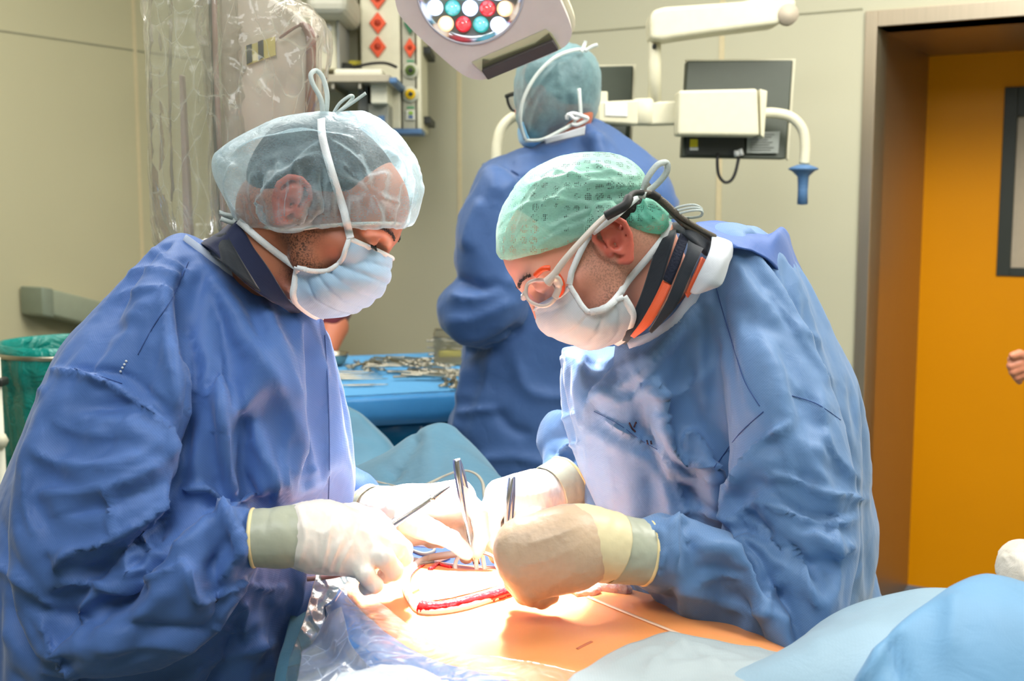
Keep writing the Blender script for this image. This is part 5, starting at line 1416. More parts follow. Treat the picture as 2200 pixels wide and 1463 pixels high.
FR = [
 ([(1532, 600), (1556, 680), (1580, 760), (1600, 820), (1632, 872), (1660, 880)], -.004, 4.5),
 ([(1640, 884), (1590, 930), (1552, 980), (1530, 1010)], -.004, 4), ([(1700, 850), (1756, 868), (1806, 902), (1830, 930)], -.004, 4),
 ([(1500, 650), (1440, 720), (1380, 770), (1290, 800)], .008, 18), ([(1470, 700), (1400, 780), (1330, 830), (1260, 850)], .008, 16), ([(1250, 770), (1300, 790), (1360, 775)], -.008, 10),
 ([(1260, 750), (1250, 800), (1262, 850)], .005, 9),
 ([(1500, 720), (1506, 800), (1512, 880)], .006, 12), ([(1560, 760), (1500, 820), (1440, 850), (1380, 840)], .006, 16),
 ([(1372, 850), (1406, 818), (1424, 858), (1432, 920), (1456, 978), (1520, 1000), (1562, 1060)], .017, 13, .5),
 ([(1388, 862), (1384, 910), (1420, 960), (1480, 1020), (1540, 1060)], -.022, 20, .7),
 ([(1468, 958), (1482, 928), (1504, 950), (1530, 1020), (1548, 1090)], .016, 11, .5),
 ([(1492, 960), (1494, 1000), (1510, 1050)], -.010, 10),
 ([(1285, 888), (1330, 915), (1372, 942), (1412, 964), (1440, 1010), (1462, 1060), (1470, 1098)], .010, 7, .35),
 ([(1410, 985), (1420, 1040), (1418, 1110)], -.010, 14), ([(1300, 920), (1310, 1010), (1320, 1090)], .004, 14), ([(1254, 850), (1262, 960), (1262, 1090)], .003, 6),
 ([(1280, 830), (1330, 860), (1370, 850)], .006, 10), ([(1236, 830), (1280, 860), (1330, 880)], -.005, 8),
 ([(1560, 1062), (1600, 1000), (1650, 940), (1700, 905)], .016, 12, .5),
 ([(1590, 1080), (1640, 1040), (1720, 1040), (1790, 1050)], -.010, 16),
 ([(1640, 1040), (1700, 1085), (1770, 1112), (1850, 1088)], -.020, 12, .6), ([(1640, 1020), (1700, 1030), (1790, 1062), (1870, 1072)], .013, 12, .5),
 ([(1572, 1116), (1630, 1078), (1690, 1098), (1760, 1125), (1850, 1110)], .013, 9, .5),
 ([(1566, 1132), (1620, 1140), (1680, 1165), (1730, 1200)], -.020, 14, .7),
 ([(1600, 1112), (1660, 1150), (1710, 1200), (1745, 1270), (1760, 1310)], .014, 10, .5), ([(1700, 1170), (1740, 1220), (1780, 1290)], -.014, 11),
 ([(1790, 1130), (1800, 1200), (1790, 1290)], .008, 12), ([(1740, 1140), (1800, 1180), (1840, 1170)], .009, 12),
 ([(1440, 1140), (1470, 1096), (1540, 1106), (1600, 1140)], .010, 12, .5), ([(1460, 1110), (1480, 1160), (1470, 1220)], -.012, 10),
 ([(1450, 1110), (1452, 1170), (1446, 1240)], .010, 6, .5), ([(1420, 1130), (1426, 1190), (1412, 1250)], .008, 5, .5), ([(1402, 1140), (1410, 1190), (1395, 1240)], -.008, 5),
 ([(1490, 1180), (1560, 1170), (1620, 1200), (1640, 1260)], .008, 18), ([(1480, 1260), (1540, 1230), (1600, 1240)], .009, 10, .5), ([(1450, 1270), (1520, 1285), (1600, 1310), (1680, 1325)], .006, 14),
 ([(1640, 1330), (1650, 1280), (1690, 1230)], .009, 12), ([(1560, 1300), (1590, 1270), (1640, 1290)], -.008, 10),
 ([(1620, 700), (1680, 800), (1720, 850)], .005, 18), ([(1700, 700), (1740, 760), (1790, 830)], .006, 16), ([(1640, 620), (1700, 690), (1770, 740)], .006, 14), ([(1760, 850), (1780, 960), (1850, 1040)], .008, 16),
 ([(1660, 900), (1690, 980), (1700, 1020)], .006, 16), ([(1740, 930), (1760, 990), (1820, 1030)], -.008, 14),
 ([(1200, 905), (1240, 890), (1250, 920)], .006, 6), ([(1190, 990), (1215, 960), (1250, 950)], .010, 8, .5), ([(1160, 1010), (1200, 995), (1248, 1010)], .010, 8, .5), ([(1180, 975), (1215, 985), (1250, 1040)], -.010, 7), ([(1150, 1030), (1180, 1012), (1215, 1020)], -.006, 6)]
lo, hi = (.02, 1.18, .69), (.74, 2.06, 1.61)
gR, GV, GF = build_sd('surgical_gown', gownR, lo, hi, .0105, M['gown_right'], R_, lambda V, F: rest(V, F, FR, (1, .6, 1), 9), lap=1)
pw_ = pins(GV, [(wrR[2], .055), (farR[2], .06)], [(1240, 700), (1540, 470), (1620, 480), (1560, 560), (1480, 700), (1360, 780), (1190, 790)], .75)
GV = sim_cloth(gR, GV, lambda P: gownR(P)+.035, lo, hi, pw_)
GV, GF = refine(gR, GV, GF, FR, .9)
GRS = surf(GV, GF)
P_ = along(GRS, [(1350, 742), (1400, 726), (1450, 690), (1480, 650), (1500, 612), (1516, 575)], 6, .003)
MB().ribbon(P_, .015, .002).build('neck_binding', M['binding'], gR)
sheet('collar_tab', M['velcro'], gR, [[(1530, 505, 1.45), (1572, 520, 1.455), (1574, 550, 1.45)], [(1524, 540, 1.39), (1560, 548, 1.39), (1566, 570, 1.40)], [(1500, 590, 1.372), (1530, 600, 1.366), (1552, 610, 1.375)], [(1482, 628, 1.378), (1498, 632, 1.370), (1530, 622, 1.374)]], 6, 6, .001, .0006)
sheet('collar_flap', cloth_mat('deep_blue_gown_lining', (62, 98, 168), transl=.05), gR,
 [[(1495, 482, 1.52), (1545, 478, 1.53), (1600, 490, 1.55), (1650, 500, 1.57), (1682, 488, 1.58), (1704, 540, 1.60), (1758, 672, 1.62)],
  [(1510, 505, 1.47), (1555, 508, 1.47), (1600, 512, 1.48), (1645, 516, 1.50), (1672, 512, 1.52), (1700, 570, 1.54), (1752, 680, 1.58)],
  [(1560, 530, 1.46), (1590, 535, 1.45), (1625, 545, 1.46), (1655, 560, 1.47), (1680, 590, 1.49), (1710, 640, 1.52), (1752, 700, 1.56)]], 6, 6, .002, .006, 12)
# right far glove (left hand of that person) and near glove
gf2 = glove(R_, C(palm=[[(1185, 1058, 1.652, .036), (1160, 1066, 1.64, .036), (1130, 1076, 1.62, .034)],
                      [(1140, 1070, 1.62, .029), (1078, 1068, 1.59, .020)], [(1140, 1064, 1.63, .028), (1072, 1060, 1.61, .0185)], [(1140, 1072, 1.64, .028), (1082, 1070, 1.63, .018)], [(1140, 1084, 1.64, .026), (1094, 1090, 1.64, .016)]],
                fingers=[[(1078, 1070, 1.588, .0145), (1056, 1118, 1.568, .0122), (1062, 1162, 1.556, .0110), (1078, 1196, 1.55, .0098)],
                         [(1072, 1060, 1.61, .0145), (1046, 1098, 1.60, .0125), (1046, 1150, 1.585, .0112), (1066, 1196, 1.575, .0100)],
                         [(1082, 1070, 1.63, .0135), (1060, 1112, 1.63, .0115), (1070, 1142, 1.615, .0108), (1092, 1140, 1.61, .0095)],
                         [(1094, 1090, 1.64, .0120), (1082, 1122, 1.64, .0102), (1094, 1144, 1.628, .0096), (1110, 1136, 1.62, .0085)],
                         [(1150, 1095, 1.60, .019), (1126, 1122, 1.575, .0145), (1102, 1150, 1.56, .0120), (1090, 1184, 1.552, .0100)]]),
            .02, M['glove'], seed=18, wamp=.0008)
cuff(gf2, [(1222, 1034, 1.675, .0400), (1204, 1046, 1.665, .0415), (1176, 1060, 1.648, .0395)], M['glove_cuff'], 19)
gn = glove(R_, C(palm=[[(1290, 1172, 1.288, .0375), (1250, 1168, 1.280, .0375), (1220, 1172, 1.275, .0385)],
                      [(1220, 1156, 1.278, .032), (1118, 1150, 1.272, .0195)], [(1215, 1170, 1.272, .034), (1100, 1180, 1.262, .0200)],
                      [(1215, 1190, 1.272, .034), (1110, 1222, 1.260, .0190)], [(1220, 1205, 1.278, .032), (1136, 1262, 1.268, .0175)]],
                fingers=[[(1116, 1150, 1.274, .0150), (1090, 1178, 1.300, .0128), (1098, 1212, 1.318, .0115), (1122, 1222, 1.322, .0100)],
                         [(1100, 1180, 1.264, .0155), (1088, 1208, 1.288, .0130), (1102, 1244, 1.306, .0115), (1128, 1250, 1.312, .0100)],
                         [(1110, 1222, 1.262, .0148), (1106, 1248, 1.288, .0125), (1126, 1278, 1.300, .0112), (1152, 1276, 1.306, .0098)],
                         [(1136, 1262, 1.270, .0130), (1142, 1282, 1.290, .0112), (1164, 1290, 1.300, .0100), (1186, 1282, 1.304, .0088)],
                         [(1230, 1140, 1.305, .020), (1170, 1132, 1.335, .0150), (1122, 1146, 1.345, .0125), (1096, 1172, 1.345, .0105)]]),
           .022, M['glove_skin'], wr=[([(1240, 1130), (1196, 1150), (1130, 1172)], .0015, 6), ([(1230, 1180), (1180, 1200), (1120, 1215)], .0012, 6), ([(1235, 1230), (1200, 1250), (1160, 1275)], .0010, 6)], seed=28, wamp=.0005, h=.0022)
cf1 = cuff(gn, [(1385, 1186, 1.308, .0375), (1350, 1182, 1.302, .0385), (1312, 1176, 1.295, .0400)], M['glove_cuff'], 29)
cuff(gn, [(1316, 1176, 1.295, .0408), (1280, 1168, 1.287, .0412), (1240, 1160, 1.280, .0408), (1222, 1160, 1.278, .0385)], M['glove_cream'], 33, rim=False)

seam(gR, GRS, [(1534, 602), (1556, 680), (1580, 760), (1600, 820), (1632, 872)]); seam(gR, GRS, [(1640, 884), (1590, 930), (1552, 980), (1530, 1010)])
seam(gR, GRS, [(1702, 850), (1756, 868), (1806, 902)]); seam(gR, GRS, [(1276, 884), (1330, 912), (1372, 942), (1412, 966)], .0007)
M['dried'] = plain('dried_dark_spot', (58, 30, 44), .6)
for pp in ([(1352, 908), (1358, 920), (1364, 926)], [(1362, 918), (1366, 908)], [(1390, 946), (1391, 952)], [(1398, 947), (1399, 952)]):
    seam(gR, GRS, pp+[(pp[-1][0]+1, pp[-1][1]+2)]*(4-len(pp)), .002, 'dark_spot', 'dried')
# ================================================================ PERSON STANDING BEHIND
B_ = empty('person', (0.28, 2.8, 0), 'gowned person with black glasses standing turned away near the blue instrument table', 'person')
HB = Frame(at(1190, 208, 2.80), (-.74, .66, -.14), (0, 0, 1), .92)
M['skin_back'] = skin_material('warm_skin', (214, 132, 100), (200, 80, 60))
make_body(B_, HB, M['skin_back'], [(nk(1215, 310, 2.82), .06), (nk(1230, 360, 2.84), .07)], (nk(1240, 460, 2.86), np.array([.17, .1, .12])), h=.005)
make_hair(B_, HB)
bp = [(1126, 118), (1112, 150), (1107, 198), (1110, 232), (1114, 262), (1126, 292), (1142, 308), (1172, 302), (1215, 284), (1255, 268), (1276, 252), (1286, 222), (1290, 180), (1284, 142), (1266, 114), (1232, 97), (1190, 92), (1152, 98)]
bfn = puff(bp, 2.79, .115, .10, 3)
def bpost(V, F):
    N = normals(V, F); return V+N*(.006*crease(V*np.array([1.5, 1, .5]), 16, 51)+.002*crease(V, 40, 53)+folds_disp(V, N, [([(1118, 270), (1150, 200), (1200, 140), (1250, 118)], .006, 5), ([(1140, 300), (1150, 240), (1180, 180)], .005, 5), ([(1200, 280), (1230, 230), (1240, 190)], .005, 6), ([(1135, 110), (1130, 170), (1128, 220)], .005, 5)], False))[:, None]
lo, hi = hull_box([at(x, y, 2.79) for x, y in bp]+[at(1190, 200, 2.66), at(1190, 200, 2.92)], .03)
capB = build_sd('bouffant_cap', bfn, lo, hi, .0055, M['cap_back'], B_, bpost, lap=1)[0]
sheet('face_mask', cloth_mat('sky_blue_mask_cloth', (120, 185, 225), weave=.2, crinkle=.1), B_, [[(1122, 262, 2.72), (1114, 272, 2.80), (1112, 285, 2.88)], [(1138, 300, 2.71), (1122, 304, 2.78), (1116, 305, 2.86)], [(1162, 306, 2.70), (1142, 318, 2.76), (1130, 320, 2.84)]], 6, 6, .002)
b = MB().ribbon(path3([(1128, 300, 2.70), (1118, 262, 2.675), (1124, 215, 2.665), (1150, 165, 2.665), (1190, 125, 2.67), (1232, 108, 2.69), (1262, 108, 2.71)], 8), .008, .002)
b.ribbon(path3([(1128, 302, 2.70), (1165, 300, 2.665), (1210, 278, 2.66), (1238, 262, 2.665)], 8), .008, .002)
b.ribbon(path3([(1250, 112, 2.69), (1256, 95, 2.70), (1258, 88, 2.70)], 4), .008, .002); b.ribbon(path3([(1256, 110, 2.69), (1272, 100, 2.69), (1284, 96, 2.69)], 4), .008, .002)
b.ribbon(path3([(1244, 190, 2.665), (1247, 230, 2.66), (1248, 252, 2.665)], 4), .008, .002)
b.build('mask_strap', M['strap_dull'], B_)
b = MB().tube(path3([(1216, 252, 2.66), (1230, 244, 2.655), (1252, 250, 2.655), (1262, 256, 2.66), (1240, 268, 2.66), (1228, 266, 2.66)], 6), .0045, 8); b.tube(path3([(1218, 256, 2.66), (1222, 246, 2.655), (1236, 256, 2.655), (1250, 246, 2.66)], 6), .0045, 8); b.build('strap_knot', M['strap'], B_)
eg = empty('eyeglasses', at(1100, 220, 2.88), 'black framed eyeglasses on the person turned away', 'glasses')
b = MB().tube(path3([(1088, 207, 2.92), (1098, 203, 2.90), (1112, 200, 2.86)], 4), .0055, 8)
b.tube(path3([(1089, 206, 2.92), (1092, 222, 2.92), (1100, 236, 2.92), (1112, 240, 2.91)], 6), .0035, 8); b.build('glasses_frame', M['black_plastic'], eg)
mesh_obj('lens', [at(1090, 208, 2.92), at(1110, 206, 2.88), at(1112, 238, 2.91), at(1100, 236, 2.92)], [(0, 1, 2, 3)], M['lens'], eg)
tb = [(1140, 318), (1088, 338), (1042, 366), (1012, 430), (1000, 520), (992, 600), (1000, 700), (1002, 760), (986, 850), (968, 920), (958, 1000), (948, 1100), (930, 1300), (1380, 1300), (1420, 1050), (1445, 860), (1458, 700), (1458, 550), (1447, 430), (1434, 390), (1400, 350), (1340, 304), (1292, 274), (1264, 266), (1210, 296), (1172, 314)]
tB = puff(tb, 2.82, .15, .15, 3)
sb = [(1060, 360), (1010, 430), (990, 500), (984, 560), (986, 600), (958, 632), (950, 668), (954, 700), (976, 726), (1010, 738), (1060, 738), (1110, 705), (1135, 610), (1130, 500), (1110, 410)]
sB = puff(sb, 2.68, .08, .07, 3)
gB = lambda P: smin(tB(P), sB(P), .03)
FB = [([(1040, 430), (1020, 480), (1010, 540)], .008, 8), ([(990, 600), (1040, 620), (1090, 610)], -.012, 8), ([(970, 640), (1030, 640), (1100, 600)], .010, 8), ([(960, 690), (1030, 680), (1100, 640)], .008, 10), ([(1000, 760), (1050, 740), (1120, 700)], -.016, 9),
 ([(1020, 780), (1005, 860), (990, 940)], .012, 9), ([(1060, 760), (1040, 860), (1010, 960)], .006, 12), ([(1000, 890), (1040, 880), (1072, 876)], .007, 5), ([(1070, 880), (1100, 920), (1140, 930)], -.006, 8), ([(1110, 760), (1130, 830), (1180, 850), (1240, 850)], .006, 10), ([(1280, 290), (1300, 350), (1380, 400)], .010, 8), ([(1264, 272), (1280, 330), (1290, 400)], .010, 7, .5), ([(1100, 360), (1160, 345), (1240, 350)], .006, 12), ([(1060, 420), (1130, 380), (1220, 400)], .006, 14), ([(1030, 990), (1100, 980), (1200, 1000)], .006, 9)]
FB = [(f_[0], f_[1]*1.8)+tuple(f_[2:]) for f_ in FB]
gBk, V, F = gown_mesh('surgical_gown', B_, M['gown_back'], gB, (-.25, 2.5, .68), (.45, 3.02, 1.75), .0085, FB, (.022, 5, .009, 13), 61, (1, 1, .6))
sheet('collar_binding', M['velcro'], gBk, [[(1168, 298, 2.66), (1215, 284, 2.655), (1258, 270, 2.66)], [(1172, 310, 2.665), (1218, 298, 2.655), (1256, 290, 2.66)]], 6, 4, .002)

# ---------------------------------------------------------------- person in maroon behind the table
P2 = empty('person', (-.75, 4.15, 0), 'person in maroon short sleeve sitting behind the blue instrument table', 'person')
fs = lambda P: smin(S_chain(P, [at(*q) for q in [(690, 690, 4.1), (716, 702, 4.05), (700, 752, 3.98), (660, 775, 3.95)]], [.052, .052, .040, .030], .01), smin(S_ell(P, at(640, 500, 4.25), (.085, .09, .12)), S_chain(P, [at(630, 540, 4.27), at(600, 640, 4.27), at(690, 690, 4.12)], [.055, .06, .045], .02), .02), .01)
lo, hi = hull_box([at(q[0], q[1], q[2]) for q in [(600, 420, 4.2), (740, 800, 3.95), (600, 420, 4.4)]], .08)
bo = build_sd('body', fs, lo, hi, .009, M['skin_back'], P2, lap=1)[0]
fs = lambda P: smin(S_chain(P, [at(*q) for q in [(560, 600, 4.25), (660, 650, 4.15), (722, 694, 4.06)]], [.10, .085, .066], .02), S_ell(P, at(560, 720, 4.3), (.2, .14, .30)), .05)
lo, hi = hull_box([at(q[0], q[1], q[2]) for q in [(420, 500, 4.2), (760, 900, 4.0), (420, 520, 4.45)]], .08)
build_sd('scrub_shirt', lambda P: smax(fs(P), (P-np.array(at(727, 705, 4.05)))@np.array([.75, -.2, -.62]), .008), lo, hi, .012, M['maroon'], P2, lap=1)
# ---------------------------------------------------------------- fist of someone by the door
P3 = empty('person', at(2240, 800, 2.9), 'bare closed hand of a person reaching in beside the orange door', 'person')
fist = [([(2290, 800, 2.9), (2230, 795, 2.88), (2205, 790, 2.87)], [.040, .032, .030]), ([(2205, 780, 2.87), (2188, 770, 2.86)], [.026, .016])]
fi = [([(2192, 766, 2.85), (2174, 772, 2.85), (2178, 784, 2.87)], [.0115, .0105, .0095]), ([(2192, 780, 2.845), (2172, 786, 2.845), (2178, 798, 2.87)], [.0115, .0105, .0095]),
      ([(2194, 792, 2.845), (2176, 799, 2.845), (2184, 810, 2.87)], [.0112, .010, .009]), ([(2198, 804, 2.85), (2184, 811, 2.85), (2190, 819, 2.87)], [.0102, .009, .0085]), ([(2210, 770, 2.85), (2190, 760, 2.84), (2176, 764, 2.835)], [.014, .011, .010])]
def ff(P):
    d = None
    for c, r in fist:
        e = S_chain(P, [at(*q) for q in c], r, .01); d = e if d is None else smin(d, e, .02)
    for c, r in fi: d = smin(d, S_chain(P, [at(*q) for q in c], r, .002), .004)
    return d
lo, hi = hull_box([at(*q) for c, r in fist+fi for q in c], .05)
build_sd('hand', ff, lo, hi, .003, skin_material('ruddy_skin', (206, 138, 108), (190, 70, 56)), P3, lap=1)
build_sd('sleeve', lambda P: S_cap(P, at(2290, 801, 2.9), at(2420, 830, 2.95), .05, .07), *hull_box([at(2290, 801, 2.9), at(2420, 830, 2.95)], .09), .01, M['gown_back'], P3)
# ================================================================ PATIENT, DRAPES, TABLE
ZS = .13
def zp(x, y, z): return tuple(onz(x, y, z+ZS))
def patchw(rows, nu=6, nv=6):
    A = np.array([spline([list(p) for p in r], nu) for r in rows])
    B = np.stack([spline(A[:, j], nv) for j in range(A.shape[1])], 1)
    n, m = B.shape[:2]
    F = np.array([(i*m+j, i*m+j+1, (i+1)*m+j+1, (i+1)*m+j) for i in range(n-1) for j in range(m-1)])
    return B.reshape(-1, 3), F, (n, m)
def cloth_sheet(name, m, rows, parent=None, world_pts=False, nu=8, nv=8, th_=.002, wob=.003, sc=9, seed=2, folds=None, w2=None, sq=(1, 1, 1)):
    V, F, sh_ = (patchw if world_pts else patch)(rows, nu, nv); F = facing(V, F); N = normals(V, F)
    d = wob*crease(V*np.array(sq), sc, seed)+(w2 if w2 is not None else wob*.35)*crease(V*np.array(sq), sc*2.7, seed+5)
    if folds: d = d+folds_disp(V, N, folds, False)
    V = V+N*d[:, None]
    o = mesh_obj(name, V, F, m, parent); solid(o, th_, -1)
    return o, surf(V, F)
# operating table under the drapes
ot = empty('operating_table', (0.05, 1.45, 0), 'covered operating table carrying the patient between the two surgeons', 'operating table')
MB().box((-0.02, 1.45, 0.79), (0.30, 1.1, 0.06), None, .02).build('table_top', M['black_plastic'], ot)
MB().box((0.0, 1.50, 0.40), (0.16, 0.3, 0.73), None, .02).build('column', M['steel_dull'], ot)
MB().box((0.0, 1.50, 0.03), (0.5, 0.9, 0.06), None, .02).build('base', M['steel_dull'], ot)
# patient: one body under the drapes, bare trunk showing
pt = empty('person', (0.1, 1.45, 0.69), 'patient lying draped on the operating table with bare orange-tinted trunk', 'person')
t, col, nrm = skin_mat('patient_skin', (228, 148, 88), (214, 112, 62))
M['patient'] = t.done(t.bsdf(col, 0.38, 0, 0.5, nrm, **{'Subsurface Weight': 0.1, 'Subsurface Radius': (0.02, 0.008, 0.004), 'Subsurface Scale': 0.6}))
Z0 = .892
rows = [
 [at(700, 1330, 1.62), at(860, 1285, 1.68), at(1000, 1275, 1.70), at(1120, 1280, 1.70), at(1240, 1310, 1.68), at(1360, 1350, 1.63), at(1500, 1390, 1.56), at(1640, 1430, 1.49), at(1760, 1470, 1.42)],
 [at(735, 1262, 1.54), at(860, 1204, 1.60), at(1000, 1216, 1.63), at(1120, 1220, 1.62), at(1240, 1234, 1.58), at(1360, 1270, 1.53), at(1500, 1306, 1.47), at(1640, 1350, 1.41), at(1736, 1396, 1.35)],
 [zp(745, 1270, .884), zp(870, 1238, Z0), zp(1000, 1242, .894), zp(1120, 1250, Z0), zp(1240, 1262, .890), zp(1355, 1294, .889), zp(1490, 1334, .884), zp(1620, 1374, .876), zp(1712, 1408, .866)],
 [zp(775, 1306, .880), zp(880, 1290, .888), zp(1000, 1292, .892), zp(1120, 1302, .890), zp(1230, 1316, .888), zp(1345, 1346, .887), zp(1470, 1376, .884), zp(1595, 1404, .876), zp(1690, 1428, .862)],
 [zp(825, 1356, .876), zp(915, 1352, .882), zp(1010, 1358, .884), zp(1120, 1368, .886), zp(1226, 1388, .886), zp(1336, 1408, .886), zp(1450, 1428, .882), zp(1565, 1446, .872), zp(1660, 1462, .855)],
 [zp(890, 1420, .868), zp(970, 1424, .874), zp(1050, 1432, .878), zp(1140, 1445, .882), zp(1236, 1462, .882), zp(1330, 1482, .880), zp(1440, 1500, .874), zp(1550, 1520, .86), zp(1640, 1530, .84)],
 [zp(920, 1520, .83), zp(1000, 1530, .842), zp(1080, 1545, .85), zp(1160, 1560, .856), zp(1240, 1580, .858), zp(1330, 1600, .856), zp(1430, 1620, .848), zp(1530, 1640, .83), zp(1620, 1650, .81)],
 [zp(930, 1650, .70), zp(1010, 1660, .70), zp(1090, 1680, .70), zp(1170, 1690, .70), zp(1250, 1700, .70), zp(1330, 1710, .70), zp(1430, 1720, .70), zp(1530, 1730, .70), zp(1620, 1740, .70)]]
V, F, _s = patchw(rows, 8, 8); F = facing(V, F); V = V+normals(V, F)*(.0012*crease(V, 6, 3)+.0004*crease(V, 24, 4))[:, None]
body = mesh_obj('body', V, F, M['patient'], pt); solid(body, .02, -1)
SK = surf(V, F)
# adhesive film strips and small marks on the skin
M['tape'] = plain('pale_film_crease', (244, 206, 178), .3)
P_ = along(SK, [(1262, 1282), (1330, 1310), (1400, 1338), (1460, 1362), (1520, 1386)], 8, .0015); MB().ribbon(P_, .0045, .0008, [Vector((0, 1, .1))]*len(P_)).build('film_crease', M['tape'], body)
P_ = along(SK, [(1240, 1394), (1255, 1386), (1272, 1378)], 6, .0012); MB().ribbon(P_, .003, .0006, [Vector((0, 1, .1))]*len(P_)).build('skin_scar', plain('brown_scar', (186, 98, 62), .5), body)
# wound ring: white tube, red raw margin inside, white sheet for the overlit skin in it
def drop_or(x, y, lift, Y):
    p = drop(SK, x, y, lift); return p if p is not None else at(x, y, Y)
wr = empty('wound_ring', drop(SK, 1000, 1260, 0.0), 'white tubular wound ring with red inner margin lying on the lit skin', 'wound ring')
ringp = [(1128, 1258), (1062, 1284), (990, 1306), (912, 1314), (884, 1290), (872, 1256), (884, 1222), (918, 1200), (980, 1190), (1016, 1190)]
P_ = [drop_or(x, y, .005, 1.565) for x, y in spline(ringp, 8)]
for _ in range(3): P_ = [P_[0]]+[(P_[i-1]+P_[i]*2+P_[i+1])/4 for i in range(1, len(P_)-1)]+[P_[-1]]
MB().tube(P_, .0050, 14).build('ring_tube', M['white_tube'], wr)
red = along(SK, [(1132, 1257), (1108, 1265), (1062, 1281), (990, 1300), (930, 1309), (904, 1306)], 8, .0065)
MB().tube(red, [.0040+.0050*min(1, i/len(red)*1.6)+.0005*math.sin(i*2.3) for i in range(len(red))], 10).build('raw_margin', M['blood'], wr)
red2 = along(SK, [(900, 1304), (886, 1286), (879, 1258), (887, 1232), (912, 1212)], 8, .0065)
MB().tube(red2, .0012, 6).build('raw_margin', M['blood'], wr)
# white sheet painted as the overlit skin inside the ring
t = NT('overlit_skin_white'); v = t.coord(); nrm = t.bump(t.noise(v, 220, 3), .6, .001); nrm = t.bump(t.noise(v, 40, 3, .6, 1.), .5, .006, nrm)
M['overlit_skin'] = t.done(t.bsdf(lin((244, 232, 226)), .8, 0, .2, nrm, **{'Subsurface Weight': .3, 'Subsurface Scale': .6}))
wr_in = along(SK, [(905, 1296), (960, 1298), (1020, 1288), (1080, 1268)], 6, .001)
gz = [(912, 1282), (896, 1256), (906, 1238), (950, 1228), (1010, 1228), (1060, 1236), (1090, 1250), (1050, 1264), (980, 1282), (930, 1290)]
cc = drop(SK, 990, 1250, .001); gpts = []
for fr_, lf in ((1.0, .001), (.93, .004), (.6, .0055), (.25, .006)):
    gpts.append([drop_or(990+(x-990)*fr_, 1255+(y-1255)*fr_, lf, 1.57) for x, y in gz])
vs = [q for r in gpts for q in spline([list(p) for p in r], 6, True)]; n_ = len(vs)//4
fs = [(i*n_+k, i*n_+(k+1) % n_, (i+1)*n_+(k+1) % n_, (i+1)*n_+k) for i in range(3) for k in range(n_)]
V = np.array(vs); F = np.array(fs); V[:, 2] += .0012*crease(V, 60, 3)
o = mesh_obj('overlit_skin_patch', V.tolist()+[list(cc+Vector((0, 0, .007)))], [tuple(f) for f in F]+[(3*n_+k, 3*n_+(k+1) % n_, 4*n_) for k in range(n_)], M['overlit_skin'])
tag(o, 'white patch of overlit skin inside the wound ring', 'overlit skin')
# foam pad under the fist
fo = lambda P: smin(smin(S_ell(P, drop(SK, 1288, 1258, .010), (.036, .032, .020)), S_ell(P, drop(SK, 1255, 1268, .005), (.02, .022, .010)), .01), S_ell(P, drop(SK, 1325, 1266, .005), (.02, .022, .010)), .01)
o, V, F = build_sd('foam_pad', fo, *hull_box([drop(SK, 1288, 1258, .010)], .07), .003, plain('pink_white_foam', (236, 200, 190), .6, grain=1.0, gscale=160, **{'Subsurface Weight': .3}), None, lambda V, F: V+normals(V, F)*(.004*crease(V, 60, 3)+.002*crease(V, 140, 5))[:, None])
tag(o, 'crumpled pinkish white pad on the skin under the tan gloved fist', 'pad')

# ---------------------------------------------------------------- drapes around the field
def top_rows(*rows): return [[zp(x, y, z) for x, y, z in r] for r in rows]
o, DA = cloth_sheet('surgical_drape', M['drape_blue'], top_rows(
 [(728, 1268, .890), (782, 1318, .888), (838, 1366, .884), (898, 1406, .882), (962, 1430, .882), (1032, 1448, .884), (1110, 1468, .887), (1200, 1490, .888)],
 [(716, 1292, .890), (752, 1350, .890), (806, 1400, .888), (866, 1442, .886), (930, 1468, .884), (1000, 1486, .884), (1080, 1505, .885), (1170, 1530, .885)],
 [(700, 1300, .875), (716, 1376, .876), (744, 1440, .876), (790, 1500, .874), (850, 1540, .874), (930, 1560, .872), (1020, 1580, .87), (1120, 1600, .868)],
 [(690, 1310, .82), (690, 1400, .83), (700, 1480, .83), (730, 1580, .83), (790, 1640, .83), (880, 1680, .83), (980, 1700, .83), (1080, 1720, .83)],
 [(684, 1380, .70), (676, 1500, .70), (690, 1640, .68), (720, 1740, .68), (780, 1800, .68), (870, 1850, .68), (970, 1880, .68), (1070, 1900, .68)]),
 world_pts=True, wob=.004, sc=12, seed=3, folds=[([(700, 1330), (780, 1400), (860, 1450)], .005, 9, .5), ([(740, 1300), (800, 1360), (880, 1410)], -.003, 8), ([(690, 1400), (760, 1440), (820, 1463)], .006, 10, .5)])
tag(o, 'blue drape strip bordering the lit skin along its near side', 'surgical drape')
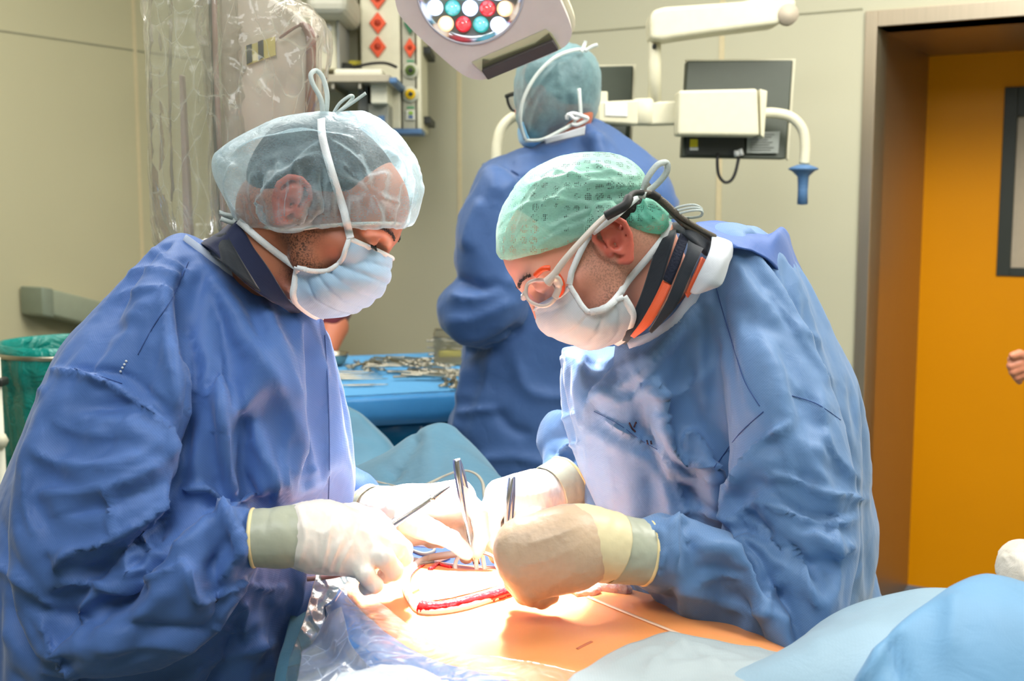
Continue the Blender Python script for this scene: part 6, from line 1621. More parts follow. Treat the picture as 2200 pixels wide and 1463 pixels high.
o, DB = cloth_sheet('surgical_drape', M['drape_light'], top_rows(
 [(1196, 1490, .890), (1262, 1440, .892), (1330, 1394, .893), (1416, 1367, .892), (1512, 1374, .888), (1606, 1388, .880), (1690, 1394, .872), (1750, 1396, .866)],
 [(1230, 1520, .890), (1300, 1462, .893), (1372, 1428, .894), (1456, 1412, .894), (1540, 1414, .890), (1630, 1418, .884), (1700, 1420, .876), (1770, 1422, .868)],
 [(1290, 1560, .888), (1350, 1510, .890), (1420, 1475, .892), (1500, 1456, .892), (1570, 1452, .890), (1650, 1450, .885), (1730, 1450, .878), (1800, 1452, .870)],
 [(1320, 1640, .87), (1390, 1590, .878), (1460, 1550, .88), (1530, 1530, .88), (1600, 1520, .88), (1680, 1515, .875), (1760, 1510, .87), (1830, 1510, .86)],
 [(1340, 1760, .74), (1410, 1720, .74), (1480, 1700, .74), (1560, 1690, .74), (1640, 1680, .74), (1720, 1670, .74), (1800, 1660, .74), (1870, 1650, .74)]),
 world_pts=True, wob=.010, sc=9, seed=8, folds=[([(1330, 1430), (1400, 1400), (1500, 1400), (1600, 1420)], .005, 6, .5), ([(1380, 1463), (1420, 1420), (1480, 1395), (1540, 1400)], .006, 6, .5), ([(1400, 1450), (1500, 1430), (1620, 1430), (1720, 1410)], .004, 7, .5), ([(1420, 1375), (1480, 1410), (1560, 1440)], .004, 5, .5)])
tag(o, 'pale grey-blue sheet edging the bare trunk near the picture bottom', 'surgical drape')
# big raised drape at the right
M['drape_r1'] = cloth_mat('pale_blue_screen_drape', (145, 174, 192), weave=.25, transl=.1, crinkle=.08)
M['drape_r2'] = cloth_mat('sky_blue_screen_drape', (105, 155, 194), weave=.25, transl=.1, crinkle=.08)
o, DC = cloth_sheet('screen_drape', M['drape_r1'], [
 [(1660, 1500, 1.34), (1790, 1420, 1.36), (1880, 1380, 1.38), (1970, 1360, 1.40), (2060, 1350, 1.40), (2180, 1340, 1.40)],
 [(1690, 1408, 1.26), (1790, 1332, 1.27), (1870, 1296, 1.28), (1960, 1274, 1.29), (2050, 1270, 1.30), (2160, 1285, 1.30)],
 [(1640, 1436, 1.21), (1760, 1352, 1.20), (1850, 1316, 1.20), (1950, 1292, 1.20), (2050, 1290, 1.20), (2160, 1310, 1.20)],
 [(1560, 1452, 1.16), (1700, 1400, 1.13), (1820, 1370, 1.12), (1940, 1350, 1.12), (2060, 1350, 1.12), (2180, 1370, 1.12)],
 [(1480, 1490, 1.12), (1640, 1470, 1.08), (1780, 1460, 1.06), (1920, 1450, 1.05), (2060, 1450, 1.05), (2200, 1460, 1.05)],
 [(1440, 1640, 1.06), (1600, 1640, 1.02), (1760, 1640, 1.00), (1920, 1640, 1.00), (2060, 1640, 1.00), (2220, 1640, 1.00)]],
 wob=.004, sc=7, seed=11, th_=.002, folds=[([(1730, 1400), (1800, 1370), (1900, 1340)], .004, 20), ([(1960, 1310), (1985, 1318), (2010, 1314)], .003, 6)])
tag(o, 'pale blue screen drape rising beside the right elbow of the green-capped surgeon', 'surgical drape')
o, DD = cloth_sheet('screen_drape', M['drape_r2'], [[(x, y, Y-.035) for x, y, Y in r_] for r_ in [
 [(1960, 1460, 1.26), (2030, 1370, 1.27), (2080, 1310, 1.28), (2130, 1290, 1.28), (2230, 1300, 1.28), (2400, 1330, 1.28)],
 [(1860, 1463, 1.10), (1990, 1340, 1.17), (2056, 1262, 1.20), (2112, 1238, 1.21), (2210, 1252, 1.21), (2400, 1300, 1.21)],
 [(1826, 1490, 1.07), (1908, 1368, 1.10), (2010, 1290, 1.14), (2110, 1262, 1.15), (2220, 1280, 1.15), (2400, 1320, 1.15)],
 [(1820, 1560, 1.04), (1900, 1450, 1.06), (2010, 1390, 1.08), (2110, 1370, 1.08), (2230, 1380, 1.08), (2400, 1400, 1.08)],
 [(1800, 1700, .98), (1900, 1680, .98), (2010, 1660, .98), (2110, 1660, .98), (2250, 1660, .98), (2450, 1660, .98)]]],
 wob=.004, sc=7, seed=13, folds=[([(2050, 1270), (2048, 1330), (2036, 1420)], .006, 16), ([(1912, 1372), (1925, 1420), (1950, 1480)], -.010, 14, .6), ([(1900, 1380), (1880, 1440), (1850, 1480)], .006, 10, .5)])
tag(o, 'sky blue screen drape folded over at the right picture edge', 'surgical drape')
# knees under turquoise drape at the far end
o, DE = cloth_sheet('surgical_drape', M['drape'], [
 [(690, 1250, 1.66), (790, 1236, 1.72), (880, 1216, 1.74), (980, 1222, 1.76), (1070, 1232, 1.76), (1160, 1260, 1.74), (1260, 1300, 1.72)],
 [(640, 1120, 1.78), (760, 1100, 1.82), (870, 1092, 1.86), (970, 1092, 1.86), (1070, 1100, 1.85), (1160, 1120, 1.83), (1240, 1190, 1.80)],
 [(640, 1050, 1.92), (760, 1050, 1.94), (850, 1036, 1.98), (950, 1012, 1.98), (1050, 1022, 1.98), (1115, 1062, 1.96), (1170, 1150, 1.92)],
 [(640, 1010, 2.04), (740, 1024, 2.06), (826, 990, 2.10), (930, 944, 2.10), (1000, 962, 2.12), (1078, 1032, 2.12), (1130, 1120, 2.06)],
 [(640, 1000, 2.14), (740, 1010, 2.16), (824, 982, 2.20), (900, 926, 2.20), (960, 911, 2.22), (1010, 950, 2.24), (1100, 1080, 2.16)],
 [(640, 1080, 2.26), (740, 1080, 2.28), (830, 1040, 2.30), (900, 1000, 2.32), (960, 980, 2.34), (1020, 1000, 2.34), (1110, 1120, 2.28)],
 [(640, 1300, 2.30), (740, 1300, 2.32), (830, 1300, 2.34), (900, 1300, 2.36), (960, 1300, 2.38), (1030, 1300, 2.38), (1120, 1300, 2.32)]],
 nu=8, nv=8, wob=.006, sc=6, seed=21, folds=[([(830, 1040), (880, 960), (900, 925)], .012, 8, .5), ([(820, 1000), (850, 1010), (835, 1030)], .010, 6, .5), ([(965, 915), (950, 980), (940, 1060)], .008, 16), ([(900, 930), (890, 1000), (860, 1070)], .005, 10)])
tag(o, 'turquoise drape peaked over a raised knee behind the gloved hands', 'surgical drape')
o, DF = cloth_sheet('surgical_drape', M['drape'], [
 [(600, 1060, 2.26), (700, 1040, 2.28), (760, 1020, 2.30), (830, 1010, 2.32), (860, 1040, 2.34)],
 [(600, 980, 2.34), (700, 1000, 2.34), (750, 1004, 2.34), (826, 992, 2.36), (852, 1010, 2.38)],
 [(600, 920, 2.38), (700, 930, 2.38), (756, 940, 2.40), (836, 962, 2.42), (856, 985, 2.44)],
 [(600, 868, 2.44), (700, 868, 2.44), (762, 886, 2.46), (822, 936, 2.48), (850, 965, 2.50)],
 [(600, 900, 2.54), (700, 900, 2.56), (762, 920, 2.58), (822, 960, 2.58), (850, 990, 2.58)],
 [(600, 1200, 2.60), (700, 1200, 2.62), (762, 1200, 2.62), (822, 1200, 2.62), (850, 1200, 2.62)]],
 wob=.006, sc=7, seed=25, folds=[([(715, 965), (750, 950), (800, 960)], .008, 9, .5), ([(760, 886), (800, 930), (835, 962)], .006, 6)])
tag(o, 'turquoise drape over the farther raised knee beside the left surgeon', 'surgical drape')
o, DG = cloth_sheet('surgical_drape', M['drape_deep'], [
 [(820, 1262, 1.63), (900, 1240, 1.65), (1000, 1246, 1.66), (1100, 1250, 1.66), (1200, 1262, 1.64)],
 [(830, 1212, 1.66), (900, 1196, 1.68), (1000, 1204, 1.69), (1100, 1210, 1.69), (1200, 1220, 1.68)],
 [(830, 1170, 1.72), (900, 1158, 1.74), (1000, 1160, 1.75), (1100, 1166, 1.75), (1200, 1180, 1.74)],
 [(830, 1140, 1.78), (900, 1132, 1.80), (1000, 1130, 1.80), (1100, 1134, 1.80), (1200, 1150, 1.79)]], wob=.003, sc=12, seed=31)
tag(o, 'deep blue cloth strip glimpsed between the gloved hands behind the wound', 'surgical drape')
# clear plastic films over the near corner
M['film'] = film_mat('clear_field_film', (238, 242, 246), .01, .2, .4, 12, .010, .35, .08)
M['film_dense'] = film_mat('cloudy_field_film', (190, 205, 232), .22, .2, .5, 9, .010)
o, FA = cloth_sheet('plastic_film', M['film'], top_rows(
 [(752, 1246, .893), (812, 1290, .893), (868, 1338, .891), (924, 1378, .889), (990, 1400, .890), (1064, 1412, .892), (1150, 1425, .893), (1240, 1445, .894)],
 [(738, 1262, .896), (794, 1312, .896), (850, 1362, .894), (908, 1402, .892), (972, 1426, .893), (1042, 1442, .894), (1124, 1458, .896), (1216, 1480, .897)],
 [(720, 1290, .896), (764, 1350, .896), (818, 1402, .894), (878, 1440, .892), (944, 1466, .892), (1014, 1484, .893), (1100, 1502, .894), (1196, 1524, .895)],
 [(700, 1306, .882), (728, 1376, .884), (766, 1436, .884), (812, 1490, .882), (870, 1530, .882), (950, 1550, .882), (1040, 1570, .88), (1140, 1590, .88)]),
 world_pts=True, th_=.0004, wob=.003, sc=14, seed=41, nu=12, nv=10, w2=.0012)
tag(o, 'clear wrinkled film lapping from the lit skin onto the blue drape strip', 'plastic film')
o, FB_ = cloth_sheet('plastic_film', M['film_dense'], [
 [(742, 1310, 1.20), (722, 1312, 1.22), (700, 1330, 1.24), (672, 1380, 1.24)],
 [(744, 1360, 1.15), (720, 1380, 1.16), (700, 1400, 1.18), (650, 1420, 1.18)],
 [(770, 1410, 1.11), (740, 1420, 1.12), (700, 1430, 1.12), (640, 1450, 1.12)],
 [(830, 1470, 1.07), (780, 1475, 1.075), (710, 1480, 1.08), (630, 1490, 1.08)],
 [(920, 1600, 1.00), (820, 1600, 1.00), (730, 1600, 1.00), (620, 1600, 1.00)]], th_=.0005, wob=.012, sc=8, seed=43, nu=12, nv=10, w2=.003)
tag(o, 'cloudy crumpled film heaped at the near corner below the gloved left-hand cuff', 'plastic film')
o, FC = cloth_sheet('plastic_pouch', film_mat('smoky_pouch_film', (110, 125, 125), .22, .16, .4, 8, .012, .5), [
 [(676, 1236, 1.40), (720, 1232, 1.42), (760, 1240, 1.43), (774, 1262, 1.42)],
 [(664, 1290, 1.36), (705, 1285, 1.38), (745, 1285, 1.39), (758, 1292, 1.38)],
 [(646, 1350, 1.32), (680, 1345, 1.33), (712, 1335, 1.34), (722, 1330, 1.34)],
 [(620, 1440, 1.27), (650, 1430, 1.27), (676, 1410, 1.28), (690, 1390, 1.28)],
 [(605, 1540, 1.22), (630, 1540, 1.22), (650, 1540, 1.22), (664, 1540, 1.22)]], th_=.0005, wob=.008, sc=18, seed=47, nu=10, nv=10, w2=.004)
tag(o, 'smoky clear pouch hanging between the left gown and the blue drape strip', 'plastic pouch')
o, FD = cloth_sheet('surgical_drape', M['drape'], [
 [(640, 1230, 1.50), (690, 1226, 1.52), (740, 1232, 1.53), (790, 1250, 1.52)],
 [(630, 1300, 1.44), (680, 1296, 1.45), (724, 1300, 1.45), (770, 1310, 1.43)],
 [(610, 1380, 1.38), (655, 1376, 1.38), (700, 1370, 1.37), (740, 1372, 1.34)],
 [(590, 1470, 1.32), (630, 1460, 1.31), (680, 1450, 1.29), (716, 1450, 1.27)],
 [(570, 1640, 1.26), (620, 1640, 1.25), (670, 1640, 1.23), (710, 1640, 1.22)]], wob=.005, sc=12, seed=49)
tag(o, 'shaded turquoise drape hanging beside the left gown under the smoky pouch', 'surgical drape')
o, FE = cloth_sheet('plastic_film', film_mat('white_crumpled_film', (225, 235, 245), .6, .25, .4, 8, .012), [
 [(760, 1442, 1.045), (820, 1428, 1.045), (880, 1436, 1.05), (940, 1462, 1.05)],
 [(720, 1466, 1.01), (800, 1462, 1.01), (880, 1470, 1.01), (960, 1490, 1.01)],
 [(700, 1560, .96), (800, 1560, .96), (880, 1560, .96), (980, 1570, .96)]], th_=.0006, wob=.006, sc=16, seed=51, nu=10, nv=10)
tag(o, 'white crumpled film at the very bottom edge nearest the viewer', 'plastic film')
# tubes and cords
def cord(name, pp, r, m, label, cat, n=8, lifts=None):
    o = MB().tube(path3(pp, n), r, 10).build(name, m); return tag(o, label, cat)
def laid(name, surf_, pp, r, m, label, cat, lift=None):
    P = along(surf_, pp, 10, lift or r*1.1); o = MB().tube(P, r, 10).build(name, m); return tag(o, label, cat)
laid('cable', [DE, DF], [(700, 1010), (742, 1022), (800, 1034), (850, 1046), (884, 1052), (862, 1062), (826, 1068), (800, 1060), (824, 1048), (870, 1052), (910, 1044), (950, 1026), (990, 1012), (1020, 1018), (1036, 1036), (1040, 1060), (1041, 1078)], .0030, M['cable'], 'grey cable looped across the turquoise knee drape', 'cable')
tb = [([(884, 1182), (910, 1190), (932, 1184), (926, 1172), (900, 1166)], .0028), ([(880, 1200), (905, 1204), (936, 1204), (965, 1196)], .0030), ([(876, 1208), (900, 1212), (930, 1208)], .0026), ([(884, 1170), (920, 1172), (960, 1168)], .0034)]
for i, (pp, r) in enumerate(tb):
    o = laid('suction_tube', [DG, SK], pp, r, M['white_tube'] if i in (1, 3) else M['grey_plastic'], ['short looped grey tube nearest the fingertips behind the wound', 'white tube running straight behind the wound ring', 'grey tube lying lowest in the bundle behind the wound', 'thickest pale tube lying topmost in the bundle behind the wound'][i], 'tube'); o['group'] = 'pale tubes behind the wound'
laid('red_vessel_loop', [DG, SK], [(924, 1224), (940, 1212), (952, 1216), (968, 1220)], .0034, M['blood'], 'short red loop beside the ring tube behind the wound', 'loop')
cord('drain_tube', [(660, 1244, 1.40), (690, 1241, 1.40), (720, 1237, 1.395), (760, 1226, 1.39)], .0030, plain('mauve_tube', (150, 118, 118), .4), 'mauve drain tube running under the near left glove', 'tube')
# instruments in the hands
def rod(name, pp, rs, m, label, cat, par=None, n=6, flat=1.0):
    P = path3(pp, n); k = len(P); R = [rs[0]+(rs[-1]-rs[0])*i/(k-1) for i in range(k)] if len(rs) == 2 else list(np.interp(np.linspace(0, 1, k), np.linspace(0, 1, len(rs)), rs))
    o = MB().tube(P, R, 12, flat=flat).build(name, m, par)
    return tag(o, label, cat) if label else o
nh = empty('needle_holder', at(838, 1132, 1.392), 'straight steel needle holder pointing up out of the near left glove', 'surgical instrument')
rod('jaw', [(836, 1131, 1.390), (868, 1110, 1.41), (905, 1086, 1.43), (926, 1071, 1.44)], [.0058, .0050, .0040], M['steel'], None, None, nh)
rod('jaw', [(926, 1071, 1.44), (945, 1058, 1.45), (966, 1045, 1.46)], [.0040, .0028, .0010], M['steel'], None, None, nh)
MB().tube([at(924, 1069, 1.438), at(931, 1073, 1.44)], .0046, 10).build('joint', M['steel_dull'], nh)
def tweezers(label, top, mid, tips, w):
    tw = empty('tweezers', at(*top), label, 'surgical instrument')
    for k, tip in enumerate(tips):
        P = path3([top, mid[k], tip], 8); n = len(P)
        b = MB().ribbon(P, [w*(.35+.65*math.sin(PI*min(1, .25+i/n*.9)))*(1-.55*i/n) for i in range(n)], .0016, Vector((1, .1, 0)))
        b.build('tweezer_arm', M['steel'], tw)
    return tw
tweezers('long bright steel tweezers held by the far left glove', (981, 986, 1.535), [(990, 1060, 1.525), (1002, 1060, 1.535)], [(1018, 1212, 1.525), (1030, 1212, 1.53)], .0125)
tweezers('short steel tweezers held by the far glove of the green-capped surgeon', (1100, 1024, 1.56), [(1090, 1100, 1.545), (1098, 1100, 1.555)], [(1082, 1228, 1.535), (1090, 1228, 1.545)], .0115)
rt = empty('wound_retractor', at(1010, 1195, 1.5), 'small curved white-steel retractor arching over the wound below the tweezers', 'surgical instrument')
rod('curved_arm', [(1012, 1186, 1.535), (990, 1192, 1.53), (979, 1208, 1.52), (980, 1226, 1.51), (990, 1236, 1.50)], [.0030, .0026], M['white_tube'], None, None, rt)
rod('curved_arm', [(1030, 1184, 1.535), (1056, 1194, 1.53), (1072, 1212, 1.52), (1074, 1230, 1.515)], [.0030, .0024], M['steel'], None, None, rt)
rod('shaft', [(1020, 1178, 1.535), (1022, 1200, 1.53), (1024, 1226, 1.52)], [.0036, .0030], M['white_tube'], None, None, rt)
rod('shaft', [(1034, 1180, 1.54), (1038, 1202, 1.535), (1042, 1228, 1.525)], [.0032, .0028], M['white_tube'], None, None, rt)
o = MB().tube(path3([(1232, 1104, 1.40), (1240, 1094, 1.40), (1252, 1096, 1.40), (1246, 1106, 1.40)], 8), .0008, 6).build('suture_thread', M['white_tube']); tag(o, 'tiny loop of suture thread standing above the tan gloved fist', 'thread')

# ================================================================ INSTRUMENT TABLE
TZ = .992
tA, tB_, tC, tD = (onz(x, y, TZ) for x, y in ((560, 866), (1075, 840), (1060, 752), (560, 770)))
it = empty('instrument_table', ((tA+tB_+tC+tD)/4).to_tuple()[:2]+(0,), 'instrument table covered with shiny blue plastic behind the left surgeon', 'table')
t = NT('shiny_blue_table_cover'); v = t.coord(); nrm = t.bump(t.noise(v, 8, 3, .5, .8), .35, .02)
M['table_cover'] = t.done(t.bsdf(lin((70, 150, 215)), .28, 0, .5, nrm))
t = NT('matte_blue_table_cloth'); v = t.coord(); nrm = t.bump(t.noise(v, 10, 3, .5, .8), .3, .02)
M['table_cloth'] = t.done(t.bsdf(lin((100, 172, 228)), .7, 0, .3, nrm))
t = NT('shaded_blue_skirt'); v = t.coord(); nrm = t.bump(t.noise(v, 6, 3, .5, 1.0), .5, .03)
M['skirt'] = t.done(t.bsdf(lin((0, 84, 122)), .22, 0, .5, nrm))  # shade below the table edge put into this darker cover blue
cr = [tA, tB_, tC, tD]; cen_ = (tA+tB_+tC+tD)/4
def ring_(off, z):
    out = []
    for i, c in enumerate(cr):
        nx = cr[(i+1) % 4]; pv = cr[(i-1) % 4]; e1 = (nx-c).normalized(); e0 = (c-pv).normalized()
        rad = .035
        c0 = c-e0*rad; c1 = c+e1*rad
        k1 = c+(nx-c)*.5
        for tq in np.linspace(0, 1, 6): out.append((c0*(1-tq)**2+c*2*tq*(1-tq)+c1*tq*tq))
        for tq in np.linspace(.08, .92, 22): out.append(c1+((nx-e1*rad)-c1)*tq)
    res = []
    for p in out:
        d = (p-cen_); d.z = 0; d.normalize(); res.append(Vector((p.x+d.x*off, p.y+d.y*off, z)))
    return res
rg = random.Random(5)
prof = [(-.035, TZ), (-.02, TZ), (-.006, TZ-.002), (0, TZ-.012), (.004, TZ-.045), (.006, TZ-.075)]
rs_ = [ring_(o_, z_) for o_, z_ in prof]; n_ = len(rs_[0])
b = MB(); b.add([p for r in rs_ for p in r], [(i*n_+k, i*n_+(k+1) % n_, (i+1)*n_+(k+1) % n_, (i+1)*n_+k) for i in range(len(rs_)-1) for k in range(n_)]+[tuple(range(n_))])
o = b.build('table_cover', M['table_cover'], it); solid(o, .0015, 0)
b = MB(); inner = ring_(-.04, TZ+.0015); b.add(inner, [tuple(range(n_))]); o = b.build('table_cloth', M['table_cloth'], it, smooth=False); solid(o, .002, -1)
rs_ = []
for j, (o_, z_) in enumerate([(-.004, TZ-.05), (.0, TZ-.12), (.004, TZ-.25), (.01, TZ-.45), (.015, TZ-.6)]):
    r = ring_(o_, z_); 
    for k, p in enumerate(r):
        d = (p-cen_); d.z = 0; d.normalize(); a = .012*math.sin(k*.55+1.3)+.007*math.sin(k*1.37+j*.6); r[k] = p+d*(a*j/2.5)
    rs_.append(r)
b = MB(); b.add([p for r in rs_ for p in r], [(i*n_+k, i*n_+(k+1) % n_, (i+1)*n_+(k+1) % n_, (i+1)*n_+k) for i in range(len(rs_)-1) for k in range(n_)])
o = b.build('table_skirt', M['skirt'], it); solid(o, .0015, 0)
for sx, sy in ((.12, .15), (.88, .15), (.12, .85), (.88, .85)):
    p = (tA*(1-sx)+tB_*sx)*(1-sy)+(tD*(1-sx)+tC*sx)*sy
    MB().tube([(p.x, p.y, .01), (p.x, p.y, TZ-.03)], .012, 10).build('leg', M['steel_dull'], it)
TT = TZ+.0045
def tp_(x, y, dz=0.0): return onz(x, y, TT+dz)
def clamp_mesh(L=.15, open_=.10, r=.0028):
    """ring-handled clamp lying flat along +x, jaws at +x"""
    b = MB()
    for s in (-1, 1):
        b.tube(spline([(-.42*L, s*(.011+open_*L*.42), .003+s*.001), (-.15*L, s*(.004+open_*L*.2), .003+s*.001), (.12*L, 0, .003+s*.001), (.35*L, -s*.0018-s*open_*L*.1, .003), (.5*L, -s*.001-s*open_*L*.2, .003)], 5), [r*1.0]*14+[r*.9, r*.8, r*.7, r*.6, r*.5, r*.4, r*.3][:7], 7) if False else b.tube([Vector(q) for q in spline([(-.42*L, s*(.011+open_*L*.42), .003+s*.001), (-.15*L, s*(.004+open_*L*.2), .003+s*.001), (.12*L, 0, .003+s*.001), (.35*L, -s*.0018-s*open_*L*.1, .003), (.5*L, -s*.001-s*open_*L*.2, .003)], 4)], r, 7)
        c = (-.42*L-.011, s*(.013+open_*L*.5), .003)
        b.tube([Vector((c[0]+.012*math.cos(a*PI/8), c[1]+.010*math.sin(a*PI/8), c[2])) for a in range(17)], .0022, 6, False)
    b.lathe([(0, .008), (.004, .007), (.004, 0)], (.12*L, 0, 0), None, 10)
    me = b.build('ring_clamp', M['steel_dull']); return me
def place(src, name, x, y, rz, label, cat, group, dz=0.0, first=[]):
    o = src if src.name not in [q.name for q in first] else src.copy()
    if o is not src: COL.objects.link(o)
    first.append(src)
    o.location = tp_(x, y, dz); o.rotation_euler = (0, 0, rz); tag(o, label, cat, group); return o
k1 = clamp_mesh(.16, .10, .0032); k2 = clamp_mesh(.13, .25, .003); k2.name = 'ring_scissors'
b = MB()
for s in (-1, 1): b.ribbon([Vector(q) for q in spline([(-.075, 0, .003), (-.03, s*.006, .003), (.03, s*.006, .003), (.075, s*.0008, .003)], 5)], [.003]*5+[.009]*6+[.003]*5, .0015, Vector((0, 0, 1)) if False else Vector((0, 1, 0)))
k3 = b.build('dissecting_forceps', M['steel_dull'])
k4 = MB().tube([Vector((-.09, 0, .004)), Vector((-.02, 0, .004)), Vector((.02, 0, .004)), Vector((.05, .002, .004)), Vector((.09, .006, .004))], [.004, .0042, .0025, .002, .0012], 8).build('curved_retractor', M['steel_dull'])
gp = 'steel instruments spread on the blue instrument table'
rg = random.Random(11)
G1, G2, G3, G4, G5 = 'clamps heaped in the far middle of the blue table', 'clamps fanned beside the basin on the blue table', 'long forceps laid at the near left of the blue table', 'clamps bunched at the table centre', 'clamp rings at the near right of the blue table'
for i in range(9): place(k1, '', 858+rg.uniform(-20, 30), 777+rg.uniform(-8, 12), 2.9+rg.uniform(-.4, .4), 'steel ring-handled clamp in the far heap on the blue table', 'surgical instrument', G1, dz=.004*i)
for i in range(6): place(k1 if i % 2 else k2, '', 772+i*7+rg.uniform(-3, 3), 782+rg.uniform(-4, 7), 1.5+rg.uniform(-.5, .5), 'steel clamp fanned on the blue table beside the round basin', 'surgical instrument', G2, dz=.003*i)
for i in range(5): place(k1, '', 905+i*9+rg.uniform(-3, 3), 782+i*5, 2.6+rg.uniform(-.3, .3), 'steel clamp in the loose row between far heap and wire basket', 'surgical instrument', 'clamps between the heap and the basket', dz=.002*i)
for i in range(6): place(k2 if i % 2 else k1, '', 890+i*8+rg.uniform(-4, 4), 806+rg.uniform(-7, 5), 3.1+rg.uniform(-.35, .35), 'steel clamp bunched with others at the centre of the blue table', 'surgical instrument', G4, dz=.003*i)
for i in range(4): place(k1, '', 960+i*11, 820+i*1.5, 1.7+rg.uniform(-.2, .2), 'clamp whose rings line up at the near right of the blue table', 'surgical instrument', G5, dz=.002*i)
for i in range(3): place(k4, '', 745+i*10, 807+i*5, .05+rg.uniform(-.08, .1), 'slim curved steel retractor at the near left of the blue table', 'surgical instrument', G3, dz=.001)
place(k3, '', 775, 829, .12, 'dark slender forceps nearest the front edge of the blue table', 'surgical instrument', None)
place(k3, '', 752, 800, -.1, 'steel forceps lying just behind the curved retractors', 'surgical instrument', None)
ORD = ['leftmost', 'second from the left', 'third from the left', 'fourth from the left', 'fifth from the left', 'sixth from the left', 'seventh from the left', 'eighth from the left', 'rightmost']
def rank(group, text):
    q = sorted([o for o in COL.objects if o.get('group') == group], key=lambda o: o.location.x)
    for i, o in enumerate(q): o['label'] = text % (ORD[i] if i < len(q)-1 else ORD[-1])
rank(G1, 'steel clamp in the far heap on the blue table, %s there')
rank(G2, 'steel clamp fanned beside the basin on the blue table, %s')
rank('clamps between the heap and the basket', 'steel clamp in the loose row near the wire basket, %s')
rank(G4, 'steel clamp bunched at the centre of the blue table, %s')
rank(G5, 'clamp with lined-up rings at the near right of the blue table, %s')
rank(G3, 'slim curved steel retractor at the near left of the blue table, %s')
# basin
bp_ = tp_(712, 784); 
bs_ = MB().lathe([(0, .004), (.030, .004), (.042, .012), (.052, .036), (.056, .038), (.054, .034), (.044, .009), (.031, 0), (0, 0)], bp_, None, 40).build('basin', M['steel_dull'])
tag(bs_, 'round steel basin on the blue table close to the maroon sleeve', 'basin')
# wire basket
wp = tp_(975, 776); t = NT('wire_mesh_steel'); v = t.coord(170.0)
wx = t.n('ShaderNodeTexWave', Vector=t.coord((1, 1, 1)), Scale=60.0, _bands_direction='Z').outputs['Fac']; wy = t.n('ShaderNodeTexWave', Vector=t.coord(1.0), Scale=60.0, _bands_direction='X').outputs['Fac']
a_ = t.math('GREATER_THAN', t.math('MAXIMUM', wx, wy), .72)
M['wiremesh'] = t.done(t.n('ShaderNodeMixShader', i0=a_, i1=t.n('ShaderNodeBsdfTransparent').outputs[0], i2=t.bsdf(lin((185, 180, 160)), .35, .9)).outputs[0])
bk = empty('wire_basket', wp, 'open wire mesh instrument basket on the far corner of the blue table', 'basket')
P0 = [onz(x, y, TT+.001) for x, y in ((932, 782), (1040, 786), (1035, 764), (935, 762))]
def up_(p, h, o_=0.0): return Vector((p.x, p.y, p.z+h))
hb_ = .085
b = MB(); 
for i in range(4):
    a, c = P0[i], P0[(i+1) % 4]; b.add([a, c, up_(c, hb_), up_(a, hb_)], [(0, 1, 2, 3)])
b.add(P0, [(0, 1, 2, 3)]); o = b.build('mesh_wall', M['wiremesh'], bk, smooth=False)
MB().tube([up_(p, hb_) for p in P0]+[up_(P0[0], hb_)], .0035, 8).build('rim', M['steel_dull'], bk)
lb = [P0[0]*(1-s_)+P0[1]*s_ for s_ in (.56, .74)]
b = MB(); prism(b, [up_(lb[0], .012), up_(lb[1], .012), up_(lb[1], .05), up_(lb[0], .05)], Vector((0, -.004, 0))); b.build('blue_tag', M['blue_plastic'], bk, smooth=False)
b = MB(); prism(b, [up_(lb[0], .02)+Vector((.006, -.005, 0)), up_(lb[1], .02)+Vector((-.006, -.005, 0)), up_(lb[1], .042)+Vector((-.006, -.005, 0)), up_(lb[0], .042)+Vector((.006, -.005, 0))], Vector((0, -.001, 0))); b.build('tag_paper', M['label_white'], bk, smooth=False)
cb_ = (P0[0]+P0[1]+P0[2]+P0[3])/4
for i in range(6):
    o = k1.copy(); COL.objects.link(o); o.location = cb_+Vector((rg.uniform(-.03, .03), rg.uniform(-.01, .01), .008+.012*i)); o.rotation_euler = (0, rg.uniform(-.1, .1), 3.1+rg.uniform(-.2, .2)); tag(o, 'steel clamp lying inside the wire mesh basket', 'surgical instrument', 'clamps in the wire basket')
o = MB().box(cb_+Vector((-.02, 0, .020)), (.09, .03, .02), None, .004).build('yellow_packet', plain('yellow_packet_paper', (205, 195, 70), .6)); tag(o, 'yellow packet lying in the bottom of the wire basket', 'packet')

# ================================================================ C-ARM UNDER CLEAR COVER
ca = empty('imaging_panel', at(570, 300, 1.98), 'tall cream imaging panel with brown edge reflections under a clear cover', 'imaging equipment')
t = NT('cream_pink_panel'); c = lin((206, 194, 178)); M['ca'] = t.done(t.bsdf(c, .4, 0, .4))
b = MB(); prism(b, [at(466, -80, 1.98), at(640, 30, 1.98), at(656, 45, 1.98), at(664, 75, 1.98), at(660, 560, 1.98), at(486, 560, 1.98)], Vector((0, .14, 0)), .006); b.build('panel', M['ca'], ca, smooth=False)
MB().tube(path3([(600, 82, 1.965), (640, 56, 1.965), (656, 58, 1.965), (668, 90, 1.965), (667, 200, 1.965), (664, 400, 1.965), (662, 560, 1.965)], 6), [.004]*8+[.009]*4+[.014]*25, 10, flat=.6).build('edge_strip', plain('brown_edge_reflection', (118, 62, 54), .35), ca)  # brown reflection along the panel edge, built as a coloured strip
MB().tube(path3([(458, -80, 1.96), (462, 120, 1.96), (470, 300, 1.96), (476, 420, 1.96), (484, 560, 1.96)], 6), .0085, 10, flat=.6).build('edge_strip', plain('mauve_edge_reflection', (172, 138, 132), .3), ca)  # pinkish reflection on the opposite edge, also built as a strip
MB().tube(path3([(451, -80, 1.955), (455, 120, 1.955), (463, 300, 1.955), (470, 420, 1.955), (478, 560, 1.955)], 6), .0036, 8).build('edge_seal', plain('dark_seal', (84, 84, 78), .4), ca)
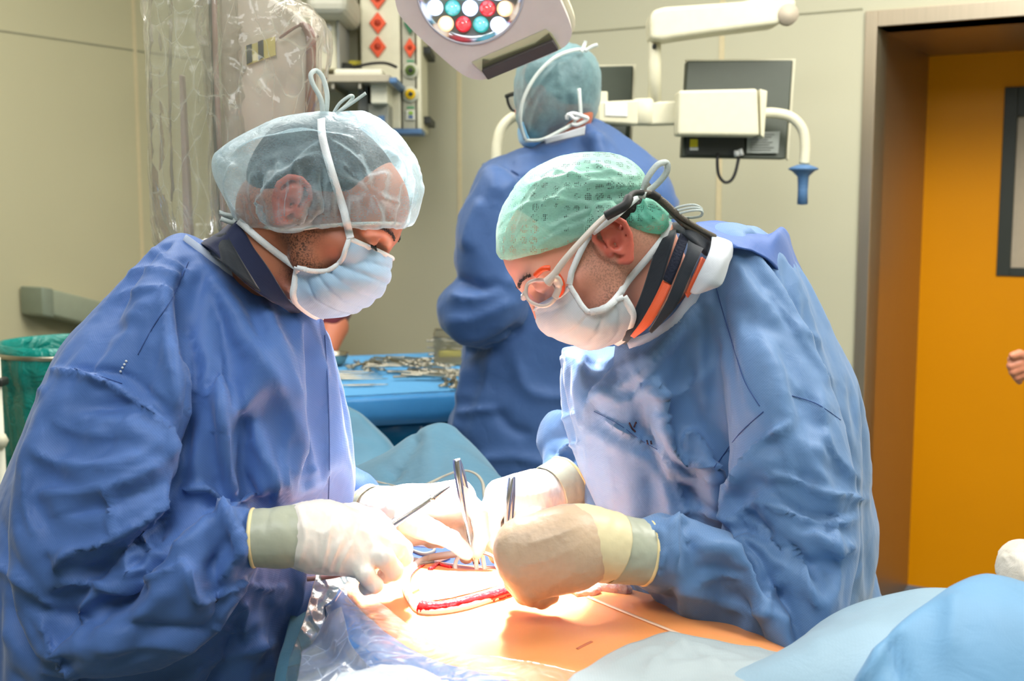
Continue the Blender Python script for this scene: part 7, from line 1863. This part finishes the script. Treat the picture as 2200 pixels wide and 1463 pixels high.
b = MB(); prism(b, [at(527, 100, 1.972), at(590, 78, 1.972), at(592, 118, 1.972), at(530, 140, 1.972)], Vector((0, .004, 0))); st_ = b.build('warning_sticker', plain('warning_yellow', (205, 190, 110), .5), ca, smooth=False)
b = MB()
for x in (527, 552): prism(b, [at(x+2, 98-(x-527)*.35, 1.968), at(x+13, 94-(x-527)*.35, 1.968), at(x+14, 132-(x-527)*.35, 1.968), at(x+3, 138-(x-527)*.35, 1.968)], Vector((0, .003, 0)))
b.build('black_stripes', M['black_plastic'], st_, smooth=False)
b = MB(); prism(b, [at(384, 160, 2.03), at(392, 160, 2.03), at(412, 520, 2.03), at(394, 520, 2.03)], Vector((0, .02, 0)), .003); b.build('support_bar', plain('pale_mauve_bar', (190, 172, 158), .4), ca, smooth=False)
M['cover'] = film_mat('clear_crackled_cover', (226, 228, 210), .17, .10, .7, 9, .02, 0.8)
pl = [(318, -60), (321, 100), (326, 250), (330, 400), (338, 530), (420, 540), (500, 520), (540, 440), (520, 250), (505, 100), (500, -60)]
f1 = puff(pl, 1.98, .075, .05, 2)
pr = [(452, -60), (456, 120), (465, 300), (480, 500), (600, 430), (680, 260), (697, 180), (704, 140), (712, 100), (706, 70), (688, 38), (662, 14), (630, -4), (600, -60)]
f2 = puff(pr, 1.99, .095, .06, 2)
fc = []
rg = random.Random(23)
for i in range(16):
    x = 330+i*11+rg.uniform(-4, 4); fc.append(([(x, -60), (x+rg.uniform(-6, 8), 200), (x+rg.uniform(0, 14), 520)], rg.uniform(.004, .010), rg.uniform(4, 9), rg.uniform(.4, 1)))
for a in ([(480, 60), (560, 40), (640, 20), (690, 60)], [(640, 20), (600, 90), (540, 160), (500, 250)], [(660, 30), (670, 100), (660, 200)], [(470, 120), (540, 170), (600, 230)], [(620, 10), (560, 80), (480, 110)], [(690, 60), (640, 120), (600, 200)], [(500, 200), (490, 300), (500, 400)], [(540, 200), (560, 300), (540, 400)], [(640, 120), (610, 200), (600, 280)], [(480, 30), (520, 90), (510, 170)], [(700, 100), (690, 160), (688, 220)]):
    fc.append((a, .008, 5, .5))
def cpost(V, F):
    N = normals(V, F); d = folds_disp(V, N, fc, False)+.006*crease(V*np.array([1, 1, .4]), 16, 71)+.003*crease(V, 38, 73)
    return V+N*d[:, None]
cv = empty('clear_plastic_cover', at(520, 200, 1.98), 'clear crackled plastic cover draped over the imaging panel', 'plastic cover')
for nm, f_, pts_ in (('side_sleeve', f1, pl), ('main_cover', f2, pr)):
    lo, hi = hull_box([at(x, y, 1.98) for x, y in pts_]+[at(500, 200, 1.86), at(500, 200, 2.12)], .03)
    build_sd(nm, f_, lo, hi, .0065, M['cover'], cv, cpost)
# small pillow-like thing by the right edge
o = build_sd('bouffant_cap', lambda P: smin(S_ell(P, at(2215, 1215, 1.7), (.042, .06, .036)), S_ell(P, at(2200, 1240, 1.68), (.03, .05, .03)), .02), *hull_box([at(2215, 1215, 1.7)], .09), .004, veil_mat('white_cap_veil', (232, 226, 214), .85, .2, .5, bumps=.6), None, lambda V, F: V+normals(V, F)*(.005*crease(V*np.array([1, 1, 2]), 30, 3)+.002*crease(V, 70, 4))[:, None])[0]
tag(o, 'white crumpled cap peeking over the sky blue drape at the picture edge', 'cap')
